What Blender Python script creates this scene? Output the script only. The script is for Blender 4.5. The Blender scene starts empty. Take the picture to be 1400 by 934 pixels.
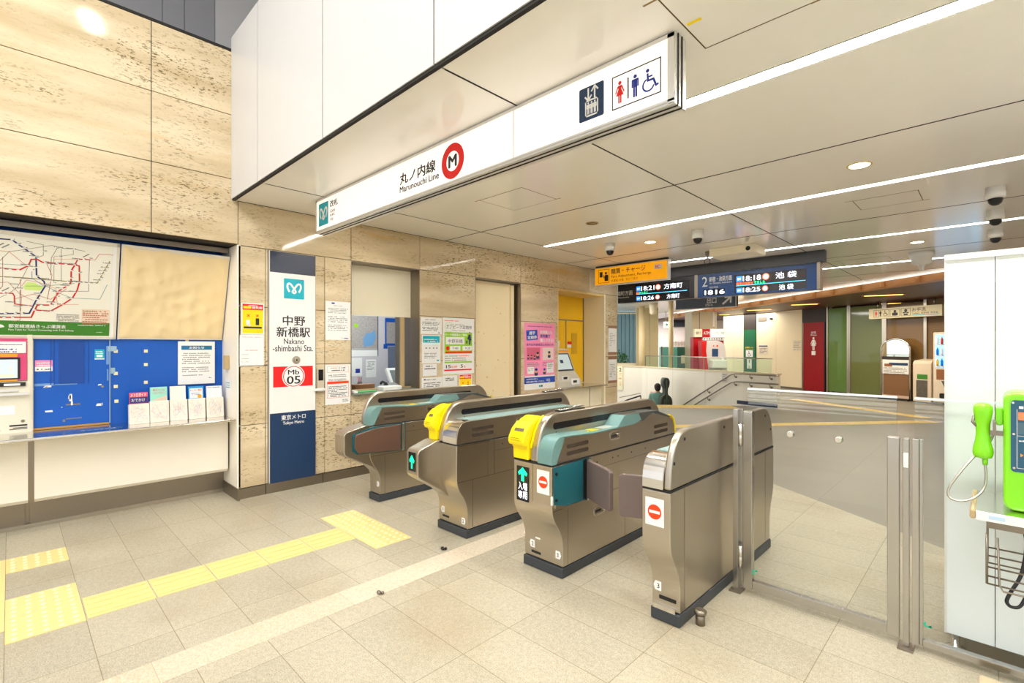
import bpy, bmesh, math, random
from mathutils import Vector, Matrix
random.seed(7)
SC = bpy.context.scene
COL = SC.collection
PI = math.pi
# ---------------------------------------------------------------- camera
CAM_H = 1.4354; FPX = 673.0; YAW = math.radians(44.4); CX, CY0 = 700.0, 474.0
cam = bpy.data.cameras.new('camera'); cam_o = bpy.data.objects.new('camera', cam); COL.objects.link(cam_o)
cam.sensor_width = 36.0; cam.lens = 36.0*FPX/1400.0; cam.shift_y = 7.0/1400.0
cam.clip_start = 0.05; cam.clip_end = 200
cam_o.location = (0, 0, CAM_H); cam_o.rotation_euler = (PI/2, 0, YAW)
SC.camera = cam_o
# ---------------------------------------------------------------- colour management, world, lights
vs = SC.view_settings
vs.view_transform = 'Standard'; vs.look = 'None'; vs.gamma = 1.0; vs.use_curve_mapping = False
vs.exposure = 0.74
LED_E = 60.0; WORLD_E = 0.80; HALL_W = 130.0
world = bpy.data.worlds.new('world'); SC.world = world; world.use_nodes = True
bg = world.node_tree.nodes['Background']; bg.inputs[0].default_value = (1.0, 1.0, 0.99, 1); bg.inputs[1].default_value = WORLD_E
def area(name, loc, sx, sy, watts, col=(1, .99, .97), rot=(0, 0, 0)):
    l = bpy.data.lights.new(name, 'AREA'); l.shape = 'RECTANGLE'; l.size = sx; l.size_y = sy; l.energy = watts; l.color = col
    o = bpy.data.objects.new(name, l); COL.objects.link(o); o.location = loc; o.rotation_euler = rot
    return o
area('hall_light', (-2.4, -1.6, 6.0), 3.0, 2.2, HALL_W)
area('hall_light', (0.8, -2.6, 6.0), 3.0, 2.2, HALL_W)
area('front_fill', (-.8, -5.6, 2.3), 7.0, 3.6, 330, (1, .99, .97), (-PI/2, 0, 0))  # added unseen fill lamp, brightens the booth and gate fronts

# ---------------------------------------------------------------- materials
MATS = {}
def mat(name, col, rough=0.5, metal=0.0, emis=0.0, ecol=None, spec=0.5, alpha=1.0, trans=0.0, ior=1.45, noise=0.0, nscale=8.0, bump=0.0, bscale=200.0, coat=0.0):
    if name in MATS: return MATS[name]
    m = bpy.data.materials.new(name); m.use_nodes = True; nt = m.node_tree; b = nt.nodes['Principled BSDF']
    b.inputs['Base Color'].default_value = (*col, 1); b.inputs['Roughness'].default_value = rough; b.inputs['Metallic'].default_value = metal
    b.inputs['Specular IOR Level'].default_value = spec; b.inputs['IOR'].default_value = ior
    b.inputs['Transmission Weight'].default_value = trans; b.inputs['Alpha'].default_value = alpha; b.inputs['Coat Weight'].default_value = coat
    if emis: b.inputs['Emission Color'].default_value = (*(ecol or col), 1); b.inputs['Emission Strength'].default_value = emis
    tc = nt.nodes.new('ShaderNodeTexCoord')
    nz = nt.nodes.new('ShaderNodeTexNoise'); nz.inputs['Scale'].default_value = nscale; nz.inputs['Detail'].default_value = 3
    nt.links.new(tc.outputs['Object'], nz.inputs['Vector'])
    amt = noise if noise else 0.02
    mx = nt.nodes.new('ShaderNodeMix'); mx.data_type = 'RGBA'
    mx.inputs['A'].default_value = tuple(c*(1-amt) for c in col)+(1,); mx.inputs['B'].default_value = tuple(min(1, c*(1+amt)) for c in col)+(1,)
    nt.links.new(nz.outputs['Fac'], mx.inputs['Factor']); nt.links.new(mx.outputs['Result'], b.inputs['Base Color'])
    if bump:
        n2 = nt.nodes.new('ShaderNodeTexNoise'); n2.inputs['Scale'].default_value = bscale
        nt.links.new(tc.outputs['Object'], n2.inputs['Vector'])
        bp = nt.nodes.new('ShaderNodeBump'); bp.inputs['Strength'].default_value = bump; bp.inputs['Distance'].default_value = 0.002
        nt.links.new(n2.outputs['Fac'], bp.inputs['Height']); nt.links.new(bp.outputs['Normal'], b.inputs['Normal'])
    MATS[name] = m
    return m
def srgb(r, g, b):
    f = lambda c: (c/255.0/12.92 if c/255.0 <= .04045 else ((c/255.0+.055)/1.055)**2.4)
    return (f(r), f(g), f(b))
def steel(name, col, rough, stretch):
    m = mat(name, col, rough, 1.0); nt = m.node_tree; b = nt.nodes['Principled BSDF']
    tc = nt.nodes.new('ShaderNodeTexCoord'); mp = nt.nodes.new('ShaderNodeMapping'); mp.inputs['Scale'].default_value = stretch
    nz = nt.nodes.new('ShaderNodeTexNoise'); nz.inputs['Scale'].default_value = 1.0; nz.inputs['Detail'].default_value = 4
    nt.links.new(tc.outputs['Object'], mp.inputs['Vector']); nt.links.new(mp.outputs['Vector'], nz.inputs['Vector'])
    mr = nt.nodes.new('ShaderNodeMapRange'); mr.inputs['To Min'].default_value = rough-.025; mr.inputs['To Max'].default_value = rough+.03
    nt.links.new(nz.outputs['Fac'], mr.inputs['Value']); nt.links.new(mr.outputs['Result'], b.inputs['Roughness'])
    return m
STEEL = steel('brushed_steel', (.53, .48, .405), .29, (2, 2, 700))
STEEL_V = mat('satin_steel_post', (.50, .48, .45), .24, 1.0)
STEEL_P = steel('polished_steel', (.74, .71, .66), .16, (3, 3, 120))
STEEL_D = steel('dull_steel', (.30, .26, .21), .38, (4, 4, 90))
ALU = mat('aluminium', (.80, .79, .77), .35, .6)
PLINTH = mat('dark_plinth', srgb(62, 66, 70), .5)
TEAL = mat('teal_plastic', srgb(110, 148, 144), .38)
TEAL_D = mat('dark_teal_panel', srgb(28, 98, 108), .4)
DGREY = mat('dark_grey_plastic', srgb(70, 74, 72), .4)
YEL = mat('yellow_plastic', srgb(255, 224, 0), .35)
FLAP = mat('flap_padding', srgb(112, 96, 90), .42, coat=.2)
FLAPB = mat('brown_flap', srgb(98, 72, 58), .4)
BLACK = mat('black_plastic', (.012, .012, .013), .3)
DARK = mat('dark_gap', (.02, .018, .016), .8)
WHITE = mat('white_enamel', (.86, .85, .82), .32)
PAPER = mat('white_paper', (.87, .86, .83), .6)
CREAM = mat('cream_paint', srgb(246, 236, 208), .4)
CREAM_W = mat('pale_cream_panel', srgb(246, 238, 222), .35)
INK = mat('black_ink', (.02, .02, .022), .5)
GREYINK = mat('grey_ink', (.22, .21, .2), .6)
RED = mat('red_ink', srgb(232, 24, 24), .45)
ORED = mat('orange_red_ink', srgb(235, 66, 16), .45)
REDP = mat('red_paint', srgb(190, 10, 20), .4)
DRED = mat('deep_red_panel', srgb(150, 8, 20), .4)
NAVY = mat('navy_panel', srgb(28, 56, 92), .35)
NAVY_G = mat('slate_navy_panel', srgb(56, 62, 80), .4)
NAVYINK = mat('navy_ink', srgb(25, 50, 150), .5)
CYAN = mat('cyan_enamel', srgb(0, 172, 190), .4)
BLUE = mat('blue_wall_paint', srgb(0, 84, 180), .38, noise=.04)
BLUE_D = mat('blue_shade_paint', srgb(8, 66, 150), .45)
GREEN = mat('map_green', srgb(62, 130, 40), .5)
LIME = mat('lime_ink', srgb(150, 205, 40), .5)
PINK = mat('pink_ink', srgb(245, 140, 185), .5)
ORANGE = mat('orange_ink', srgb(250, 160, 30), .5)
SKIN = mat('skin', srgb(225, 170, 130), .5)
HAIR = mat('dark_hair', srgb(45, 30, 28), .6)
MAPW = mat('map_sheet', srgb(240, 236, 222), .3)
TAN = mat('tan_frame', srgb(190, 165, 120), .4)
CARD = mat('brown_card', srgb(150, 95, 60), .7)
GLASS = bpy.data.materials.new('clear_glass'); GLASS.use_nodes = True
def glass_nodes(m, tint, mixf=0.07, gl=0.02, ior=1.5):
    nt = m.node_tree; nt.nodes.clear(); o = nt.nodes.new('ShaderNodeOutputMaterial')
    t = nt.nodes.new('ShaderNodeBsdfTransparent'); t.inputs[0].default_value = (*tint, 1)
    g = nt.nodes.new('ShaderNodeBsdfGlossy'); g.inputs['Roughness'].default_value = gl
    f0 = nt.nodes.new('ShaderNodeFresnel'); f0.inputs[0].default_value = ior; ge = nt.nodes.new('ShaderNodeNewGeometry'); sb = nt.nodes.new('ShaderNodeMath'); sb.operation = 'SUBTRACT'; sb.inputs[0].default_value = 1; nt.links.new(ge.outputs['Backfacing'], sb.inputs[1]); f = nt.nodes.new('ShaderNodeMath'); f.operation = 'MULTIPLY'; nt.links.new(f0.outputs[0], f.inputs[0]); nt.links.new(sb.outputs[0], f.inputs[1])
    mx = nt.nodes.new('ShaderNodeMixShader'); nt.links.new(f.outputs[0], mx.inputs[0]); nt.links.new(t.outputs[0], mx.inputs[1]); nt.links.new(g.outputs[0], mx.inputs[2])
    nt.links.new(mx.outputs[0], o.inputs[0])
glass_nodes(GLASS, (.965, .98, .975), ior=1.3)
GLASS_T = bpy.data.materials.new('window_glass'); GLASS_T.use_nodes = True; glass_nodes(GLASS_T, (.9, .93, .93), ior=1.3)
GLASS_G = bpy.data.materials.new('green_glass'); GLASS_G.use_nodes = True; glass_nodes(GLASS_G, (.86, .94, .86))
FROST = bpy.data.materials.new('frosted_stripe'); FROST.use_nodes = True
nt = FROST.node_tree; b = nt.nodes['Principled BSDF']; b.inputs['Base Color'].default_value = (.8, .85, .9, 1); b.inputs['Alpha'].default_value = .09; b.inputs['Roughness'].default_value = .6

def emi(name, col, s):
    m = bpy.data.materials.new(name); m.use_nodes = True; b = m.node_tree.nodes['Principled BSDF']
    b.inputs['Base Color'].default_value = (*[min(1, c) for c in col], 1); b.inputs['Emission Color'].default_value = (*col, 1); b.inputs['Emission Strength'].default_value = s
    b.inputs['Roughness'].default_value = .4
    return m
LED = emi('led_tube', (1, .98, .95), LED_E)
EDGE_GLOW = emi('slot_edge_glow', (1, .96, .90), 5)
DOWN = emi('downlight_glow', (1, .93, .72), 9.0)
WARM = emi('warm_strip_glow', (1, .55, .12), 1.6)
SIGNW = emi('lit_sign_face', (1.0, .95, .90), .30)
SIGNY = emi('lit_yellow_sign', srgb(250, 170, 10), .30)
SCRG = emi('green_led', (.0, .85, .30), 1.0)
SCRW = emi('white_led', (.85, .88, 1.0), 1.0)
SCRR = emi('red_led', (1, .12, .03), .9)
SCRC = emi('cyan_led', (.05, .55, .85), .9)
SCRB = emi('blue_led', (.02, .2, .75), .8)
SCRK = mat('display_glass', (.012, .012, .014), .12)
SCRN = emi('screen_glow', (.6, .72, .76), .12)
ATMW = emi('lit_panel_white', (.9, .88, .84), .25)
EXITW = emi('lit_exit_white', (.9, 1, .9), .7)
VENDC = emi('vending_glow', (.22, .6, 1.0), 1.1)

# travertine
def travertine():
    m = bpy.data.materials.new('travertine'); m.use_nodes = True; nt = m.node_tree; b = nt.nodes['Principled BSDF']; L = nt.links
    tc = nt.nodes.new('ShaderNodeTexCoord')
    def noise(scale, stretch, detail, rough=.55):
        mp = nt.nodes.new('ShaderNodeMapping'); mp.inputs['Scale'].default_value = stretch
        nz = nt.nodes.new('ShaderNodeTexNoise'); nz.inputs['Scale'].default_value = scale; nz.inputs['Detail'].default_value = detail; nz.inputs['Roughness'].default_value = rough
        L.new(tc.outputs['Object'], mp.inputs['Vector']); L.new(mp.outputs['Vector'], nz.inputs['Vector']); return nz
    base = noise(1.6, (1, .5, 3.2), 5)
    r = nt.nodes.new('ShaderNodeValToRGB'); e = r.color_ramp.elements
    e[0].position = .3; e[0].color = (*srgb(194, 172, 134), 1); e[1].position = .7; e[1].color = (*srgb(230, 213, 180), 1)
    L.new(base.outputs['Fac'], r.inputs[0])
    och = noise(1.3, (1, .7, 5), 4); ro = nt.nodes.new('ShaderNodeValToRGB'); ro.color_ramp.elements[0].position = .60; ro.color_ramp.elements[0].color = (0, 0, 0, 1); ro.color_ramp.elements[1].position = .74
    ro.color_ramp.elements[1].color = (.55, .55, .55, 1)
    L.new(och.outputs['Fac'], ro.inputs[0])
    m1 = nt.nodes.new('ShaderNodeMix'); m1.data_type = 'RGBA'; m1.inputs['B'].default_value = (*srgb(214, 172, 110), 1)
    L.new(ro.outputs[0], m1.inputs['Factor']); L.new(r.outputs[0], m1.inputs['A'])
    # pits: fine horizontal specks gathered in drifts
    pits = noise(26, (1, 1.0, 3.4), 3, .65); rp = nt.nodes.new('ShaderNodeValToRGB'); rp.color_ramp.elements[0].position = .565; rp.color_ramp.elements[0].color = (0, 0, 0, 1); rp.color_ramp.elements[1].position = .61
    L.new(pits.outputs['Fac'], rp.inputs[0])
    drift = noise(1.5, (1, .8, 1.7), 4); rd = nt.nodes.new('ShaderNodeValToRGB'); rd.color_ramp.elements[0].position = .44; rd.color_ramp.elements[0].color = (.12, .12, .12, 1); rd.color_ramp.elements[1].position = .62
    L.new(drift.outputs['Fac'], rd.inputs[0])
    mu = nt.nodes.new('ShaderNodeMath'); mu.operation = 'MULTIPLY'; L.new(rp.outputs[0], mu.inputs[0]); L.new(rd.outputs[0], mu.inputs[1])
    m2 = nt.nodes.new('ShaderNodeMix'); m2.data_type = 'RGBA'; m2.inputs['B'].default_value = (*srgb(120, 104, 70), 1)
    L.new(mu.outputs[0], m2.inputs['Factor']); L.new(m1.outputs['Result'], m2.inputs['A'])
    L.new(m2.outputs['Result'], b.inputs['Base Color'])
    b.inputs['Roughness'].default_value = .07; b.inputs['Specular IOR Level'].default_value = .42
    return m
TRAV = travertine()

def floor_mat(name, c1, c2, joint, speck=.5, stains=True, jx0=-1.175, jx=.5945, jy0=-.017, jy=.3, jw=.0035, rough=.38):
    m = bpy.data.materials.new(name); m.use_nodes = True; nt = m.node_tree; b = nt.nodes['Principled BSDF']; L = nt.links
    geo = nt.nodes.new('ShaderNodeTexCoord'); sp = nt.nodes.new('ShaderNodeSeparateXYZ'); L.new(geo.outputs['Object'], sp.inputs[0])
    def M(op, a, b_=None, c=None):
        n = nt.nodes.new('ShaderNodeMath'); n.operation = op
        for i, v in enumerate((a, b_, c)):
            if v is None: continue
            if isinstance(v, (int, float)): n.inputs[i].default_value = v
            else: L.new(v, n.inputs[i])
        return n.outputs[0]
    fx = M('PINGPONG', M('SUBTRACT', sp.outputs[0], jx0), jx/2)
    # pingpong peaks at jx/2; distance to nearest joint = pingpong value of period jx
    fx = M('PINGPONG', M('SUBTRACT', sp.outputs[0], jx0+1000*jx*-1), jx/2)
    fy = M('PINGPONG', M('SUBTRACT', sp.outputs[1], jy0-1000*jy), jy/2)
    jn = M('LESS_THAN', M('MINIMUM', fx, fy), jw/2)
    cx = M('FLOOR', M('DIVIDE', M('SUBTRACT', sp.outputs[0], jx0), jx)); cy = M('FLOOR', M('DIVIDE', M('SUBTRACT', sp.outputs[1], jy0), jy))
    cb = nt.nodes.new('ShaderNodeCombineXYZ'); L.new(cx, cb.inputs[0]); L.new(cy, cb.inputs[1])
    wn = nt.nodes.new('ShaderNodeTexWhiteNoise'); L.new(cb.outputs[0], wn.inputs[0])
    nz = nt.nodes.new('ShaderNodeTexNoise'); nz.inputs['Scale'].default_value = 1.4; nz.inputs['Detail'].default_value = 5; L.new(geo.outputs['Object'], nz.inputs['Vector'])
    sk = nt.nodes.new('ShaderNodeTexNoise'); sk.inputs['Scale'].default_value = 190; sk.inputs['Detail'].default_value = 2; L.new(geo.outputs['Object'], sk.inputs['Vector'])
    s2 = nt.nodes.new('ShaderNodeTexNoise'); s2.inputs['Scale'].default_value = 45; s2.inputs['Detail'].default_value = 3; L.new(geo.outputs['Object'], s2.inputs['Vector'])
    t = M('ADD', M('MULTIPLY', nz.outputs['Fac'], .5), M('MULTIPLY', wn.outputs['Value'], .28))
    t = M('ADD', t, M('MULTIPLY', M('SUBTRACT', sk.outputs['Fac'], .5), 3.0*speck)); t = M('ADD', t, M('MULTIPLY', M('SUBTRACT', s2.outputs['Fac'], .5), 1.2*speck))
    t = M('ADD', t, .1)
    mx = nt.nodes.new('ShaderNodeMix'); mx.data_type = 'RGBA'; mx.inputs['A'].default_value = (*c1, 1); mx.inputs['B'].default_value = (*c2, 1)
    cl = nt.nodes.new('ShaderNodeClamp'); L.new(t, cl.inputs[0]); L.new(cl.outputs[0], mx.inputs['Factor'])
    if stains:                                   # trodden-in brown dirt, patchy
        dn = nt.nodes.new('ShaderNodeTexNoise'); dn.inputs['Scale'].default_value = 1.1; dn.inputs['Detail'].default_value = 6; dn.inputs['Roughness'].default_value = .6; L.new(geo.outputs['Object'], dn.inputs['Vector'])
        dr = nt.nodes.new('ShaderNodeMapRange'); dr.inputs['From Min'].default_value = .50; dr.inputs['From Max'].default_value = .70; dr.inputs['To Max'].default_value = .38; L.new(dn.outputs['Fac'], dr.inputs['Value'])
        md = nt.nodes.new('ShaderNodeMix'); md.data_type = 'RGBA'; md.inputs['B'].default_value = (*srgb(150, 124, 88), 1); L.new(dr.outputs[0], md.inputs['Factor']); L.new(mx.outputs['Result'], md.inputs['A']); mx = md
    mj = nt.nodes.new('ShaderNodeMix'); mj.data_type = 'RGBA'; mj.inputs['B'].default_value = (*joint, 1); L.new(M('MULTIPLY', jn, .75), mj.inputs['Factor']); L.new(mx.outputs['Result'], mj.inputs['A'])
    L.new(mj.outputs['Result'], b.inputs['Base Color'])
    b.inputs['Roughness'].default_value = rough; b.inputs['Specular IOR Level'].default_value = .35
    bp = nt.nodes.new('ShaderNodeBump'); bp.inputs['Strength'].default_value = .25; bp.inputs['Distance'].default_value = .002; L.new(s2.outputs['Fac'], bp.inputs['Height']); L.new(bp.outputs[0], b.inputs['Normal'])
    return m
FLOOR = floor_mat('speckled_floor_tile', srgb(158, 151, 132), srgb(206, 197, 172), srgb(120, 105, 75), speck=.8)
FLOOR_D = floor_mat('dark_floor_tile', srgb(128, 122, 110), srgb(152, 146, 133), srgb(90, 84, 72), speck=.25, stains=False, jx=1.189, jy=.6, jw=.003)
BAND = floor_mat('pale_terrazzo_band', srgb(196, 180, 150), srgb(226, 214, 194), srgb(180, 160, 130), speck=.8, stains=False, jx0=99, jx=500, jy0=.45, jy=.89)
TACT = mat('tactile_yellow', srgb(238, 212, 142), .55, noise=.06, nscale=30)
TACT_W = mat('tactile_bump', srgb(246, 230, 178), .5)
def wood_mat():
    m = bpy.data.materials.new('brown_wood_ceiling'); m.use_nodes = True; nt = m.node_tree; b = nt.nodes['Principled BSDF']
    tc = nt.nodes.new('ShaderNodeTexCoord'); mp = nt.nodes.new('ShaderNodeMapping'); mp.inputs['Scale'].default_value = (1, 14, 14); mp.inputs['Rotation'].default_value = (0, 0, -.6)
    nz = nt.nodes.new('ShaderNodeTexNoise'); nz.inputs['Scale'].default_value = 2; nz.inputs['Detail'].default_value = 6
    r = nt.nodes.new('ShaderNodeValToRGB'); r.color_ramp.elements[0].position = .3; r.color_ramp.elements[0].color = (*srgb(58, 26, 4), 1); r.color_ramp.elements[1].position = .75; r.color_ramp.elements[1].color = (*srgb(100, 50, 12), 1)
    nt.links.new(tc.outputs['Object'], mp.inputs[0]); nt.links.new(mp.outputs[0], nz.inputs['Vector']); nt.links.new(nz.outputs['Fac'], r.inputs[0]); nt.links.new(r.outputs[0], b.inputs['Base Color'])
    b.inputs['Roughness'].default_value = .45
    return m
WOOD = wood_mat(); WOODL = mat('pale_wood_end', srgb(212, 152, 96), .5, noise=.12, nscale=5)
CEIL = mat('ceiling_enamel', srgb(246, 242, 236), .17, spec=.5)
FASC = mat('fascia_white_enamel', (.66, .65, .64), .35)
GREYP = mat('grey_cladding', srgb(160, 160, 166), .5)

# ---------------------------------------------------------------- geometry helpers
def V(*a): return Vector(a)
class Fr:                                       # a plane: origin, u to the right, v up, n towards the viewer
    def __init__(s, o, u, v, n=None):
        s.o = Vector(o); s.u = Vector(u).normalized(); s.v = Vector(v).normalized(); s.n = Vector(n).normalized() if n else s.u.cross(s.v).normalized()
    def p(s, a, b, c=0.0): return s.o + s.u*a + s.v*b + s.n*c
WORLD = Fr((0, 0, 0), (1, 0, 0), (0, 1, 0), (0, 0, 1))
def FX(x): return Fr((x, 0, 0), (0, 1, 0), (0, 0, 1), (1, 0, 0))       # plane facing +x: u = world y, v = world z
def FY(y): return Fr((0, y, 0), (1, 0, 0), (0, 0, 1), (0, -1, 0))      # plane facing -y: u = world x, v = world z
def FL(y=None): pass
class MB:
    def __init__(s): s.v = []; s.f = []; s.sm = []
    def add(s, vs_, fs, smooth=False):
        k = len(s.v); s.v += [Vector(p) for p in vs_]; s.f += [tuple(i+k for i in f) for f in fs]; s.sm += [smooth]*len(fs); return s
    def box(s, x0, x1, y0, y1, z0, z1, fr=WORLD):
        P = [fr.p(x, y, z) for z in (z0, z1) for y in (y0, y1) for x in (x0, x1)]
        return s.add(P, [(0, 2, 3, 1), (4, 5, 7, 6), (0, 1, 5, 4), (2, 6, 7, 3), (0, 4, 6, 2), (1, 3, 7, 5)])
    def prism(s, pts, c0, c1, fr=WORLD, smooth=False):   # polygon in u,v extruded along n
        n = len(pts); P = [fr.p(a, b, c0) for a, b in pts]+[fr.p(a, b, c1) for a, b in pts]
        k = len(s.v)
        s.add(P, [tuple(range(n-1, -1, -1)), tuple(range(n, 2*n))])
        s.f += [(k+i, k+(i+1) % n, k+n+(i+1) % n, k+n+i) for i in range(n)]; s.sm += [smooth]*n
        return s
    def rbox(s, u0, u1, v0, v1, n0, n1, fr, r=.01, seg=4):   # rounded in u,v
        r = min(r, (u1-u0)/2-1e-4, (v1-v0)/2-1e-4); pts = []
        for cx, cy, a0 in ((u1-r, v1-r, 0), (u0+r, v1-r, 90), (u0+r, v0+r, 180), (u1-r, v0+r, 270)):
            for i in range(seg+1):
                a = math.radians(a0+90*i/seg); pts.append((cx+r*math.cos(a), cy+r*math.sin(a)))
        return s.prism(pts, n0, n1, fr)
    def disc(s, u, v, r, n0, n1, fr, seg=28, ry=None):
        ry = ry or r
        return s.prism([(u+r*math.cos(2*PI*i/seg), v+ry*math.sin(2*PI*i/seg)) for i in range(seg)], n0, n1, fr)
    def ring(s, u, v, r0, r1, n0, n1, fr, seg=32, a0=0.0, a1=2*PI):
        n = seg; full = abs(a1-a0-2*PI) < 1e-6; P = []
        for i in range(n+1):
            a = a0+(a1-a0)*i/n
            for r in (r0, r1):
                for c in (n0, n1): P.append(fr.p(u+r*math.cos(a), v+r*math.sin(a), c))
        F = []
        for i in range(n):
            a, b = 4*i, 4*i+4
            F += [(a+1, a+3, b+3, b+1), (a, b, b+2, a+2), (a, a+1, b+1, b), (a+2, b+2, b+3, a+3)]
        if not full: F += [(0, 2, 3, 1), (4*n, 4*n+1, 4*n+3, 4*n+2)]
        return s.add(P, F)
    def rib(s, pts, w, n0, n1, fr):              # flat mitred ribbon along a polyline
        n = len(pts); L = []; R = []
        for i in range(n):
            a = pts[max(i-1, 0)]; b = pts[min(i+1, n-1)]; c = pts[i]
            d1 = Vector((c[0]-a[0], c[1]-a[1])); d2 = Vector((b[0]-c[0], b[1]-c[1]))
            d1 = d1.normalized() if d1.length > 1e-9 else d2.normalized(); d2 = d2.normalized() if d2.length > 1e-9 else d1
            t = (d1+d2); t = t.normalized() if t.length > 1e-6 else d1; px, py = -t.y, t.x
            k = w/2/max(.5, abs(d1.x*t.x+d1.y*t.y)); h = n1+i*4e-6
            L.append(fr.p(c[0]+px*k, c[1]+py*k, h)); R.append(fr.p(c[0]-px*k, c[1]-py*k, h))
        return s.add(L+R, [(i, n+i, n+i+1, i+1) for i in range(n-1)])
    def tube(s, pts, r, seg=10, closed=False, cap=True):
        pts = [Vector(p) for p in pts]; n = len(pts); rr = r if isinstance(r, (list, tuple)) else [r]*n; k = len(s.v); up = None
        for i, p in enumerate(pts):
            if closed: d = pts[(i+1) % n]-pts[i-1]
            else: d = pts[min(i+1, n-1)]-pts[max(i-1, 0)]
            d.normalize()
            if up is None: up = Vector((0, 0, 1)) if abs(d.z) < .9 else Vector((1, 0, 0))
            a = d.cross(up)
            if a.length < 1e-5: a = d.orthogonal()
            a.normalize(); b = a.cross(d).normalized(); up = b
            s.v += [p+(a*math.cos(2*PI*j/seg)+b*math.sin(2*PI*j/seg))*rr[i] for j in range(seg)]
        m = n if closed else n-1
        for i in range(m):
            for j in range(seg):
                i2 = (i+1) % n
                s.f.append((k+i*seg+j, k+i*seg+(j+1) % seg, k+i2*seg+(j+1) % seg, k+i2*seg+j)); s.sm.append(True)
        if cap and not closed:
            s.f.append(tuple(k+j for j in range(seg-1, -1, -1))); s.sm.append(False)
            s.f.append(tuple(k+(n-1)*seg+j for j in range(seg))); s.sm.append(False)
        return s
    def lathe(s, prof, c, seg=24, axis=(0, 0, 1), smooth=True, sx=1.0, sy=1.0):   # prof: (r, h) list
        ax = Vector(axis).normalized(); a = ax.orthogonal().normalized(); b = ax.cross(a); c = Vector(c); k = len(s.v); n = len(prof)
        if abs(ax.z) > .99: a = Vector((1, 0, 0)); b = Vector((0, 1, 0))
        for r, h in prof: s.v += [c+ax*h+(a*math.cos(2*PI*j/seg)*sx+b*math.sin(2*PI*j/seg)*sy)*r for j in range(seg)]
        for i in range(n-1):
            for j in range(seg):
                s.f.append((k+i*seg+j, k+i*seg+(j+1) % seg, k+(i+1)*seg+(j+1) % seg, k+(i+1)*seg+j)); s.sm.append(smooth)
        s.f.append(tuple(k+j for j in range(seg-1, -1, -1))); s.sm.append(False)
        s.f.append(tuple(k+(n-1)*seg+j for j in range(seg))); s.sm.append(False)
        return s
    def ball(s, c, rx, ry=None, rz=None, seg=20, rings=12):
        ry = ry or rx; rz = rz or rx; c = Vector(c); k = len(s.v)
        for i in range(rings+1):
            t = PI*i/rings
            for j in range(seg): s.v.append(c+Vector((rx*math.sin(t)*math.cos(2*PI*j/seg), ry*math.sin(t)*math.sin(2*PI*j/seg), rz*math.cos(t))))
        for i in range(rings):
            for j in range(seg): s.f.append((k+i*seg+j, k+(i+1)*seg+j, k+(i+1)*seg+(j+1) % seg, k+i*seg+(j+1) % seg)); s.sm.append(True)
        return s
    def text(s, st, u0, u1, v0, v1, fr, n0=.001, n1=.0018, bold=0.0, keep=False, align='l'):
        vs2, fs, (w, h) = glyphs(st, 0)
        if not vs2: return s
        su = (u1-u0)/w; sv = (v1-v0)/h
        if keep:
            su = sv = min(su, sv)
        off = {'l': 0, 'c': ((u1-u0)-w*su)/2, 'r': (u1-u0)-w*su}[align]
        voff = ((v1-v0)-h*sv)/2; bd = bold*.9
        for k, (dx, dy) in enumerate(((0, 0), (-bd, 0), (bd, 0), (0, bd*.6), (0, -bd*.6)) if bold else ((0, 0),)):
            s.add([fr.p(u0+off+(a+dx)*su, v0+voff+(b+dy)*sv, n1+k*2e-5) for a, b in vs2], fs)
        return s
    def dashes(s, u0, u1, v1, rows, lh, fr, n0=.001, n1=.0015, th=.45, seed=1, fill=.9, cell=.0):
        rnd = random.Random(seed); cell = cell or lh*.75
        for r in range(rows):
            v = v1-lh*(r+1); u = u0; end = u0+(u1-u0)*(rnd.uniform(.45, 1) if r % 4 == 3 else rnd.uniform(.88, 1))
            while u < end:
                w = cell*rnd.uniform(.5, 1.0)*1.0
                if rnd.random() < fill:
                    h = lh*th*rnd.uniform(.75, 1.1); e = min(u+w*.8, end)
                    s.add([fr.p(u, v, n1), fr.p(e, v, n1), fr.p(e, v+h, n1), fr.p(u, v+h, n1)], [(0, 1, 2, 3)])
                u += w
        return s
_G = {}
def glyphs(st, bold):
    key = (st, bold)
    if key in _G: return _G[key]
    c = bpy.data.curves.new('t', 'FONT'); c.body = st; c.size = 1; c.fill_mode = 'FRONT'; c.offset = bold; c.resolution_u = 3
    o = bpy.data.objects.new('t', c); COL.objects.link(o)
    dg = bpy.context.evaluated_depsgraph_get(); me = bpy.data.meshes.new_from_object(o.evaluated_get(dg), depsgraph=dg)
    vs2 = [(v.co.x, v.co.y) for v in me.vertices]; fs = [tuple(p.vertices) for p in me.polygons]
    if vs2:
        x0 = min(a for a, b in vs2); y0 = min(b for a, b in vs2); x1 = max(a for a, b in vs2); y1 = max(b for a, b in vs2)
        vs2 = [(a-x0, b-y0) for a, b in vs2]; r = (vs2, fs, (max(x1-x0, 1e-3), max(y1-y0, 1e-3)))
    else: r = (None, None, (1, 1))
    bpy.data.objects.remove(o); bpy.data.curves.remove(c); bpy.data.meshes.remove(me)
    _G[key] = r
    return r

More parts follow.
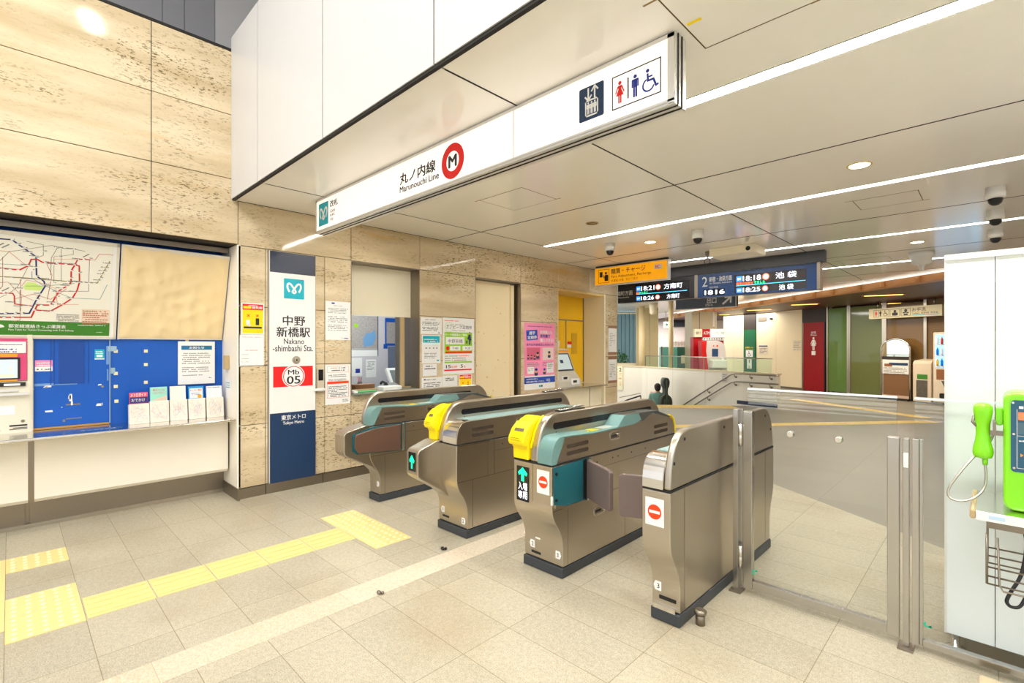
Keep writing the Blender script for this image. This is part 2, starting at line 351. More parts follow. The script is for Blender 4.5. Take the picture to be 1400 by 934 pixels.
def link(name, mb, m, parent=None, origin=None, bevel=0.0, bseg=2):
    if parent is not None: org = Vector(parent['_w'])
    else: org = Vector(origin) if origin is not None else Vector((0, 0, 0))
    me = bpy.data.meshes.new(name); me.from_pydata([v-org for v in mb.v], [], mb.f)
    me.polygons.foreach_set('use_smooth', mb.sm)
    bm = bmesh.new(); bm.from_mesh(me); bmesh.ops.recalc_face_normals(bm, faces=bm.faces); bm.to_mesh(me); bm.free()
    me.materials.append(m)
    o = bpy.data.objects.new(name, me); COL.objects.link(o)
    if parent is not None: o.parent = parent; o['_w'] = list(org)
    else: o.location = org; o['_w'] = list(org)
    if bevel:
        md = o.modifiers.new('bevel', 'BEVEL'); md.width = bevel; md.segments = bseg; md.limit_method = 'ANGLE'; md.angle_limit = math.radians(35)
        md.harden_normals = False
    return o
def parts(name, ms, m, parent, **k):
    for q in ms: link(name, q, m, parent, **k)
def tag(o, label, cat, group=None):
    o['label'] = label; o['category'] = cat
    if group: o['group'] = group
    return o
def thing(name, loc, label, cat, group=None):
    o = bpy.data.objects.new(name, None); COL.objects.link(o); o.location = loc; o['_w'] = list(loc); o.empty_display_size = .1
    return tag(o, label, cat, group)
def struct(name, mb, m, **k):
    o = link(name, mb, m, **k)
    if o.parent is None: o['kind'] = 'structure'
    return o
# pixel column/row of the photograph -> place on a known plane (used only to read positions off at real size)
sn, cs = math.sin(YAW), math.cos(YAW)
def ray(u, v):
    a = (u-CX)/FPX; b = (CY0-v)/FPX
    return Vector((-sn+a*cs, cs+a*sn, b))
def on_x(u, v, x): r = ray(u, v); t = x/r.x; return (r.y*t, CAM_H+r.z*t)
def on_y(u, v, y): r = ray(u, v); t = y/r.y; return (r.x*t, CAM_H+r.z*t)
def on_z(u, v, z=0.0): r = ray(u, v); t = (z-CAM_H)/r.z; return (r.x*t, r.y*t)
def at_d(u, v, d): r = ray(u, v); return Vector((0, 0, CAM_H))+r*d
W = -5.06

def onp(u, v, fr):                              # photograph pixel -> (u, v) coordinates on a frame's plane
    r = ray(u, v); c = Vector((0, 0, CAM_H)); t = (fr.o-c).dot(fr.n)/r.dot(fr.n); p = c+r*t-fr.o
    return (p.dot(fr.u), p.dot(fr.v))
def clip(poly, nx, ny, d):                      # keep nx*x+ny*y <= d
    out = []
    for i in range(len(poly)):
        a, b = poly[i], poly[(i+1) % len(poly)]; fa = nx*a[0]+ny*a[1]-d; fb = nx*b[0]+ny*b[1]-d
        if fa <= 0: out.append(a)
        if (fa < 0) != (fb < 0) and abs(fa-fb) > 1e-9: t = fa/(fa-fb); out.append((a[0]+(b[0]-a[0])*t, a[1]+(b[1]-a[1])*t))
    return out
# ================================================================ SETTING
# ---- floors
fA = [(-5.7, -6), (4.5, -6), (4.5, 1.5), (-.236, 4.632), (-1.642, 5.584), (-5.06, 7.95), (-5.7, 7.95)]
struct('floor', MB().prism(fA, -.12, 0), FLOOR)
stairA = V(-4.22, 12.62, 0); stairB = V(-7.3, 9.95, 0); sdir = V(-.88, .475, 0).normalized()
fB = [(-7.3, 8.05), (-5.06, 7.95), (-1.642, 5.584), (-.236, 4.632), (4.5, 1.5), (4.5, 20), (-3.3, 20), (-3.62, 12.55), (-4.22, 12.62), (-7.3, 9.95)]
struct('floor', MB().prism(fB, -.12, -.001), FLOOR_D)
struct('floor', MB().prism([(-3.3, 20), (-3.60, 12.64), (-4.42, 12.85), (-5.62, 13.3), (-8.06, 14.35), (-9.2, 14.45), (-14, 14.45), (-14, 26), (-3.3, 26)], -.12, -.002), FLOOR_D)
mb = MB()
for i in range(9):
    a = stairA+sdir*.3*i; b = stairB+sdir*.3*i; c = b+sdir*.32; d = a+sdir*.32; z = -.17*(i+1)
    mb.prism([(a.x, a.y), (b.x, b.y), (c.x, c.y), (d.x, d.y)], z-.17, z)
    mb.f = mb.f
a = stairA+sdir*2.7; b = stairB+sdir*2.7
mb.prism([(a.x, a.y), (b.x, b.y), (b.x-3, b.y+1.7), (a.x-3, a.y+1.7)], -1.7, -1.53)
tag(link('staircase', mb, FLOOR_D), 'staircase going down behind the yellow strip, beside the white parapet', 'stairs')
struct('floor', MB().box(-2.73, -2.535, -6, 7.2, 0, .0025), BAND)

# ---- left wall: travertine slabs
slabs = []; G = .003
zr = [.1, .69, 1.252, 1.817, 2.386]
def slab(y0, y1, z0, z1): slabs.append((y0, y1, z0, z1))
for y0, y1 in ((1.50, 1.742), (1.742, 2.335), (2.335, 2.634), (3.542, 4.453), (5.355, 6.237), (7.607, 8.0)):
    for z0, z1 in zip(zr, zr[1:]): slab(y0, y1, z0, z1)
slab(2.634, 3.542, .1, .69); slab(2.634, 3.542, .69, .90)
for y0, y1 in ((1.50, 2.634), (2.634, 3.542), (3.542, 4.453), (4.453, 5.355), (5.355, 6.237), (6.237, 7.129), (7.129, 8.0)): slab(y0, y1, 2.386, 2.80)
for z0, z1 in ((2.395, 2.994), (2.994, 3.587), (3.587, 4.178)):
    for y0, y1 in ((-4.6, -2.8), (-2.8, -.98), (-.98, .835), (.835, 1.50 if z0 < 2.5 else 2.6)): slab(y0, y1, z0, z1)
mb = MB(); jb = MB()
for y0, y1, z0, z1 in slabs:
    mb.box(W-.045, W, y0+G, y1-G, z0+G, z1-G); jb.box(W-.06, W-.012, y0-.001, y1+.001, z0-.001, z1+.001)
struct('wall_left', mb, TRAV, bevel=.0015, bseg=1)
struct('trim_1', jb, mat('joint_shadow_gap', srgb(74, 60, 40), .8))
# metal skirting at the foot of the wall
mb = MB()
for y0, y1 in ((1.50, 1.742), (1.748, 2.31), (2.316, 4.453), (5.355, 8.0)): mb.box(W-.05, W+.004, y0, y1, 0, .097)
mb.box(-5.5, -5.01, 1.485, 1.50, 0, .11)
struct('baseboard_left', mb, STEEL_D)
# recess over the ticket counter: blue back wall, side wall, soffit, kick plate
mb = MB().box(-5.62, -5.52, -4.6, 1.52, .23, 2.6)
struct('wall_recess', mb, BLUE)
struct('wall_recess_side', MB().box(-5.52, -5.06, 1.492, 1.52, .11, 2.39), CREAM_W)
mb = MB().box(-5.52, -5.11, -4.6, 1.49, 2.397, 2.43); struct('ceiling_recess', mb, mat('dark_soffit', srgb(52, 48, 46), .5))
mb = MB().box(-5.53, -5.475, -4.6, .085, 0, .25).box(-5.53, -5.475, .115, 1.49, 0, .25).box(-5.53, -5.49, -4.6, 1.49, 0, .25)
struct('baseboard_recess', mb, STEEL_D)
struct('trim_2', MB().box(-5.475, -5.455, -4.6, 1.49, 0, .03), STEEL)
# end of the wall and service block behind it
struct('wall_end', MB().box(-7.3, -5.11, 7.95, 8.0, 0, 2.8).box(-5.11, -5.105, 7.6, 8, 0, 2.8), CREAM)
# service rooms: office behind the window
mb = MB().box(-7.6, -7.5, 1.6, 6.2, 0, 2.7).box(-7.5, -5.62, 1.53, 1.6, 0, 2.7).box(-7.5, -5.62, 6.0, 6.1, 0, 2.7).box(-7.5, -5.25, 1.6, 6.0, 2.6, 2.7)
struct('wall_office', mb, mat('office_wall_paint', srgb(205, 200, 205), .5))
struct('floor_office', MB().box(-7.5, -5.62, 1.6, 6.0, -.05, 0), FLOOR_D)
struct('ceiling_office', MB().box(-7.5, -5.12, 1.6, 6.0, 2.58, 2.6), WHITE)
area('office_light', (-6.4, 3.6, 2.55), 1.2, 1.2, 34, (.95, .97, 1))
# window 1: jambs, header, shutter panel, glazing
mb = MB().box(-5.27, W-.002, 3.535, 3.545, .9, 2.386).box(-5.27, W-.002, 2.631, 2.641, .9, 2.386).box(-5.27, W-.002, 2.641, 3.535, 2.376, 2.386).box(-5.62, -5.24, 3.545, 4.4, 0, 2.6).box(-5.62, -5.24, 1.53, 2.631, 0, 2.6).box(-5.62, -5.24, 2.631, 3.545, 0, .89)
struct('window_1', mb, STEEL_D)
wf = bpy.data.objects['window_1']; wf['_w'] = [0, 0, 0]
link('shutter_panel', MB().box(-5.27, -5.25, 2.641, 3.535, 1.80, 2.376), CREAM, wf)
link('window_frame', MB().box(-5.27, -5.24, 3.385, 3.44, .93, 1.80).box(-5.27, -5.24, 2.641, 3.535, .925, .94), TAN, wf)
link('window_pane', MB().box(-5.262, -5.256, 2.641, 3.385, .94, 1.80).box(-5.262, -5.256, 3.44, 3.535, .94, 1.80), GLASS_T, wf)
# office worktop passing through the window
tag(link('counter_top', MB().box(-5.62, -5.0, 2.645, 3.53, .895, .922), mat('grey_green_laminate', srgb(120, 128, 112), .3), bevel=.004), 'grey-green counter slab on the sill of the staff window', 'counter')
# door 1: steel jamb recess and cream door
mb = MB().box(-5.32, W-.002, 5.345, 5.36, 0, 2.386).box(-5.32, W-.002, 4.448, 4.458, 0, 2.386).box(-5.32, W-.002, 4.458, 5.345, 2.37, 2.386).box(-5.26, -5.20, 5.23, 5.345, 0, 2.37).box(-5.26, -5.2, 4.458, 4.5, 0, 2.37)
d1 = struct('door_1', mb, STEEL_D)
dm = mat('door_cream_paint', srgb(244, 226, 186), .42)
link('door_frame', MB().box(-5.30, -5.15, 5.24, 5.30, 0, 2.35).box(-5.30, -5.17, 4.46, 5.24, 2.33, 2.365), dm, d1)
link('door_leaf', MB().box(-5.30, -5.18, 4.462, 5.238, .01, 2.33), dm, d1, bevel=.003)
mb = MB(); rnd = random.Random(3)
for y_, z_ in ((4.98, 2.0), (5.05, 1.92), (4.72, 1.62), (4.62, 1.64), (4.58, 1.17), (4.95, 1.13), (4.65, 1.18), (5.0, 1.24), (5.12, 1.6), (5.14, 1.2), (4.55, .78), (4.9, .8), (4.78, 1.0)):
    mb.disc(y_, z_, rnd.uniform(.006, .013), 0, .0015, FX(-5.18), 8)
link('scuff_mark', mb, mat('scuff_tan', srgb(212, 176, 118), .7), d1)
# niche for the fare adjustment machine
mb = MB().box(-5.56, -5.53, 6.237, 7.607, .77, 2.386); nb = struct('wall_niche', mb, mat('niche_yellow_paint', srgb(240, 190, 30), .45))
struct('trim_3', MB().box(-5.53, -5.522, 6.237, 7.56, 1.905, 1.925).box(-5.53, -5.522, 7.03, 7.045, .77, 1.905).box(-5.53, -5.515, 7.552, 7.562, .77, 2.36), STEEL_D)
struct('wall_niche_side', MB().box(-5.56, W-.003, 7.565, 7.607, .1, 2.386).box(-5.56, W-.003, 6.230, 6.245, .1, 2.386), CREAM)
struct('ceiling_niche', MB().box(-5.56, W-.003, 6.245, 7.565, 2.345, 2.386), mat('niche_soffit', srgb(226, 196, 130), .5))
link('speaker_grille', MB().box(-5.53, -5.521, 7.2, 7.36, 1.3, 1.68), mat('grille_yellow', srgb(205, 158, 30), .6), nb)
# fascia (white enamel panels) and its backing
mb = MB(); jb = MB(); xs = [-5.065, -4.368, -3.155, -1.942, -.729, .484, 1.697, 2.91, 4.5]
for x0, x1 in zip(xs, xs[1:]): mb.box(x0+.007, x1-.007, 1.441, 1.47, 2.806, 4.3)
mb.box(-5.06, 4.5, 1.47, 1.6, 4.28, 4.3)
struct('wall_fascia', mb, FASC)
struct('trim_4', MB().box(-5.05, 4.5, 1.462, 1.60, 2.81, 4.29).box(-5.05, 4.5, 1.448, 1.47, 2.79, 2.81), DARK)
# ceiling of enamelled panels
CX_J = [-5.06, -4.36, -1.93, .5, 2.93, 4.5]; bands = [(1.445, 2.617), (2.707, 3.93), (3.93, 5.065), (5.145, 6.40), (6.40, 7.465), (7.545, 8.85), (8.85, 9.96), (10.04, 11.3), (11.3, 12.4), (12.46, 13.8), (13.8, 16.2), (16.2, 18.6)]
eL = V(-2.95, 13.6, 0); eR = V(-.63, 11.63, 0); ed = (eR-eL).normalized(); en = V(-ed.y, ed.x, 0)     # edge line where the timber ceiling starts
if en.y < 0: en = -en
ED = en.x*eL.x+en.y*eL.y
mb = MB(); jb = MB()
for (y0, y1) in bands:
    for x0, x1 in zip(([-12]+CX_J) if y0 > 7.9 else CX_J, ([-5.06]+CX_J[1:]) if y0 > 7.9 else CX_J[1:]):
        p = clip([(x0+.006, y0+.008), (x1-.006, y0+.008), (x1-.006, y1-.008), (x0+.006, y1-.008)], en.x, en.y, ED)
        if len(p) > 2: mb.prism(p, 2.80, 2.806)
for x0, x1, y0, y1 in ((-5.06, -4.36, 2.617, 2.707), (-5.06, -4.37, 5.065, 5.145), (-5.06, -4.37, 7.465, 7.545), (-12, -4.37, 9.96, 10.04), (-12, -2.6, 12.4, 12.46)): mb.box(x0, x1, y0-.006, y1+.006, 2.80, 2.806)
struct('ceiling', mb, CEIL)
pk = clip([(-12, 1.46), (4.5, 1.46), (4.5, 19), (-12, 19)], en.x, en.y, ED)
jb.prism(pk, 2.90, 2.95)
struct('ceiling_slab', jb, DARK)
mb = MB()
for x0, x1, y0, y1 in ((-5.05, 4.4, 3.90, 3.96), (-5.05, 4.4, 6.37, 6.43), (-5.05, 3.0, 8.82, 8.88), (-5.05, .0, 11.27, 11.33)): mb.box(x0, x1, y0, y1, 2.8065, 2.812); mb.box(x0, x1, (y0+y1)/2-.006, (y0+y1)/2+.006, 2.7985, 2.8065)
for xj, ye in ((-4.36, 13), (-1.93, 12.2), (.5, 10.3), (2.93, 8.4)):
    for y0, y1 in ((1.5, 2.617), (2.707, 5.065), (5.145, 7.465), (7.545, 9.96), (10.04, 13)):
        if y0 < ye: mb.box(xj-.03, xj+.03, y0, min(y1, ye), 2.8065, 2.812); mb.box(xj-.005, xj+.005, y0, min(y1, ye), 2.7985, 2.8065)
struct('trim_5', mb, DARK)
# LED channels with tubes
def led_line(yc, w, x0, x1, seglen, label, r=.014, first=None):
    t = thing('led_batten', ((x0+x1)/2, yc, 2.8), label, 'ceiling light', 'led lines across the ceiling')
    link('channel', MB().box(x0, x1, yc-w/2, yc-w/2+.004, 2.80, 2.87).box(x0, x1, yc+w/2-.004, yc+w/2, 2.80, 2.87).box(x0, x1, yc-w/2, yc+w/2, 2.866, 2.87), WHITE, t)
    e = []; k = []; x = first if first is not None else x0
    cuts = [x0]
    while x < x1:
        if x > x0: cuts.append(x)
        x += seglen
    cuts.append(x1)
    for a, b in zip(cuts, cuts[1:]):
        e.append(MB().tube([(a+.02, yc-.01, 2.825), (b-.02, yc-.01, 2.825)], r, 10)); k.append(MB().box(b-.02, b+.02, yc-.026, yc+.006, 2.81, 2.866))
    parts('led_tube', e, LED, t); parts('end_cap', k, CREAM, t)
    link('dark_rail', MB().box(x0, x1, yc+w/2-.022, yc+w/2-.015, 2.798, 2.802), STEEL_D, t)
    link('edge_glow', MB().box(x0, x1, yc+w/2-.010, yc+w/2-.004, 2.797, 2.803), EDGE_GLOW, t)  # glowing strip stands in for tube light reflected by the slot edge
led_line(2.662, .085, -4.36, 4.45, 1.22, 'wide led line with a glowing edge above the gates, nearest the long white sign', .02, -4.36)
led_line(5.105, .075, -4.37, 4.45, 1.235, 'second led line across the ceiling, in front of the orange sign')
led_line(7.505, .075, -4.37, 4.45, 1.22, 'third led line, just in front of the departure board')
led_line(10.0, .075, -4.37, 1.2, 1.22, 'farthest led line, behind the departure board')
# timber ceiling beyond, slatted edge, warm lamps
WZ = 2.66
wp = clip([(-14, 8), (4.5, 8), (4.5, 26), (-14, 26)], -en.x, -en.y, -ED-.25)
struct('ceiling_timber', MB().prism(wp, WZ, WZ+.05), WOOD)
mb = MB()
E0 = eL-ed*9
for i in range(64):
    a = E0+ed*(i*.28); off = (.0, .1, .04, .14, .07)[i % 5]
    p = [a+en*off, a+ed*.27+en*off, a+ed*.27+en*.34, a+en*.34]
    if all(-13 < q.x < 4.4 for q in p): mb.prism([(q.x, q.y) for q in p], WZ-.005, 2.80)
struct('trim_6', mb, WOODL)
q0 = eL-ed*8; q1 = eR+ed*5
tag(link('edge_light_pipe', MB().tube([q0+V(0, 0, 2.78)-en*.03, q1+V(0, 0, 2.78)-en*.03], .016, 8), emi('pipe_glow', (1, .95, .85), .55)), 'thin pale light pipe along the slatted timber ceiling edge', 'ceiling light')
strips = [((1182, 404), (1234, 402), 'on the right, nearest the white booth'), ((1205, 415), (1251, 413), 'second back on the right, above the toilet sign'), ((1082, 416.5), (1118, 415), 'right of the departure board'), ((1118, 424), (1147, 423), 'above the glass panels'),
          ((1059, 430.5), (1088, 429), 'over the women sign'), ((1022, 424), (1054, 422.5), 'over the green column'), ((984, 430), (997, 429.5), 'right of the pillar')]
for i, (a, b, w) in enumerate(strips):
    p = V(*on_z(*a, WZ), WZ); q = V(*on_z(*b, WZ), WZ); d = (q-p).normalized(); n = V(-d.y, d.x, 0)*.07; c = (p+q)/2
    t = thing('recessed_lamp', c, 'warm slot lamp in the timber ceiling, '+w, 'ceiling light', 'slot lamps in the timber ceiling')
    link('lamp_slot', MB().prism([((x).x, (x).y) for x in (p-n*1.3-d*.05, q-n*1.3+d*.05, q+n*1.3+d*.05, p+n*1.3-d*.05)], WZ-.012, WZ-.004), WOODL, t)
    link('lamp_diffuser', MB().prism([(x.x, x.y) for x in (p-n, q-n, q+n, p+n)], WZ-.02, WZ-.011), WARM, t)
# high hall above the fascia
struct('ceiling_high', MB().box(-7, 4.5, -6, 4.6, 6.3, 6.4), WHITE)
mb = MB(); xs2 = [-6, -3.6, -1.2, 1.189, 1.397, 1.707]
for a, b in zip(xs2, xs2[1:]): mb.box(-6.66, -6.6, a+.004, b-.004, 4.0, 6.3)
struct('wall_high_left', mb, GREYP)
struct('wall_high_left_2', MB().box(-6.66, -6.6, 1.71, 4.5, 4.0, 6.3), mat('light_cladding', srgb(205, 204, 205), .5))
struct('wall_high_back', MB().box(-6.6, 4.5, 4.5, 4.6, 2.95, 6.3), mat('light_cladding', srgb(205, 204, 205), .5))
struct('trim_7', MB().box(-6.6, W-.05, -4.6, 4.5, 4.1, 4.16).box(W-.09, W+.004, -4.6, 1.44, 4.178, 4.20), DARK)
struct('ceiling_deck', MB().box(-6.6, 4.5, 1.6, 4.5, 4.0, 4.09), GREYP)

# ================================================================ TICKET GATES
YF, YR, YB = 2.29, 3.885, 2.395
def samp(pts, n=6):                              # smooth a profile (Catmull-Rom through the points)
    out = []
    for i in range(len(pts)-1):
        p0 = pts[max(i-1, 0)]; p1 = pts[i]; p2 = pts[i+1]; p3 = pts[min(i+2, len(pts)-1)]
        for k in range(n):
            t = k/n
            out.append(tuple(.5*((2*p1[j])+(-p0[j]+p2[j])*t+(2*p0[j]-5*p1[j]+4*p2[j]-p3[j])*t*t+(-p0[j]+3*p1[j]-3*p2[j]+p3[j])*t**3) for j in (0, 1)))
    return out+[pts[-1]]
LOWF = samp([(2.395, .068), (2.395, .15), (2.394, .20), (2.385, .25), (2.360, .305), (2.325, .355), (2.298, .41), (2.29, .47), (2.29, .60), (2.29, .705)], 4)
LOWR = [(3.90-0.02-(y-2.29)*.8+.005, z) for y, z in LOWF]
LOWER = LOWF+LOWR[::-1]
HIGH = [(2.29, .717)]+samp([(2.292, .75), (2.302, .83), (2.33, .905), (2.375, .965), (2.43, .998), (2.50, 1.008)], 5)+samp([(3.66, 1.008), (3.73, .998), (3.79, .962), (3.84, .90), (3.868, .83), (3.88, .75)], 5)+[(3.885, .717)]
TOPL = [(2.29, .717)]+samp([(2.292, .76), (2.302, .81), (2.325, .85), (2.36, .872), (2.41, .878)], 4)
def prof_x(mb, pts, x0, x1): return mb.prism(pts, x0, x1, Fr((0, 0, 0), (0, 1, 0), (0, 0, 1), (1, 0, 0)), smooth=False)
NOENTRY = 'no entry sticker'
def no_entry(parent, u0, u1, v0, v1, fr):
    s = link('warning_sticker', MB().box(u0, u1, v0, v1, 0, .001, fr), PAPER, parent)
    r = min(u1-u0, v1-v0)*.37; c = ((u0+u1)/2, (v0+v1)/2)
    link('red_disc', MB().disc(c[0], c[1], r, .001, .0015, fr), ORED, s); link('white_bar', MB().box(c[0]-r*.78, c[0]+r*.78, c[1]-r*.19, c[1]+r*.19, .0015, .002, fr), PAPER, s)
def num_sticker(parent, u, v, txt, point, fr):
    w, h = .017, .024; q = .010
    pts = [(-w, -h), (w, -h), (w+(q if point > 0 else 0), 0), (w, h), (-w, h), (-w-(q if point < 0 else 0), 0)]
    s = link('number_sticker', MB().prism([(u+a, v+b) for a, b in pts], 0, .001, fr), PAPER, parent)
    link('numeral', MB().text(txt, u-.009, u+.009, v-.013, v+.013, fr, .001, .0015, bold=.008, keep=True, align='c'), INK, s)
def gate(label, x0, x1, hx0, hx1, teal=False, hump=True, side_seams=True, reader=None, low=True, door_side=True):
    t = thing('ticket_gate', ((x0+x1)/2, 3.09, 0), label, 'ticket gate', 'row of ticket gates')
    link('plinth', MB().box(x0-.004, x1+.004, YB-.012, 3.815, 0, .062), PLINTH, t, bevel=.006)
    b = link('body', prof_x(MB(), LOWER, x0, x1), STEEL, t, bevel=.004)
    hp = link('guide_panel', prof_x(MB(), HIGH, hx0, hx1), STEEL, t, bevel=.012, bseg=3)
    link('seam', MB().box(x0-.001, x1+.001, YF+.004, 3.88, .706, .716), DARK, t)
    return t
def side_detail(t, x, door=True, cover=True, lowhandle=False, rear=True):     # things drawn on the side facing +x
    fr = FX(x); mb = MB()
    for a, b, c, d in ((2.443, 2.447, .075, .43), (3.108, 3.112, .08, .38)): mb.box(a, b, c, d, 0, .0012, fr)
    mb.box(2.30, 3.88, .432, .437, 0, .0012, fr)
    mb.box(2.668, 2.673, .437, .706, 0, .0012, fr); mb.box(2.673, 3.87, .616, .620, 0, .0012, fr)
    if cover: mb.box(2.60, 2.603, .437, .706, 0, .0012, fr); mb.box(2.30, 2.62, .698, .707, 0, .003, fr)
    link('panel_seam', mb, STEEL_D, t)
    ms = [MB().rbox(2.434, 2.662, z-.013, z+.013, 0, .0015, fr, .012) for z in (.81, .765)]
    if rear: ms += [MB().rbox(3.536, 3.76, z-.013, z+.013, 0, .0015, fr, .012) for z in (.805, .76)]
    parts('speaker_slot', ms, mat('slot_shadow', srgb(62, 50, 38), .7), t)
    def handle(y, z):
        h = link('latch_handle', MB().rbox(y-.068, y+.068, z-.032, z+.032, 0, .002, fr, .028, 6), STEEL_P, t)
        link('latch_recess', MB().rbox(y-.055, y+.055, z-.021, z+.021, .002, .003, fr, .018, 6), STEEL_D, h)
        link('latch_slot', MB().box(y-.045, y+.02, z-.009, z+.007, .003, .004, fr), DARK, h)
        link('latch_key', MB().disc(y+.036, z, .009, .003, .009, fr, 12), STEEL_P, h)
    handle(2.98, .812)
    if lowhandle: handle(2.785, .335)
    parts('rivet', [MB().disc(y, z, .0055, 0, .002, fr, 10) for y, z in ((2.76, .66), (2.95, .66), (3.02, .66), (3.2, .66), (3.4, .66))], DARK, t)
def high_slot(t, x, y0=2.44, y1=3.70):
    link('sensor_window', MB().rbox(y0, y1, .902, .945, 0, .0015, FX(x), .02, 5), SCRK, t)
    link('screw', MB().disc(y0+.03, .885, .004, 0, .001, FX(x), 8), DARK, t)
def low_cover(t, x0, x1, front_mat, top_mat, hump):
    top = [(2.41, .878), (2.5, .876), (2.72, .862), (3.0, .864), (3.12, .868), (3.26, .872)]
    if hump: rear = [(3.36, .878), (3.47, .915), (3.52, .922), (3.60, .908), (3.78, .862), (3.85, .83), (3.875, .78), (3.885, .717)]
    else: rear = [(3.36, .875), (3.5, .876), (3.72, .876), (3.83, .85), (3.875, .78), (3.885, .717)]
    side = TOPL[:-1]+top+rear
    if not hump: side = TOPL[:-1]+[(2.41, .878), (3.0, .878)]+rear
    link('upper_cover', prof_x(MB(), [(y, z) for y, z in side], x0, x1), STEEL if front_mat is TEAL else STEEL, t, bevel=.003)
    # curved front cap
    cap = TOPL+[(2.39, .84), (2.36, .717)]
    capo = [(2.287, .717)]+[(y-.003, z+.003) for y, z in TOPL[1:]]+[(2.41, .870), (2.33, .717)]
    link('front_cap', prof_x(MB(), capo, x0+.002, x1+(.003 if front_mat is TEAL else -.002)), TEAL if front_mat is TEAL else STEEL_P, t)
    if hump:
        tp = [(2.40, .881), (2.5, .879), (2.72, .866), (3.0, .868), (3.02, .872), (3.10, .938), (3.30, .938), (3.34, .882), (3.26, .862), (3.0, .856), (2.72, .853), (2.5, .868), (2.40, .872)]
        link('top_cover', prof_x(MB(), tp, x0+.001, x1+.004), TEAL, t, bevel=.004)
        dk = [(3.12, .94), (3.30, .941), (3.52, .934), (3.60, .93), (3.62, .92), (3.80, .868), (3.79, .855), (3.60, .90), (3.52, .915), (3.47, .908), (3.37, .872), (3.31, .872)]
        link('dark_top_cover', prof_x(MB(), dk, x0+.001, x1+.003), DGREY, t, bevel=.004)
        mb = MB().box(x0+.04, x1-.04, 3.14, 3.34, .938, .944); link('ticket_slot_plate', mb, STEEL_P, t)
        fr = Fr((0, 2.72, .8675), (1, 0, 0), (0, 1, -.0), (0, 0, 1))
        m = MB(); xc = (x0+x1)/2
        m.ring(xc+.0, -.04, .034, .041, 0, .001, fr, 24, 0.6, 2*PI-.6); m.box(xc-.03, xc+.01, .03, .10, 0, .001, fr); m.box(xc+.015, xc+.03, .02, .11, 0, .001, fr)
        link('touch_marking', m, YEL, t)
        link('touch_panel', MB().box(x0+.025, x1-.02, 2.86, 3.0, .868, .870), mat('pale_reader_panel', srgb(200, 205, 195), .3), t)
        link('edge_strip', prof_x(MB(), [(3.80, .868), (3.855, .838), (3.885, .785), (3.892, .717), (3.902, .717), (3.896, .79), (3.865, .848), (3.805, .880)], x1-.022, x1+.003), YEL, t)
    else:
        link('top_strip', MB().box(x0+.002, x1-.014, 2.44, 3.72, .8785, .8815), mat('pale_teal_top', srgb(150, 180, 176), .3), t)
        link('rear_edge_strip', prof_x(MB(), [(3.84, .845), (3.885, .785), (3.892, .74), (3.902, .74), (3.895, .79), (3.85, .858)], x1-.03, x1+.002), YEL, t)
def yellow_reader(t, x0, x1):
    y = 2.225
    u = link('ic_reader', prof_x(MB(), [(2.36, .722), (2.275, .722), (2.272, .79), (2.262, .80), (2.262, .84), (2.268, .875), (2.29, .92), (2.335, .965), (2.39, .985), (2.42, .985), (2.42, .722)], x0, x1), YEL, t, bevel=.006)
    link('reader_hood', prof_x(MB(), [(2.275, .805), (2.238, .815), (2.228, .835), (2.232, .865), (2.262, .915), (2.31, .955), (2.34, .955), (2.285, .87)], x0-.004, x1+.004), YEL, u, bevel=.006)
    fr = Fr((0, 2.247, .89), (1, 0, 0), (0, .55, .84))
    link('reader_display', MB().box(x0+.03, x1-.02, .012, .034, .001, .003, fr), STEEL_D, u)
    fr2 = Fr((0, 2.2285, .85), (1, 0, 0), (0, .1, 1))
    link('reader_print', MB().dashes(x0+.02, x1-.02, .022, 2, .014, fr2, .001, .0012, th=.3, seed=4), mat('olive_print', srgb(150, 130, 0), .6), u)
def strip_hp(t, x):                                # yellow strip along the curved front edge of the guide panel
    pts = samp([(2.29, .80), (2.302, .84), (2.33, .905), (2.375, .965), (2.41, .99)], 5)
    mb = MB()
    for (a, b), (c, d) in zip(pts, pts[1:]):
        dy, dz = c-a, d-b; l = math.hypot(dy, dz); ny, nz = -dz/l*.005, dy/l*.005
        mb.prism([(a+ny, b+nz), (c+ny, d+nz), (c-ny*.4, d-nz*.4), (a-ny*.4, b-nz*.4)], x, x+.012, Fr((0, 0, 0), (0, 1, 0), (0, 0, 1), (1, 0, 0)))
    link('yellow_stripe', mb, YEL, t)
def pod(t, x0, x1, wide=False):
    yf = 2.09
    p = [(2.30, .722), (2.26, .722), (yf+.035, .678), (yf+.012, .668), (yf, .645), (yf, .49), (yf+.01, .472), (yf+.03, .455), (2.31, .335), (2.36, .29), (2.395, .26), (2.40, .6)]
    if wide: p = [(2.30, .722), (2.25, .722), (2.085, .685), (2.06, .675), (2.045, .65), (2.045, .50), (2.06, .475), (2.09, .455), (2.31, .34), (2.36, .29), (2.395, .26), (2.40, .6)]
    return link('front_housing', prof_x(MB(), p, x0, x1), STEEL, t, bevel=.006, bseg=3)
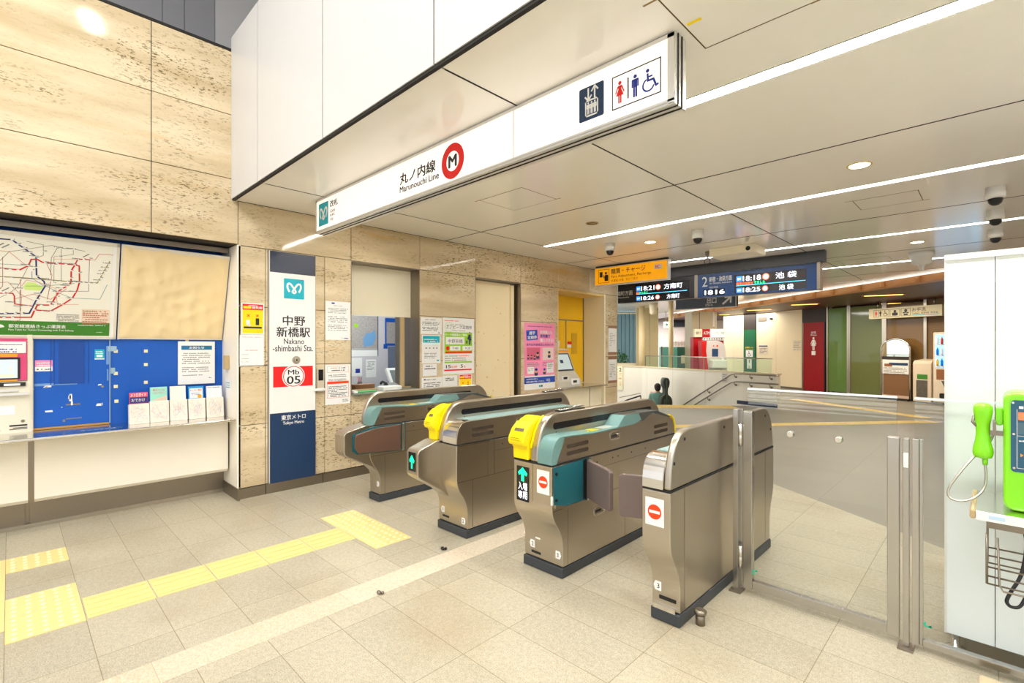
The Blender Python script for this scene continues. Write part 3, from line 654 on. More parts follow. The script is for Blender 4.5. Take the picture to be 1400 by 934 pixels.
# gate 1: wide-lane gate by the wall
t = gate('leftmost ticket gate by the wall, teal front, brown closed door on its long side', -4.23, -4.05, -4.215, -4.165)
low_cover(t, -4.165, -4.05, TEAL, TEAL, True); side_detail(t, -4.05, cover=False, rear=False); high_slot(t, -4.165, 2.44, 3.60)
pod(t, -4.225, -4.055, True)
fr = FX(-4.05)
link('door_recess', MB().prism([(2.12, .655), (2.30, .70), (2.665, .706), (2.665, .44), (2.16, .475), (2.12, .51)], 0, .002, fr), TEAL_D, t)
f = link('flap_door', MB().prism([(2.135, .635), (2.15, .655), (2.32, .688), (2.60, .70), (2.60, .452), (2.17, .485), (2.135, .53)], .002, .028, fr), FLAPB, t, bevel=.008, bseg=3)
link('hinge_post', MB().box(2.615, 2.645, .448, .704, 0, .022, fr), STEEL_P, t, bevel=.003)
num_sticker(t, -4.09, .16, '1', 1, FY(2.3945))
# gate 2
t = gate('second ticket gate from the wall, small green arrow display on a forward housing', -3.16, -2.81, -3.035, -2.972)
low_cover(t, -2.972, -2.81, STEEL, TEAL, False); side_detail(t, -2.81, rear=False); high_slot(t, -2.972, 2.47, 3.72); strip_hp(t, -3.03)
pod(t, -3.155, -3.01); yellow_reader(t, -3.13, -3.036)
d = link('display', MB().rbox(-3.128, -3.038, .512, .652, 0, .002, FY(2.0895), .004), SCRK, t)
fr = FY(2.0872)
def arrow_up(mb, u, v, w, h, fr, n0=0, n1=.0008):
    st = w*.28; return mb.prism([(u-st/2, v-h/2), (u+st/2, v-h/2), (u+st/2, v+.02*h), (u+w*.42, v-.08*h), (u+w*.5, v+.12*h), (u, v+h/2), (u-w*.5, v+.12*h), (u-w*.42, v-.08*h), (u-st/2, v+.02*h)], n0, n1, fr)
link('green_arrow', arrow_up(MB(), -3.083, .582, .062, .10, fr), SCRG, d)
num_sticker(t, -3.105, .155, '1', -1, FY(2.3945)); num_sticker(t, -2.86, .12, '2', 1, FY(2.3945))
link('type_plate', MB().rbox(-3.11, -3.03, .100, .116, 0, .001, FY(2.3945), .003), BLACK, t)
# gate 3
t = gate('third ticket gate, teal front corner and lit green entry arrow panel', -2.225, -1.905, -2.085, -2.02)
low_cover(t, -2.02, -1.905, TEAL, TEAL, True); side_detail(t, -1.905, cover=False, lowhandle=True); high_slot(t, -2.02, 2.44, 3.70); strip_hp(t, -2.08)
yellow_reader(t, -2.215, -2.088)
fr = FY(2.2895)
d = link('display', MB().rbox(-2.198, -2.092, .452, .672, 0, .002, fr, .006), SCRK, t)
fr = FY(2.2875)
link('green_arrow', arrow_up(MB(), -2.145, .622, .078, .088, fr), SCRG, d)
for s_, a_, b_ in (('入', 0, 1), ('場', 1, 1), ('専', 0, 0), ('用', 1, 0)):
    link('led_character', MB().text(s_, -2.183+.041*a_, -2.147+.041*a_, .468+.055*b_, .515+.055*b_, fr, 0, .0008, bold=.02), SCRW, d)
no_entry(t, -2.025, -1.925, .532, .676, FY(2.2895))
fr = FX(-1.905)
link('door_recess', MB().prism([(2.305, .70), (2.665, .706), (2.665, .44), (2.42, .445), (2.315, .47), (2.305, .50)], 0, .004, fr), TEAL_D, t)
link('recess_lip', MB().prism([(2.31, .455), (2.42, .430), (2.66, .428), (2.66, .442), (2.42, .446), (2.31, .475)], 0, .012, fr), STEEL, t)
parts('bumper_stud', [MB().disc(2.325, z, .010, .004, .010, fr, 12) for z in (.66, .50)], BLACK, t)
link('hinge_post', MB().box(2.618, 2.650, .44, .705, .003, .02, fr).box(2.60, 2.618, .45, .70, .003, .008, fr), BLACK, t)
parts('hinge_bracket', [MB().box(2.62, 2.66, .685, .705, .02, .035, fr), MB().box(2.62, 2.66, .442, .462, .02, .035, fr)], STEEL_P, t)
link('side_guard', MB().rbox(2.285, 2.297, .475, .53, -.006, .004, fr, .005), WHITE, t)
def flap(parent, hx, hy, ex, ey, z0=.455, z1=.70, chamfer=.02):
    u = Vector((ex-hx, ey-hy, 0)); L = u.length; fr = Fr((hx, hy, 0), u, (0, 0, 1)); 
    link('gate_flap', MB().rbox(0, L, z0, z1, -.014, .014, fr, .022, 5), FLAP, parent, bevel=.006, bseg=3)
flap(t, -1.89, 2.637, -1.616, 2.49)
num_sticker(t, -2.155, .150, '2', -1, FY(2.3945)); num_sticker(t, -1.945, .135, '3', 1, FY(2.3945))
link('type_plate', MB().rbox(-2.165, -2.085, .092, .108, 0, .001, FY(2.3945), .003), BLACK, t)
link('paper_label', MB().box(-2.13, -2.09, .19, .2, 0, .001, FY(2.3945)), PAPER, t)
link('front_seam', MB().box(-2.062, -2.059, .47, .706, 0, .001, FY(2.2895)), STEEL_D, t)
# gate 4
t = gate('rightmost ticket gate with plain steel front and red no-entry sticker', -1.30, -1.145, -1.183, -1.145)
low_cover(t, -1.30, -1.183, STEEL, TEAL, False)
fr = FX(-1.145); mb = MB()
mb.box(2.443, 2.447, .075, .71, 0, .0012, fr).box(3.70, 3.703, .08, .71, 0, .0012, fr)
link('panel_seam', mb, STEEL_D, t)
parts('rivet', [MB().disc(y, z, .0085, 0, .0025, fr, 14) for y, z in ((2.446, .957), (2.33, .848), (2.97, .958), (3.70, .952), (3.815, .845))], BLACK, t)
flap(t, -1.30, 2.585, -1.556, 2.478)
no_entry(t, -1.281, -1.179, .527, .667, FY(2.2895)); num_sticker(t, -1.265, .175, '3', -1, FY(2.3945))
link('type_plate', MB().rbox(-1.26, -1.165, .112, .132, 0, .001, FY(2.3945), .003), BLACK, t)
link('foot_plate', MB().box(-1.29, -1.165, 2.380, 2.40, .062, .085), STEEL_P, t)
# small rail tops (black receipt holders) on gate tops
for x, y, w in ((-2.05, 2.66, 'on top of the third gate'), (-3.0, 3.62, 'on the far end of the second gate')):
    t = thing('pen_tray', (x, y, 1.008), 'small black metal tray lying '+w, 'tray')
    link('tray_base', MB().box(x-.025, x+.02, y-.14, y+.14, 1.0085, 1.014), BLACK, t, bevel=.002)
    link('tray_rim', MB().tube([(x-.02, y-.13, 1.018), (x-.02, y+.13, 1.026), (x+.015, y+.13, 1.026), (x+.015, y-.13, 1.018)], .004, 8, closed=True), STEEL_P, t)

# ---- door stop by gate 4, small studs on the pale band
tag(link('door_stop', MB().lathe([(.024, 0), (.024, .045), (.018, .05)], (-1.085, 2.50, 0), 20).lathe([(.012, .05), (.030, .055), (.032, .07), (.022, .078)], (-1.085, 2.50, 0), 20), STEEL_D), 'short round floor door stop beside the rightmost ticket gate', 'door stop')
for x, y, w in ((-2.78, 2.14, 'black rubber peg on the pale floor band near the second gate'), (-2.545, 1.497, 'little brown peg on the pale floor band, farther from the gates')):
    tag(link('floor_peg', MB().ball((x, y, .012), .018, .012, .012, 10, 6).ball((x+.014, y+.016, .01), .010, .01, .01, 8, 5), BLACK if 'black' in w else STEEL_D), w, 'floor peg')

# ================================================================ GLASS BARRIER
def bar_gate():
    t = thing('glass_gate', (-1.02, 3.01, 0), 'glass swing gate in a steel frame beside the rightmost ticket gate', 'gate', 'glass barrier')
    y = 3.01
    link('frame_post', MB().box(-1.045, -.995, y-.02, y+.02, .035, 1.06), STEEL_V, t, bevel=.003)
    link('frame_post', MB().box(-.372, -.325, y-.025, y+.02, .035, .998), STEEL_V, t, bevel=.003)
    link('bottom_rail', MB().box(-.995, -.372, y-.018, y+.018, .038, .085), STEEL_V, t, bevel=.002)
    g = link('glass_pane', MB().box(-1.025, -.335, y-.006, y+.006, .06, 1.19), GLASS, t)
    link('glass_top_edge', MB().box(-1.025, -.335, y-.007, y+.007, 1.185, 1.195), mat('glass_edge', (.8, .86, .92), .2), t)
    link('frosted_stripes', MB().box(-1.02, -.337, .985+.1, .985+.108, .0065, .0072, FY(y)).box(-1.02, -.337, 1.103, 1.116, .0065, .0072, FY(y)).box(-1.02, -.337, 1.126, 1.134, .0065, .0072, FY(y)).box(-1.02, -.337, 1.142, 1.160, .0065, .0072, FY(y)).box(-1.02, -.337, 1.168, 1.178, .0065, .0072, FY(y)), FROST, g)
    for x in (-.80, -.575): link('glass_knob', MB().lathe([(.016, 0), (.018, .008), (.014, .014)], (x, y-.006, .953), 20, axis=(0, -1, 0)).lathe([(.016, 0), (.018, .008), (.014, .014)], (x, y+.006, .953), 20, axis=(0, 1, 0)), STEEL_P, t)
    link('green_sticker', MB().ring(-.985, .135, .007, .014, 0, .001, FY(y-.0062), 16, .5, 5).disc(-.975, .145, .006, 0, .001, FY(y-.0062), 10), mat('green_sticker_ink', srgb(20, 190, 150), .5), t)
bar_gate()
t = thing('hinge_post', (-1.085, 3.0, 0), 'slim steel hinge post between the rightmost ticket gate and glass gate', 'post')
link('post', MB().box(-1.10, -1.072, 2.985, 3.02, .01, 1.068).box(-1.10, -1.055, 3.02, 3.03, .01, 1.068), STEEL_V, t, bevel=.002)
link('base_plate', MB().box(-1.115, -1.05, 2.96, 3.04, 0, .01), STEEL_D, t)
for z in (.21, .92): link('hinge', MB().lathe([(.011, -.065), (.011, -.003), (.009, 0), (.011, .003), (.011, .065)], (-1.058, 2.985, z), 14), STEEL_P, t)
t = thing('latch_post', (-.302, 3.0, 0), 'slim steel latch post between the glass gate and the fixed glass screen', 'post')
link('post', MB().box(-.312, -.288, 2.985, 3.03, .01, .998), STEEL_V, t, bevel=.002)
link('base_plate', MB().box(-.33, -.27, 2.95, 3.04, 0, .008), STEEL_D, t)
link('latch_label', MB().box(-.309, -.291, .86, .93, 0, .001, FY(2.985)), PAPER, t)
t = thing('glass_screen', (-.05, 3.01, 0), 'fixed glass screen in front of the white booth', 'screen', 'glass barrier')
y = 3.01
link('frame_post', MB().box(-.278, -.252, y-.025, y+.02, .03, 1.0).box(-.252, -.238, y-.012, y+.012, .03, 1.0), STEEL_V, t, bevel=.002)
link('bottom_rail', MB().box(-.238, .9, y-.018, y+.018, .03, .062), STEEL_V, t, bevel=.002)
g = link('glass_pane', MB().box(-.27, .9, y-.006, y+.006, .05, 1.19), GLASS, t)
link('glass_top_edge', MB().box(-.27, .9, y-.007, y+.007, 1.185, 1.195), mat('glass_edge', (.8, .86, .92), .2), t)
mb = MB()
for a, b in ((1.085, 1.093), (1.103, 1.116), (1.126, 1.134), (1.142, 1.160), (1.168, 1.178)): mb.box(-.268, -.168, a, b, .0065, .0072, FY(y))
link('frosted_stripes', mb, FROST, g)
link('green_sticker', MB().ring(-.222, .135, .007, .014, 0, .001, FY(y-.0062), 16, 2.2, 6.2).disc(-.212, .128, .006, 0, .001, FY(y-.0062), 10), mat('green_sticker_ink', srgb(20, 190, 150), .5), t)

# ================================================================ WHITE BOOTH
t = thing('booth', (.5, 3.7, 0), 'tall white panelled booth standing on steel feet behind the glass screen', 'booth')
link('wall_panel', MB().box(-.163, .002, 3.10, 4.3, .085, 1.84).box(.005, 1.3, 3.10, 4.3, .085, 1.84), mat('booth_white_enamel', (.82, .84, .84), .22), t)
link('top_rail', MB().box(-.168, 1.3, 3.092, 4.31, 1.84, 1.868), WHITE, t, bevel=.002)
for x in (-.13, .45, 1.1):
    f = link('foot', MB().lathe([(.038, 0), (.038, .012), (.016, .02), (.014, .085)], (x, 3.14, 0), 18), STEEL_P, t)
link('kick_plate', MB().box(-.10, 1.28, 3.16, 4.2, 0, .085), STEEL_D, t)
link('corner_edge', MB().box(-.168, -.160, 3.095, 4.3, .085, 1.84), ALU, t)
# ================================================================ GREEN PHONE on its shelf
PY = 2.76
def PX(u, v, y=PY): return on_y(u, v, y)
sh = thing('phone_shelf', (.09, PY, 0), 'steel shelf with a wire basket holding the green telephone', 'shelf')
mb = MB().box(-.055, .40, 2.62, 3.0, .775, .80); link('shelf_top', mb, STEEL_P, sh, bevel=.006, bseg=3)
link('shelf_end', MB().box(-.068, -.050, 2.615, 3.0, .768, .803), TAN, sh, bevel=.007, bseg=3)
link('shelf_edge', MB().box(-.05, .40, 2.612, 2.622, .768, .80), WHITE, sh)
link('edge_label', MB().box(-.015, .03, .778, .792, 0, .001, FY(2.612)), mat('pale_blue_label', srgb(190, 215, 235), .5), sh)
link('shelf_bracket', MB().box(-.022, .38, 2.74, 2.99, .71, .775), STEEL_D, sh)
mb = MB(); bx0, bx1, by0, by1 = -.02, .36, 2.66, 2.92
def loop(z, zoff=0): return [(bx0, by0, z), (bx1, by0, z), (bx1, by1, z), (bx0, by1, z)]
for z in (.515, .545, .58): mb.tube(loop(z), .0035, 8, closed=True)
for x in (bx0, .35): mb.tube([(x, by0, .71), (x, by0, .515)], .004, 8); mb.tube([(x, by1, .71), (x, by1, .515)], .004, 8)
mb.tube([(bx0+.03, by0-.004, .70), (bx0+.035, by0-.004, .52), (bx0+.045, by0-.02, .505), (bx1, by0-.02, .505)], .0035, 8)
link('wire_basket', mb, STEEL_D, sh)
mb = MB(); P = [(.085, 2.80, .706), (.09, 2.76, .66), (.075, 2.72, .56), (.045, 2.69, .49), (.035, 2.68, .455), (.05, 2.68, .44), (.075, 2.69, .455), (.10, 2.72, .54), (.12, 2.76, .66), (.12, 2.8, .706)]
def smooth3(P, n=6):
    out = []
    for i in range(len(P)-1):
        p0, p1, p2, p3 = (Vector(P[max(i-1, 0)]), Vector(P[i]), Vector(P[i+1]), Vector(P[min(i+2, len(P)-1)]))
        for k in range(n):
            t_ = k/n; out.append(.5*((2*p1)+(-p0+p2)*t_+(2*p0-5*p1+4*p2-p3)*t_*t_+(-p0+3*p1-3*p2+p3)*t_**3))
    return out+[Vector(P[-1])]
tag(link('power_cable', MB().tube(smooth3(P), .006, 8), BLACK), 'black cable looping down through the wire basket', 'cable')
GRN = mat('phone_green', srgb(132, 222, 24), .28, coat=.4)
ph = thing('telephone', (.16, PY, .80), 'bright green public telephone on the steel shelf, cut by the picture edge', 'telephone')
fr = Fr((0, 2.70, .80), (1, 0, 0), (0, .0, 1))
link('phone_body', MB().rbox(.026, .36, .002, .46, -.20, 0, fr, .035, 6), GRN, ph, bevel=.014, bseg=3)
fp = link('face_plate', MB().rbox(.046, .34, .155, .43, 0, .003, fr, .012), mat('phone_face_blue', srgb(44, 92, 116), .4), ph)
link('phone_screen', MB().rbox(.066, .20, .355, .385, .003, .006, fr, .003), mat('orange_lcd', srgb(235, 140, 90), .4), fp)
link('face_outline', MB().box(.062, .0635, .17, .395, .003, .004, fr).box(.062, .3, .17, .1715, .003, .004, fr).box(.062, .3, .2935, .295, .003, .004, fr), PAPER, fp)
link('card_slot', MB().box(.098, .14, .19, .262, .003, .010, fr), STEEL_P, fp)
link('slot_mark', MB().prism([(.072, .228), (.072, .214), (.080, .221)], .003, .0045, fr), ORANGE, fp)
link('face_print', MB().dashes(.068, .12, .285, 1, .012, fr, .003, .004, seed=2).box(.082, .094, .214, .228, .003, .004, fr).box(.068, .080, .398, .408, .003, .004, fr).text('NTT', .083, .11, .398, .408, fr, .003, .004, bold=.03), PAPER, fp)
link('face_panel', MB().box(.064, .30, .30, .345, .003, .004, fr), mat('phone_face_grey', srgb(80, 108, 124), .4), fp)
parts('face_screw', [MB().disc(u_, v_, .004, .003, .005, fr, 10) for u_, v_ in ((.052, .42), (.054, .30), (.055, .17))], STEEL_P, fp)
link('blue_tag', MB().box(.09, .13, .806, .812, 0, .09, FY(2.70)), mat('blue_tag', srgb(30, 120, 230), .5), ph)
hb = link('handset_cradle', MB().box(-.012, .03, 2.72, 2.76, 1.085, 1.10).box(-.004, .006, 2.70, 2.79, 1.09, 1.14).tube([(-.058, 2.74, 1.155), (-.062, 2.73, 1.13), (-.05, 2.73, 1.115)], .005, 8), STEEL_D, ph)
link('cradle_block', MB().rbox(.004, .026, 1.125, 1.195, 0, .05, FY(2.78), .008), GRN, ph, bevel=.004)
# handset
hc = (-.032, 2.735)
mb = MB(); prof = [(.004, 0), (.026, .006), (.031, .02), (.030, .045), (.024, .07), (.0215, .10), (.022, .14), (.026, .17), (.0295, .195), (.028, .212), (.018, .222), (.004, .2245)]
mb.lathe(prof, (hc[0], hc[1], .985), 24, sx=1.0, sy=.8)
mb.ball((hc[0]+.004, hc[1]+.018, 1.012), .028, .022, .022); mb.ball((hc[0]+.004, hc[1]+.018, 1.175), .026, .022, .024)
hs = tag(link('handset', mb, GRN), 'green telephone handset hanging at the left of the telephone', 'handset')
link('cord_collar', MB().lathe([(.008, 0), (.009, .02), (.007, .026)], (hc[0]+.006, hc[1], .962), 12), GRN, hs)
c = [(hc[0]+.006, hc[1], .965), (-.023, 2.73, .93), (-.026, 2.72, .88), (-.048, 2.70, .84), (-.09, 2.68, .815), (-.128, 2.68, .82), (-.132, 2.69, .855), (-.10, 2.71, .92), (-.06, 2.74, .985), (-.015, 2.77, 1.045), (.0, 2.775, 1.09)]
link('metal_cord', MB().tube(smooth3(c), .0042, 8), STEEL, hs)
x_, y_ = on_z(1338, 924, .02)
tag(link('floor_box', MB().box(x_, x_+.10, y_-.12, y_, 0, .03), mat('beige_plastic', srgb(214, 196, 160), .5), bevel=.01), 'low beige box on the floor, barely showing at the bottom right edge', 'box')

# ================================================================ TICKET COUNTER
t = thing('ticket_counter', (-5.3, -1.5, 0), 'long ticket counter with steel ledge and white front panels under the blue recess', 'counter')
link('ledge', MB().box(-5.518, -5.075, -4.6, 1.488, .735, .76), STEEL_P, t, bevel=.008, bseg=3)
for y0, y1 in ((-4.6, -.95), (-.91, .10), (.135, 1.475)):
    link('front_panel', MB().prism([(-5.30, .735), (-5.28, .735), (-5.275, .262), (-5.30, .235), (-5.46, .235), (-5.46, .25), (-5.30, .25)], y0, y1, Fr((0, 0, 0), (1, 0, 0), (0, 0, 1), (0, 1, 0))), CREAM_W, t)
link('joint_post', MB().box(-5.32, -5.29, .10, .135, .235, .735), STEEL_D, t)
fr = Fr((0, 0, .7603), (0, 1, 0), (-1, 0, 0), (0, 0, 1))
s_ = link('ledge_sticker', MB().rbox(.36, .66, 5.17, 5.26, 0, .001, fr, .04), mat('sticker_blue', srgb(40, 90, 150), .4), t)
link('ledge_lettering', MB().text('きっぷうりば', .40, .62, 5.195, 5.235, fr, .001, .0015, bold=.01), PAPER, s_)
# ticket machine
t = thing('ticket_machine', (-5.5, -.15, .76), 'cream touchscreen ticket machine standing in the blue wall at the left edge', 'ticket machine')
mc = mat('machine_cream', srgb(226, 220, 200), .4)
fr = FX(-5.48)
link('machine_body', MB().box(-5.519, -5.50, -.62, .135, .762, 1.49).box(-5.50, -5.48, -.62, .118, .76, 1.16).box(-5.50, -5.485, .10, .13, .76, 1.53), mc, t)
link('machine_bezel', MB().rbox(-.62, .098, 1.17, 1.50, -.02, .002, fr, .01), mat('machine_pink', srgb(215, 70, 120), .4), t)
link('info_card', MB().box(-.62, .092, 1.385, 1.475, .002, .004, fr), PAPER, t)
link('info_print', MB().dashes(-.4, .085, 1.43, 2, .02, fr, .004, .0045, seed=8).dashes(-.05, .08, 1.46, 1, .012, fr, .004, .0045, seed=9), NAVYINK, t)
link('yellow_strip', MB().box(-.5, .045, 1.355, 1.378, .002, .005, fr).box(-.5, .045, 1.165, 1.178, .002, .005, fr), ORANGE, t)
s_ = link('touch_screen', MB().box(-.5, .06, 1.18, 1.35, .002, .006, fr), BLACK, t)
link('screen_image', MB().box(-.49, .045, 1.19, 1.335, .006, .0065, fr), SCRN, s_)
link('screen_button', MB().rbox(-.05, .03, 1.20, 1.218, .0065, .007, fr, .004).prism([(.0, 1.285), (.02, 1.262), (.0, 1.24), (.006, 1.262)], .0065, .007, fr), CREAM, s_)
link('card_slot', MB().box(-.2, .09, 1.125, 1.155, 0, .012, fr), BLACK, t); link('slot_label', MB().box(-.03, .06, 1.13, 1.147, .012, .013, fr), PAPER, t)
link('coin_tray', MB().rbox(-.3, .11, 1.055, 1.075, 0, .03, fr, .008).rbox(-.25, .05, 1.085, 1.10, 0, .012, fr, .005), STEEL_P, t)
link('body_label', MB().box(-.13, .03, .905, .975, 0, .001, fr), PAPER, t)
link('coin_return', MB().box(-.16, -.06, .80, .815, 0, .002, fr).box(-.12, -.05, .78, .787, 0, .002, fr).box(.0, .10, .81, .822, 0, .002, fr).box(.0, .10, .785, .79, 0, .002, fr).box(.02, .1, .795, .8, 0, .002, fr), BLACK, t)
link('key_lock', MB().disc(.075, .848, .012, 0, .003, fr, 14), STEEL_D, t)
# blue wall fittings
def wall_part(name, mb, m): return link(name, mb, m, WR)
WR = bpy.data.objects['wall_recess']; WR['_w'] = [0, 0, 0]
fr = FX(-5.52)
wall_part('panel_ridge', MB().box(.235, .24, 1.12, 1.50, 0, .004, fr).box(.255, .26, 1.12, 1.5, 0, .004, fr).box(.47, .475, 1.12, 1.5, 0, .004, fr).box(.44, .444, 1.12, 1.5, 0, .004, fr), BLUE_D)
wall_part('speaker_panel', MB().rbox(.285, .445, 1.13, 1.475, 0, .006, fr, .01), BLUE_D)
rnd = random.Random(5); mb = MB()
for y_, z_, a, b in ((.19, 1.10, .05, .018), (.20, 1.10, .02, .01), (.20, .90, .05, .014), (.35, .98, .02, .06), (.36, .945, .012, .03), (.345, 1.0, .016, .03), (.53, 1.10, .03, .012), (.52, .925, .04, .02), (.555, .93, .012, .02), (.13, 1.09, .008, .006), (.30, .93, .008, .006)):
    mb.prism([(y_+a*rnd.uniform(-.1, .1), z_), (y_+a, z_+b*rnd.uniform(-.1, .3)), (y_+a*rnd.uniform(.8, 1.1), z_+b), (y_+a*rnd.uniform(0, .3), z_+b*rnd.uniform(.8, 1))], 0, .0012, fr)
wall_part('peeled_patch', mb, PAPER)
wall_part('scrape_mark', MB().box(.33, .42, .945, .957, 0, .001, fr).box(.33, .43, .83, .838, 0, .001, fr).box(.31, .325, .81, .83, 0, .001, fr).disc(.565, 1.09, .01, 0, .001, fr, 9), STEEL_D)
wall_part('tape_mark', MB().box(.14, .26, 1.115, 1.135, 0, .001, fr).box(.26, .40, 1.118, 1.126, 0, .001, fr).box(.59, .608, 1.28, 1.44, 0, .001, fr).box(.595, .605, 1.14, 1.24, 0, .001, fr), mat('tape_grey', srgb(110, 150, 200), .5))
mb = MB()
for y_, z_ in ((.655, 1.395), (.87, 1.395), (.87, 1.272), (.655, 1.085), (.87, 1.11), (.66, .955), (.655, 1.2), (1.19, 1.487)): mb.box(y_-.014, y_+.014, z_-.014, z_+.014, 0, .0015, fr)
wall_part('mounting_pad', mb, mat('pad_cream', srgb(240, 225, 170), .6))
wall_part('panel_edge', MB().box(.611, .617, .77, 1.5, 0, .012, fr).box(.60, .66, 1.395, 1.44, .002, .006, fr).box(.62, .65, 1.2, 1.25, .002, .005, fr), mat('clear_edge', srgb(150, 180, 200), .3))
wall_part('ledge_seal', MB().box(.13, .61, .762, .778, 0, .012, fr), mat('seal_tan', srgb(170, 130, 70), .7))
def paper(name, label, cat, y0, y1, z0, z1, x=W, group=None, m=None, th=.0012, tilt=0.0):
    t = thing(name, (x, (y0+y1)/2, z0), label, cat, group)
    fr = FX(x+.0006)
    link('sheet', MB().box(y0, y1, z0, z1, 0, th, fr), m or PAPER, t)
    return t, FX(x+.0006+th)
t, f = paper('sticker', 'small pink and white sticker on the blue wall beside the ticket machine', 'sticker', .144, .248, 1.235, 1.325, -5.52)
link('pink_band', MB().box(.144, .248, 1.272, 1.325, 0, .0004, f), PINK, t); link('sticker_text', MB().dashes(.155, .24, 1.318, 2, .02, f, .0004, .0008, seed=3), PAPER, t); link('small_text', MB().dashes(.155, .24, 1.266, 1, .02, f, 0, .0005, seed=5), INK, t)
t, f = paper('sticker', 'small teal and white sticker high on the blue wall right of the speaker panel', 'sticker', .512, .578, 1.325, 1.412, -5.52, m=CYAN)
link('sticker_text', MB().dashes(.52, .57, 1.405, 2, .016, f, 0, .0005, seed=3).box(.525, .565, 1.345, 1.365, 0, .0005, f).box(.512, .578, 1.325, 1.333, 0, .0005, f), PAPER, t)
t = thing('notice_board', (-5.5, 1.27, 1.075), 'white framed notice with a blue heading bar on the blue wall', 'notice')
f = FX(-5.50)
link('notice_sheet', MB().box(1.115, 1.42, 1.075, 1.485, -.018, 0, f), PAPER, t); link('heading_bar', MB().box(1.14, 1.395, 1.405, 1.445, 0, .0006, f), mat('heading_blue', srgb(30, 110, 160), .5), t)
link('heading_text', MB().text('お知らせ', 1.205, 1.33, 1.414, 1.437, f, .0006, .001, bold=.02), PAPER, t)
link('body_text', MB().dashes(1.145, 1.39, 1.385, 6, .019, f, 0, .0005, seed=11).dashes(1.145, 1.38, 1.25, 3, .019, f, 0, .0005, seed=12).dashes(1.15, 1.33, 1.175, 1, .018, f, 0, .0005, seed=13).dashes(1.37, 1.392, 1.145, 1, .018, f, 0, .0005, seed=14), GREYINK, t)
# intercom on recess side wall
t = thing('wall_phone_box', (-5.38, 1.48, 1.21), 'small beige box fixed to the white side wall of the recess', 'box')
link('box_body', MB().rbox(-5.37, -5.29, 1.215, 1.35, 0, .035, FY(1.4915), .006), TAN, t, bevel=.004); link('box_plate', MB().rbox(-5.45, -5.375, 1.225, 1.335, 0, .008, FY(1.4915), .006), STEEL_P, t)
t = thing('sticker', (-5.3, 1.49, 1.0), 'faint small notice stuck on the white side wall of the recess', 'sticker')
link('sheet', MB().box(-5.40, -5.26, .93, 1.12, 0, .0008, FY(1.4915)), PAPER, t); link('faint_text', MB().dashes(-5.39, -5.27, 1.10, 3, .022, FY(1.4905), 0, .0004, seed=4), mat('faint_cyan', srgb(90, 170, 200), .6), t)
# leaflet holders
def leaflet(y0, y1, pts, top, deco, label, h=.17):
    t = thing('leaflet_holder', (-5.35, (y0+y1)/2, .7605), label, 'leaflet holder', 'leaflet holders on the ticket counter')
    f = Fr((-5.33, 0, .761), (0, 1, 0), (-.12, 0, 1))
    link('holder_pocket', MB().rbox(y0, y1, 0, h, -.06, 0, f, .006), mat('holder_map_print', srgb(232, 224, 210), .4, noise=.12, nscale=60), t)
    rn = random.Random(int(y0*100)); m1 = MB(); m2 = MB()
    for i in range(16):
        a = [(y0+.01+(y1-y0-.02)*rn.random(), .01+(h-.02)*rn.random()) for _ in range(3)]; (m1 if i % 2 else m2).rib(a, .0012, .0, .0006, f)
    link('route_print', m1, mat('faint_red_line', srgb(214, 150, 140), .6), t); link('route_print', m2, mat('faint_blue_line', srgb(150, 170, 190), .6), t)
    lf = link('leaflet', MB().box(y0+.008, y1-.006, h*.4, top, -.045, -.02, f), pts, t)
    return t, Fr(f.o-f.n*.0195, f.u, f.v, f.n), lf
t, f, l = leaflet(.725, .868, mat('leaflet_rose', srgb(225, 80, 110), .5), .275, 1, 'leaflet holder on the counter with pink and purple leaflets, leftmost and lowest', .175)
link('leaflet_art', MB().box(.735, .86, .18, .235, 0, .0008, f), mat('leaflet_purple', srgb(50, 45, 110), .5), l); link('leaflet_text', MB().text('メトロガイド', .74, .85, .238, .27, f, 0, .001, bold=.02).text('おでかけ', .745, .84, .195, .222, f, .0008, .0014), PAPER, l)
t, f, l = leaflet(.872, 1.012, mat('leaflet_mint', srgb(150, 215, 195), .5), .315, 1, 'leaflet holder with mint green leaflets, second from the left', .19)
link('leaflet_art', MB().prism([(.885, .195), (.96, .22), (1.0, .235), (1.0, .195)], 0, .0008, f), mat('leaflet_hand', srgb(240, 190, 170), .5), l); link('leaflet_text', MB().text('東京メトロ', .90, .985, .278, .298, f, 0, .001).text('スタンプラリー', .90, .99, .25, .27, f, 0, .001), RED, l)
t, f, l = leaflet(1.02, 1.155, mat('leaflet_map', srgb(236, 230, 218), .5, noise=.1, nscale=70), .315, 1, 'leaflet holder with pale map leaflets, in the middle of the five', .19)
t, f, l = leaflet(1.165, 1.30, mat('leaflet_sky', srgb(40, 150, 215), .5), .305, 1, 'leaflet holder with blue edged leaflets, second from the right', .19)
link('leaflet_art', MB().box(1.18, 1.285, .195, .285, 0, .0008, f), PAPER, l); link('leaflet_text', MB().text('わくわく散歩', 1.185, 1.28, .258, .28, f, .0008, .0014, bold=.02), RED, l); link('leaflet_text', MB().dashes(1.19, 1.275, .25, 2, .014, f, .0008, .0014, seed=6), NAVYINK, l); link('leaflet_badge', MB().disc(1.26, .21, .018, .0008, .0014, f, 12), ORANGE, l)
t, f, l = leaflet(1.312, 1.455, PAPER, .30, 1, 'leaflet holder with white leaflets and a blue top line, rightmost beside the side wall', .19)
link('leaflet_text', MB().dashes(1.325, 1.44, .298, 1, .014, f, 0, .001, seed=7), NAVYINK, l)

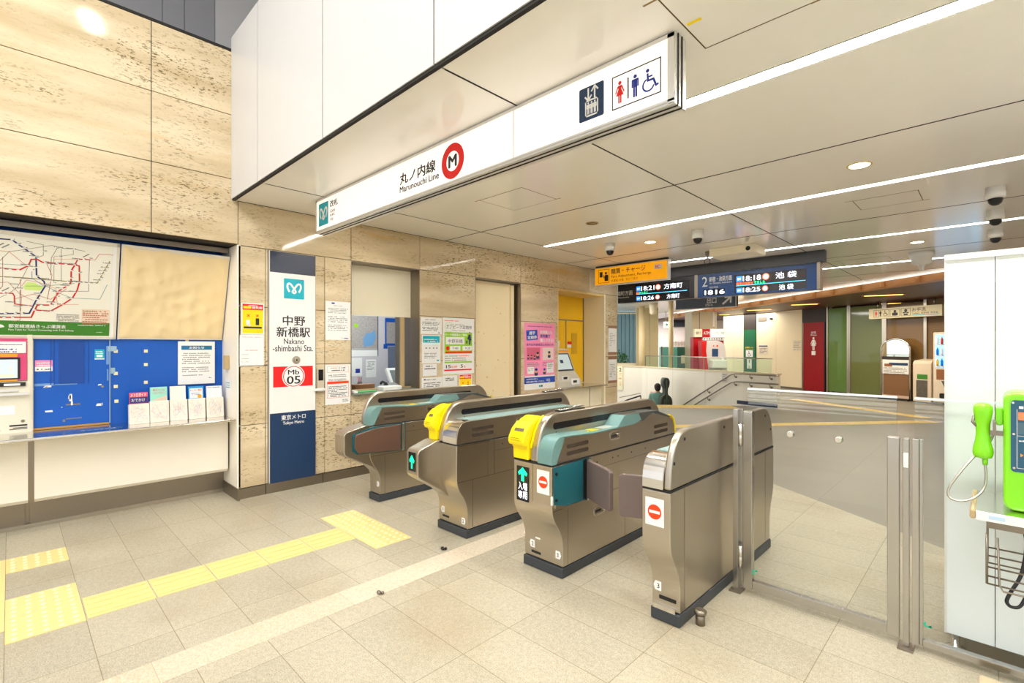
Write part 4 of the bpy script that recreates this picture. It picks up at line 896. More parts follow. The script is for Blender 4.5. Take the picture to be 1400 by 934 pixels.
# ================================================================ FARE BOARDS (leaning forward above the counter)
BF = Fr((-5.5, 0, 1.5), (0, 1, 0), (.25, 0, .80)); BH = math.hypot(.25, .80)
t = thing('fare_map_board', (-5.4, -.3, 1.5), 'leaning railway fare map board with coloured lines and green footer', 'map board')
link('board_back', MB().box(-1.4, .652, 0, BH, -.015, 0, BF), WHITE, t, bevel=.003)
link('board_rim', MB().box(.632, .652, 0, BH, 0, .006, BF).box(-1.4, .652, BH-.03, BH, 0, .006, BF).box(-1.4, .652, 0, .018, 0, .006, BF), mat('board_rim', srgb(222, 214, 198), .3), t)
s_ = link('map_sheet', MB().box(-1.4, .605, .02, BH-.035, .0, .002, BF), MAPW, t)
def mp(u, v): return onp(u*170/934, 300+v*170/934, BF)
def line(pts, w, m, dashed=False, n=.0022):
    q = [mp(*p) for p in pts]; mb = MB().rib(q, w, n, n+.0006, BF); link('railway_line', mb, m, s_)
gf = link('green_footer', MB().box(-1.4, .605, .03, .145, .002, .003, BF), GREEN, t)
link('footer_text', MB().text('都営線連絡きっぷ運賃表', -.005, .325, .088, .118, BF, .003, .0035, bold=.02).text('Fare Table for Tickets Connecting with Toei Subway', -.005, .375, .062, .080, BF, .003, .0035, bold=.01).dashes(.40, .58, .13, 1, .012, BF, .003, .0035, seed=2).dashes(.52, .56, .07, 1, .01, BF, .003, .0035, seed=3), PAPER, gf)
link('fan_emblem', MB().prism([(-.055, .085)]+[(-.055+.028*math.cos(math.radians(a)), .092+.022*math.sin(math.radians(a))) for a in range(0, 181, 20)], .003, .0035, BF), PAPER, gf)
MR = mat('line_red', srgb(206, 30, 36), .5); MN = mat('line_navy', srgb(40, 52, 110), .5); MO = mat('line_olive', srgb(150, 132, 30), .5)
line([(-260, 365), (0, 365), (60, 372), (150, 378), (215, 345), (235, 300), (280, 300), (320, 322), (560, 340), (595, 350), (597, 470), (580, 530), (545, 590), (470, 640), (380, 688), (260, 680), (235, 735), (-260, 735)], .010, MR)
line([(560, 345), (535, 385), (533, 470), (520, 490), (445, 535), (395, 620), (380, 643), (280, 643), (262, 680)], .010, MR)
line([(565, 335), (585, 298), (680, 303)], .008, MR); line([(680, 303), (715, 305), (745, 262), (850, 268)], .003, MR)
line([(-260, 552), (95, 555), (108, 575), (110, 635), (240, 650)], .008, MR)
line([(-260, 148), (0, 145), (90, 152), (135, 185), (270, 280), (275, 425), (330, 465), (340, 500), (270, 610), (220, 705), (-260, 712)], .010, MN)
line([(-260, 428), (20, 430), (200, 440), (500, 465), (730, 478), (825, 315)], .007, MO)
thin = [([(200, 165), (325, 190), (325, 270), (250, 300)], srgb(90, 110, 90)), ([(672, 305), (665, 540), (450, 540)], srgb(120, 90, 140)), ([(-60, 330), (190, 345)], srgb(70, 140, 150)), ([(345, 500), (460, 560), (540, 590), (750, 600), (805, 490)], srgb(60, 140, 150)),
        ([(380, 420), (385, 290), (430, 215), (550, 222), (640, 240)], srgb(80, 100, 80)), ([(405, 480), (405, 280), (550, 265), (550, 222)], srgb(150, 140, 110)), ([(-100, 228), (65, 240), (190, 340)], srgb(214, 110, 80)), ([(-60, 610), (60, 560), (130, 510), (240, 300)], srgb(120, 120, 110)),
        ([(90, 770), (150, 755), (160, 600), (150, 430)], srgb(190, 90, 80)), ([(350, 330), (390, 420), (355, 600)], srgb(180, 60, 60)), ([(0, 310), (70, 240), (120, 235), (390, 195), (450, 210)], srgb(130, 120, 100)), ([(160, 500), (200, 455), (300, 475), (420, 520), (430, 640), (590, 638)], srgb(220, 130, 100)),
        ([(20, 280), (20, 500), (-60, 580)], srgb(150, 60, 60)), ([(240, 390), (240, 440), (330, 500)], srgb(80, 120, 170)), ([(460, 220), (460, 460)], srgb(140, 140, 130)), ([(100, 600), (250, 560), (380, 600), (500, 520)], srgb(200, 110, 90)), ([(-80, 480), (60, 470), (150, 560), (250, 610)], srgb(200, 130, 110)), ([(150, 530), (150, 690)], srgb(120, 110, 90)), ([(405, 300), (585, 300)], srgb(230, 150, 100)), ([(600, 480), (600, 380)], srgb(150, 120, 60)), ([(190, 500), (340, 500), (560, 480)], srgb(110, 150, 120))]
for i, (p, c) in enumerate(thin): line(p, .003, mat('thin_line_%d' % i, c, .5), n=.0023+i*.00003)
link('park_area', MB().prism([mp(*p) for p in [(205, 470), (262, 476), (325, 510), (300, 535), (190, 528), (172, 505)]], .0021, .0024, BF), mat('park_green', srgb(205, 232, 130), .5), s_)
rnd = random.Random(21); mb = MB(); mk = MB()
stn = [(90, 152), (135, 185), (180, 215), (225, 248), (270, 280), (274, 360), (275, 425), (20, 370), (75, 375), (135, 380), (210, 345), (340, 322), (430, 330), (495, 335), (560, 340), (597, 400), (590, 470), (560, 545), (540, 595), (475, 640), (385, 690), (320, 690), (260, 680), (30, 735), (95, 735), (25, 435), (90, 440), (155, 445), (235, 450), (300, 455), (385, 460), (450, 465), (510, 468), (560, 470), (600, 472), (630, 475), (670, 478), (710, 480), (740, 460), (755, 440), (770, 415), (785, 390), (800, 365), (820, 335), (325, 240), (455, 215), (550, 225), (585, 300), (630, 300), (672, 295), (535, 385), (530, 440), (520, 490), (465, 520), (430, 580), (400, 625), (380, 643), (310, 643), (345, 490), (300, 560), (275, 600), (230, 660), (40, 705), (115, 705), (165, 705), (-30, 370), (-80, 148), (-40, 430), (-40, 735), (-60, 552), (30, 552), (95, 625), (150, 655), (210, 650), (405, 480), (355, 450), (445, 280), (240, 380), (120, 490), (150, 520), (60, 560), (440, 545), (500, 500), (410, 340)]
for u, v in stn:
    a, b = mp(u, v); w_ = rnd.uniform(.014, .022)
    mk.box(a-.008, a+.008, b-.0045, b+.0045, .0028, .0032, BF)
    mb.dashes(a-w_+rnd.choice((-.02, .02)), a+w_, b+.012, 1, .010, BF, .0028, .0034, th=.7, seed=int(u+v), cell=.008)
link('station_mark', mk, PAPER, s_); 
mb.dashes(mp(425, 700)[0], mp(605, 700)[0], mp(425, 705)[1], 6, .0125, BF, .0028, .0034, th=.5, seed=9, cell=.006)
for u, v in ((0, 190), (40, 200), (645, 272), (40, 525)):
    a, b = mp(u, v); mb.prism([(a-.02, b-.012), (a-.016, b-.018), (a+.022, b+.012), (a+.018, b+.018)], .0028, .0034, BF)
link('station_names', mb, GREYINK, s_)
a0, b0 = mp(610, 790); a1, b1 = mp(825, 680)
link('inset_table', MB().box(a0, a1, b0, b1, .0024, .0028, BF), mat('inset_pale', srgb(236, 214, 190), .6), s_)
link('inset_print', MB().dashes(a0+.006, a1-.004, b1-.004, 7, (b1-b0-.01)/7, BF, .0028, .0034, th=.5, seed=31, cell=.02), mat('inset_red', srgb(190, 110, 90), .6), s_)
# blank covered board
t = thing('covered_board', (-5.4, 1.07, 1.5), 'leaning board covered with blank crumpled cream paper, right of the fare map', 'board')
link('board_back', MB().box(.662, 1.484, 0, BH, -.015, 0, BF), WHITE, t, bevel=.003)
mb = MB(); NX, NY = 36, 34
rnd = random.Random(12); cr = [(rnd.uniform(0, PI), rnd.uniform(6, 26), rnd.uniform(0, 6), rnd.uniform(.4, 1.0)) for _ in range(9)]
def crump(a, b):
    s_ = 0
    for th, fq, ph_, am in cr:
        q = math.sin((a*math.cos(th)+b*math.sin(th))*fq+ph_+1.3*math.sin(b*7+ph_)); s_ += am*(1-abs(q))**2*(0.5+.5*math.sin(a*5+b*4+ph_*2))
    return s_*.011
for j in range(NY+1):
    for i in range(NX+1):
        a = .668+(1.478-.668)*i/NX; b = .012+(BH-.018)*j/NY; mb.v.append(BF.p(a, b, .004+crump(a, b)*(1 if 0 < i < NX and 0 < j < NY else 0)))
for j in range(NY):
    for i in range(NX): k = j*(NX+1)+i; mb.f.append((k, k+1, k+NX+2, k+NX+1)); mb.sm.append(True)
link('cover_paper', mb, mat('cream_cover_paper', srgb(240, 216, 168), .38), t)
link('board_rim', MB().box(.662, 1.484, BH-.03, BH, .0, .010, BF).box(.662, .672, 0, BH, 0, .008, BF), mat('board_rim', srgb(222, 214, 198), .3), t)
tag(link('recess_rail', MB().box(-5.35, -5.30, -4.6, 1.485, 2.34, 2.385), STEEL_D), 'dark metal rail under the recess soffit above the fare boards', 'rail')

# ================================================================ STATION NAME PANEL
def emblem(mb, u, v, s, fr, n0, n1):               # heart-like looped M, drawn as a ribbon
    base = [(-.42, -.36), (-.60, .05), (-.56, .38), (-.36, .42), (-.18, .22), (0.0, -.06), (.14, -.28), (.10, -.40), (0, -.44), (-.10, -.40), (-.14, -.28), (0.0, -.06), (.18, .22), (.36, .42), (.56, .38), (.60, .05), (.42, -.36)]
    P = samp([(a*1.0, b) for a, b in base], 5)
    q = [(u+a*s, v+b*s*.95) for a, b in P]
    return mb.rib(q, s*.17, n0, n1, fr)
t = thing('station_name_panel', (W, 2.0, .1), 'tall white station name panel with navy ends and red 05 band', 'sign')
link('panel_plate', MB().box(1.773, 2.222, .10, 2.372, .0008, .028, FX(W)), WHITE, t)
f = FX(W+.028)
nv = link('navy_block', MB().box(1.773, 2.222, 2.165, 2.372, 0, .001, f), NAVY_G, t)
link('navy_block', MB().box(1.773, 2.222, .10, .78, 0, .001, f), NAVY, t)
e = link('emblem_square', MB().rbox(1.905, 2.105, 1.915, 2.115, 0, .001, f, .008), CYAN, t); link('emblem_ribbon', emblem(MB(), 2.005, 2.02, .11, f, .001, .0016), PAPER, e)
link('lettering', MB().text('中野', 1.895, 2.115, 1.645, 1.745, f, 0, .001, bold=.018).text('新橋駅', 1.835, 2.165, 1.53, 1.632, f, 0, .001, bold=.018).text('Nakano', 1.905, 2.105, 1.462, 1.515, f, 0, .001, bold=.01).text('-shimbashi Sta.', 1.80, 2.195, 1.388, 1.450, f, 0, .001, bold=.01), INK, t)
rb = link('red_band', MB().box(1.803, 2.195, 1.035, 1.238, 0, .001, f), RED, t)
link('white_ring', MB().disc(2.0, 1.137, .112, .001, .0014, f, 40), PAPER, rb); link('red_ring', MB().ring(2.0, 1.137, .095, .103, .0014, .0018, f, 48), RED, rb)
link('code_text', MB().text('Mb', 1.945, 2.055, 1.155, 1.203, f, .0014, .0018, bold=.02).text('05', 1.935, 2.065, 1.062, 1.140, f, .0014, .0018, bold=.02), INK, rb)
link('operator_name', MB().text('東京メトロ', 1.88, 2.12, .705, .755, f, .001, .0015, bold=.02).text('Tokyo Metro', 1.895, 2.105, .652, .690, f, .001, .0015, bold=.02), PAPER, t)
kc = link('key_cylinder', MB().disc(2.025, 1.30, .040, 0, .004, f, 24).disc(2.025, 1.30, .022, .004, .012, f, 20), STEEL_P, t); link('keyhole', MB().disc(2.027, 1.30, .008, .012, .0125, f, 10), DARK, kc)
tag(link('joint_shadow', MB().box(1.760, 1.772, .10, 2.386, .0, .002, FX(W)).box(2.223, 2.236, .10, 2.386, 0, .002, FX(W)), STEEL_D), 'narrow dark joint shadow strips on both sides of the station name panel', 'trim')  # dark strips put in for the shade along the panel joints
t = thing('intercom', (W, 2.28, .94), 'grey wall intercom with black screen right of the station name panel', 'intercom')
link('intercom_body', MB().rbox(2.245, 2.32, .955, 1.21, 0, .022, FX(W), .008), mat('intercom_grey', srgb(196, 184, 164), .4), t, bevel=.003); link('intercom_screen', MB().box(2.257, 2.308, 1.08, 1.195, .022, .024, FX(W)), SCRK, t); link('intercom_bar', MB().rbox(2.20, 2.318, .975, 1.0, .029, .05, FX(W), .006), WHITE, t)

# ================================================================ NOTICES ON THE WALL
def ticket_poster(t, f, y0, y1, z0, z1, k=1.0):
    w, h = y1-y0, z1-z0
    link('yellow_field', MB().box(y0+w*.04, y1-w*.04, z0+h*.03, z0+h*.80, 0, .0004, f), mat('poster_yellow', srgb(255, 216, 0), .5), t)
    r = link('red_field', MB().box(y0+w*.04, y1-w*.04, z0+h*.78, z1-h*.03, .0004, .0008, f), mat('poster_red', srgb(228, 10, 50), .5), t)
    link('poster_text', MB().box(y0+w*.08, y0+w*.42, z0+h*.82, z0+h*.90, .0008, .0011, f), mat('poster_yellow', srgb(255, 216, 0), .5), r)
    link('poster_text', MB().text('磁気券', y0+w*.46, y1-w*.08, z0+h*.82, z0+h*.90, f, .0008, .0012, bold=.02).dashes(y0+w*.3, y1-w*.3, z1-h*.04, 1, h*.05, f, .0008, .0012, seed=2), PAPER, r)
    x = MB()
    for cx in (.30, .70): u = y0+w*cx; v = z0+h*.60; e = w*.06; x.rib([(u-e, v-e), (u+e, v+e)], w*.03, .0004, .0009, f).rib([(u-e, v+e), (u+e, v-e)], w*.03, .0004, .0009, f)
    link('red_cross', x, RED, t)
    g = MB().rbox(y0+w*.62, y0+w*.78, z0+h*.30, z0+h*.52, .0004, .0009, f, .004)
    link('phone_icon', g, INK, t); link('hand_icon', MB().rbox(y0+w*.2, y0+w*.36, z0+h*.30, z0+h*.46, .0004, .0009, f, .006).rbox(y0+w*.3, y0+w*.40, z0+h*.26, z0+h*.34, .0004, .0009, f, .004), PAPER, t)
    link('black_strip', MB().box(y0+w*.1, y1-w*.1, z0+h*.19, z0+h*.25, .0004, .0009, f), INK, t)
t, f = paper('poster', 'yellow and red caution poster with two red crosses, on the pier beside the recess', 'poster', 1.528, 1.728, 1.552, 1.85); ticket_poster(t, f, 1.528, 1.728, 1.552, 1.85)
t, f = paper('notice', 'white notice sheet directly below the yellow caution poster on the pier', 'notice', 1.512, 1.726, 1.255, 1.547)
link('printed_text', MB().dashes(1.53, 1.71, 1.535, 1, .012, f, 0, .0004, seed=2).dashes(1.53, 1.60, 1.37, 1, .012, f, 0, .0004, seed=3).dashes(1.53, 1.6, 1.33, 1, .012, f, 0, .0004, seed=4).dashes(1.53, 1.6, 1.30, 1, .012, f, 0, .0004, seed=5), mat('pale_print', srgb(170, 160, 150), .6), t)
link('red_print', MB().dashes(1.56, 1.68, 1.41, 1, .012, f, 0, .0004, seed=7), ORED, t)
t, f = paper('notice', 'long white typed notice beside the staff window, upper of the two left of it', 'notice', 2.343, 2.625, 1.508, 1.922)
link('printed_text', MB().dashes(2.43, 2.54, 1.885, 1, .013, f, 0, .0004, seed=1).dashes(2.37, 2.60, 1.855, 4, .015, f, 0, .0004, seed=2).dashes(2.37, 2.60, 1.77, 4, .018, f, 0, .0004, seed=3, fill=.8).dashes(2.37, 2.60, 1.68, 4, .018, f, 0, .0004, seed=4, fill=.8).dashes(2.52, 2.60, 1.54, 1, .014, f, 0, .0004, seed=5), GREYINK, t)
link('blue_mark', MB().box(2.41, 2.445, 1.893, 1.908, 0, .0005, f).box(2.55, 2.60, 1.52, 1.527, 0, .0005, f), NAVYINK, t)
t, f = paper('notice', 'white notice with an orange framed box, lower left of the staff window', 'notice', 2.338, 2.622, .815, 1.24)
link('orange_frame', MB().box(2.36, 2.605, 1.035, 1.062, 0, .0005, f).box(2.36, 2.363, .885, 1.04, 0, .0005, f).box(2.602, 2.605, .885, 1.04, 0, .0005, f).box(2.36, 2.605, .885, .888, 0, .0005, f).box(2.36, 2.605, 1.158, 1.16, 0, .0005, f).box(2.36, 2.605, 1.222, 1.224, 0, .0005, f).box(2.36, 2.362, 1.158, 1.224, 0, .0005, f).box(2.603, 2.605, 1.158, 1.224, 0, .0005, f), ORED, t)
link('heading_text', MB().dashes(2.40, 2.48, 1.218, 1, .016, f, 0, .0005, seed=3).dashes(2.42, 2.56, 1.055, 1, .014, f, .0005, .0008, seed=4), ORED, t)
link('printed_text', MB().dashes(2.49, 2.57, 1.218, 1, .018, f, 0, .0005, seed=5, th=.6).dashes(2.41, 2.56, 1.192, 1, .018, f, 0, .0005, seed=6, th=.6).dashes(2.375, 2.59, 1.142, 2, .016, f, 0, .0005, seed=7).dashes(2.375, 2.59, 1.095, 2, .014, f, 0, .0005, seed=8).dashes(2.375, 2.59, 1.02, 7, .0175, f, 0, .0005, seed=9).dashes(2.53, 2.60, .872, 2, .016, f, 0, .0005, seed=10), INK, t)
GR = 'papers between the staff window and the cream door'
t, f = paper('notice', 'small white notice, top left of the papers beside the cream door', 'notice', 3.556, 3.878, 1.592, 1.80)
link('printed_text', MB().dashes(3.62, 3.80, 1.785, 1, .016, f, 0, .0005, seed=1).dashes(3.575, 3.85, 1.755, 3, .018, f, 0, .0005, seed=2, fill=.85).dashes(3.575, 3.85, 1.69, 3, .018, f, 0, .0005, seed=3, fill=.85), INK, t); link('blue_mark', MB().box(3.82, 3.85, 1.605, 1.615, 0, .0005, f), NAVYINK, t)
t, f = paper('notice', 'white notice with a cyan header, left of the large green and white poster', 'notice', 3.572, 3.86, 1.225, 1.582)
link('cyan_header', MB().box(3.585, 3.845, 1.485, 1.57, 0, .0005, f), CYAN, t); link('header_text', MB().dashes(3.6, 3.83, 1.545, 2, .024, f, .0005, .0008, seed=3), PAPER, t)
link('printed_text', MB().box(3.60, 3.84, 1.445, 1.446, 0, .0005, f).box(3.625, 3.65, 1.41, 1.425, 0, .0005, f).box(3.68, 3.70, 1.41, 1.425, 0, .0005, f).box(3.74, 3.76, 1.41, 1.425, 0, .0005, f).box(3.79, 3.81, 1.41, 1.425, 0, .0005, f).dashes(3.61, 3.82, 1.365, 4, .019, f, 0, .0005, seed=8, fill=.8), GREYINK, t); link('blue_mark', MB().box(3.80, 3.835, 1.25, 1.268, 0, .0005, f), CYAN, t)
t, f = paper('notice', 'small white note with two lines of text below the cyan-headed notice', 'notice', 3.585, 3.80, 1.068, 1.216)
link('printed_text', MB().dashes(3.63, 3.75, 1.205, 1, .022, f, 0, .0005, seed=1, th=.6).dashes(3.61, 3.78, 1.175, 1, .024, f, 0, .0005, seed=2, th=.6), INK, t)
t, f = paper('notice', 'white notice at the bottom left of the papers, just above the first gate', 'notice', 3.568, 3.885, .86, 1.048)
link('printed_text', MB().dashes(3.64, 3.80, 1.035, 1, .02, f, 0, .0005, seed=1).dashes(3.60, 3.86, .995, 5, .022, f, 0, .0005, seed=2), INK, t); link('blue_mark', MB().box(3.60, 3.63, 1.015, 1.03, 0, .0005, f), NAVYINK, t)
t, f = paper('notice', 'white note under the large green and white poster, at its left', 'notice', 3.89, 4.135, .86, 1.06)
link('printed_text', MB().dashes(3.94, 4.09, 1.04, 2, .024, f, 0, .0005, seed=1, th=.6), INK, t)
t, f = paper('poster', 'small yellow and red caution poster under the green and white poster', 'poster', 4.165, 4.385, .78, 1.068); ticket_poster(t, f, 4.165, 4.385, .78, 1.068)
# off-peak pass poster
t, f = paper('poster', 'large white and lime green commuter pass poster beside the cream door', 'poster', 3.895, 4.425, 1.075, 1.812)
def pp(a, b): return (3.895+.53*a, 1.075+.737*b)      # fractions of the sheet
def box_f(mb, a0, a1, b0, b1, n0, n1): u0, v0 = pp(a0, b0); u1, v1 = pp(a1, b1); return mb.box(u0, u1, v0, v1, n0, n1, f)
def txt_f(mb, s, a0, a1, b0, b1, n0, n1, bold=.0): u0, v0 = pp(a0, b0); u1, v1 = pp(a1, b1); return mb.text(s, u0, u1, v0, v1, f, n0, n1, bold=bold)
def dash_f(mb, a0, a1, b1, rows, lh, n0, n1, seed=1): u0, v1 = pp(a0, b1); u1, _ = pp(a1, b1); return mb.dashes(u0, u1, v1, rows, lh, f, n0, n1, seed=seed)
lg = link('lime_field', box_f(MB(), .05, .94, .365, .745, 0, .0005), LIME, t)
link('white_box', box_f(box_f(box_f(MB(), .09, .68, .53, .66, .0005, .0008), .22, .55, .42, .50, .0005, .0008), .62, .92, .42, .50, .0005, .0008), PAPER, lg)
link('white_text', txt_f(MB(), 'ピーク時間帯のご案内', .08, .76, .675, .72, .0005, .001, .03), PAPER, lg)
link('station_text', txt_f(txt_f(txt_f(txt_f(MB(), '中野新橋', .16, .62, .55, .62, .0008, .0012), '駅', .72, .80, .545, .60, .0005, .001, .02), '7:40', .29, .48, .437, .482, .0008, .0012), '9:20', .70, .88, .437, .482, .0008, .0012), INK, lg)
link('red_badge', MB().disc(*pp(.15, .46), .028, .0005, .001, f, 20), RED, lg); link('red_bar', box_f(box_f(MB(), .08, .92, .372, .405, .0005, .001), .04, .92, .06, .085, 0, .0005), RED, lg)
link('headline', txt_f(txt_f(MB(), 'オフ', .11, .27, .80, .88, 0, .0008, .02), 'ピーク定期券', .32, .93, .805, .87, 0, .0008, .02), GREYINK, t)
link('headline_ring', MB().ring(*pp(.19, .83), .062, .066, 0, .0006, f, 30), LIME, t)
link('red_print', dash_f(dash_f(dash_f(MB(), .05, .5, .965, 1, .018, 0, .0005, 2), .5, .9, .345, 1, .022, 0, .0005, 3), .38, .6, .27, 1, .022, 0, .0005, 4), ORED, t)
link('printed_text', dash_f(dash_f(dash_f(dash_f(MB(), .3, .7, .90, 1, .018, 0, .0005, 5), .3, .72, .79, 1, .016, 0, .0005, 6), .06, .5, .345, 1, .022, 0, .0005, 7), .06, .8, .31, 2, .026, 0, .0005, 8), GREYINK, t)
link('lime_bar', box_f(MB(), .05, .93, .195, .225, 0, .0005), LIME, t)
link('offer_text', txt_f(txt_f(MB(), '15', .10, .24, .11, .165, 0, .0006, .03), '5', .56, .63, .11, .165, 0, .0006, .03), INK, t); link('offer_text', txt_f(txt_f(MB(), '%OFF', .26, .45, .11, .15, 0, .0006, .02), '%', .66, .72, .11, .145, 0, .0006, .02), ORED, t)
link('figure_suit', MB().prism([pp(.82, .71), pp(.88, .71), pp(.91, .60), pp(.885, .60), pp(.88, .55), pp(.875, .545), pp(.875, .54), pp(.88, .525), pp(.83, .525), pp(.83, .60), pp(.80, .62), pp(.77, .62)], .0005, .0012, f), mat('suit_navy', srgb(30, 34, 80), .5), t)
link('figure_head', MB().disc(*pp(.855, .73), .013, .0005, .0012, f, 14), SKIN, t); link('figure_hair', MB().disc(*pp(.857, .745), .012, .0012, .0016, f, 14, ry=.008), INK, t)
# pink student pass poster
t, f = paper('poster', 'large pink student pass poster beside the yellow niche', 'poster', 5.43, 6.155, .775, 1.80, m=mat('poster_pink', srgb(248, 150, 190), .5))
def pp(a, b): return (5.43+.725*a, .775+1.025*b)
link('white_footer', box_f(box_f(MB(), 0, 1, 0, .09, 0, .0005), .02, .98, .185, .205, 0, .0005), PAPER, t)
bb = link('blue_footer', box_f(MB(), .0, 1, .09, .185, 0, .0006), mat('poster_blue', srgb(30, 70, 170), .5), t); link('footer_text', txt_f(txt_f(MB(), '2024年4月1日から', .06, .42, .145, .17, .0006, .001, .02), '通学定期券が購入できます。', .06, .64, .105, .13, .0006, .001, .02), PAPER, bb); link('footer_note', dash_f(MB(), .70, .84, .16, 3, .022, .0006, .001, 3), PAPER, bb)
u0, v0 = pp(.07, .735); u1, v1 = pp(.42, .885); fq = Fr(f.p(u0, v0), (0, 1, .06), (0, -.06, 1))
q = link('blue_badge', MB().box(0, u1-u0, 0, v1-v0, 0, .0008, fq), mat('poster_blue', srgb(30, 70, 170), .5), t); link('badge_text', MB().text('通学', .06, .20, .083, .135, fq, .0008, .0014, bold=.03).text('定期券', .025, .235, .015, .068, fq, .0008, .0014, bold=.03), PAPER, q)
link('headline', txt_f(txt_f(MB(), '新規購入も', .50, .90, .84, .89, 0, .0008, .03), '購入できる!', .50, .95, .715, .77, 0, .0008, .03), PAPER, t); link('headline', txt_f(MB(), '券売機で', .50, .83, .78, .83, 0, .0008, .03), NAVYINK, t)
link('purple_line', txt_f(dash_f(MB(), .1, .9, .965, 1, .022, 0, .0006, 2), '通学証明書確認は初回のみ!', .06, .96, .655, .692, 0, .0008, .02), mat('poster_purple', srgb(110, 30, 130), .5), t)
link('picture_box', box_f(MB(), .58, .95, .44, .63, 0, .0006), mat('poster_beige', srgb(236, 214, 206), .5), t); link('picture_box', box_f(MB(), .07, .50, .44, .63, 0, .0006), mat('poster_rose', srgb(214, 100, 130), .5), t)
parts('speech_box', [box_f(MB(), .10, .30, .24, .34, 0, .0006), box_f(MB(), .72, .95, .24, .40, 0, .0006)], PAPER, t)
link('printed_text', dash_f(dash_f(dash_f(dash_f(MB(), .08, .5, .42, 3, .024, 0, .0006, 3), .58, .95, .42, 3, .024, 0, .0006, 4), .12, .28, .33, 2, .024, .0006, .001, 5), .75, .93, .38, 3, .026, .0006, .001, 6), GREYINK, t)
for a, b, s_ in ((.42, .53, 1.0), (.80, .54, 1.0), (.37, .28, 1.1), (.64, .28, .9), (.12, .50, .6), (.22, .50, .6), (.32, .49, .6)):
    u, v = pp(a, b); r = .032*s_
    g = link('drawn_figure', MB().rbox(u-r*1.1, u+r*1.1, v-r*2.2, v-r*.6, .0008, .0012, f, r*.6), mat('uniform_navy', srgb(30, 60, 100), .5), t); link('figure_face', MB().disc(u, v, r, .0012, .0016, f, 18), SKIN, g); link('figure_hair', MB().disc(u, v+r*.55, r*.95, .0016, .002, f, 18, ry=r*.6), INK if b > .3 else NAVYINK, g)
link('logo', MB().rbox(*[*(pp(.46, 0)[0], pp(.52, 0)[0])], pp(0, .03)[1], pp(0, .06)[1], .0005, .001, f, .002), CYAN, t); link('logo', MB().box(pp(.53, 0)[0], pp(.58, 0)[0], pp(0, .03)[1], pp(0, .06)[1], .0005, .001, f), NAVY, t)
for z0, z1, lab in ((1.335, 1.775, 'upper white notice with brown tape on the end of the wall, past the niche'), (.81, 1.20, 'lower white notice with brown tape on the end of the wall, past the niche')):
    t, f = paper('notice', lab, 'notice', 7.70, 7.965, z0, z1)
    link('printed_text', MB().dashes(7.74, 7.93, z1-.07, 8, .032, f, 0, .0005, seed=int(z0*10), fill=.7), mat('pale_print', srgb(170, 160, 150), .6), t)
    link('brown_tape', MB().box(7.685, 7.985, z1, z1+.05, 0, .001, FX(W+.0005)).box(7.685, 7.985, z0-.05, z0, 0, .001, FX(W+.0005)), mat('brown_tape', srgb(150, 110, 80), .5), t)

# ================================================================ STAFF OFFICE (seen through the window)
def on_wall_paper(name, label, cat, y0, y1, z0, z1, x=-7.5): return paper(name, label, cat, y0, y1, z0, z1, x)
t, f = paper('wall_map', 'large district map with a blue bay on the office back wall', 'map', 3.72, 4.398, 1.275, 1.96, -7.5)
link('map_frame', MB().box(3.72, 4.398, 1.385, 1.392, 0, .004, f).box(4.385, 4.398, 1.275, 1.96, 0, .004, f), NAVY_G, t)
link('land_print', MB().box(3.74, 4.384, 1.40, 1.95, 0, .0006, f), mat('map_grey_print', srgb(168, 160, 156), .6, noise=.35, nscale=30), t)
link('bay_water', MB().prism([(4.13, 1.43), (4.30, 1.46), (4.36, 1.60), (4.33, 1.72), (4.25, 1.66), (4.18, 1.66), (4.12, 1.58)], .0006, .001, f), mat('bay_blue', srgb(110, 160, 205), .6), t); link('park_patch', MB().disc(3.99, 1.78, .04, .0006, .001, f, 9), LIME, t)
t, f = paper('wall_map', 'smaller office map with a bright blue edge, behind the window mullion', 'map', 4.53, 5.02, 1.45, 1.93, -7.5, m=BLUE)
link('map_print', MB().box(4.56, 5.0, 1.49, 1.86, 0, .0006, f), mat('map_grey_print', srgb(168, 160, 156), .6), t); link('blue_tab', MB().box(4.50, 4.58, 1.40, 1.48, 0, .001, f), BLUE, t)
t, f = paper('notice', 'white office notice with a dark blue square, left of its twin', 'notice', 3.90, 4.10, .95, 1.25, -7.5); link('blue_picture', MB().box(3.98, 4.06, 1.0, 1.07, 0, .0006, f), NAVYINK, t)
t, f = paper('notice', 'white office notice with typed lines, right of its twin', 'notice', 4.17, 4.36, .92, 1.22, -7.5); link('printed_text', MB().dashes(4.19, 4.34, 1.2, 6, .026, f, 0, .0006, seed=2), GREYINK, t)
tag(link('locker', MB().box(-7.49, -7.2, 4.58, 4.98, 0, 1.44), mat('locker_slate', srgb(90, 100, 120), .5), bevel=.004), 'tall slate blue locker against the office back wall', 'locker')
tag(link('office_desk', MB().box(-7.0, -5.64, 2.2, 5.2, .72, .75).box(-7.0, -6.95, 2.2, 2.25, 0, .72).box(-7.0, -6.95, 5.15, 5.2, 0, .72).box(-5.69, -5.64, 2.2, 2.25, 0, .72).box(-5.69, -5.64, 5.15, 5.2, 0, .72), mat('desk_grey', srgb(170, 168, 160), .5)), 'grey office desk behind the staff window', 'desk')
t = thing('computer_terminal', (-5.85, 3.85, .75), 'white ticket office terminal with tilted screen beside the window mullion', 'computer')
f = Fr((-5.85, 0, .75), (0, 1, 0), (-.55, 0, .85))
link('terminal_base', MB().box(-6.05, -5.75, 3.72, 3.98, .751, .90), WHITE, t, bevel=.01)
link('terminal_screen', MB().rbox(3.70, 4.0, .18, .46, -.05, 0, f, .015), WHITE, t, bevel=.006); link('screen_face', MB().box(3.74, 3.96, .22, .42, 0, .002, f), mat('screen_grey', srgb(120, 128, 130), .2), t)
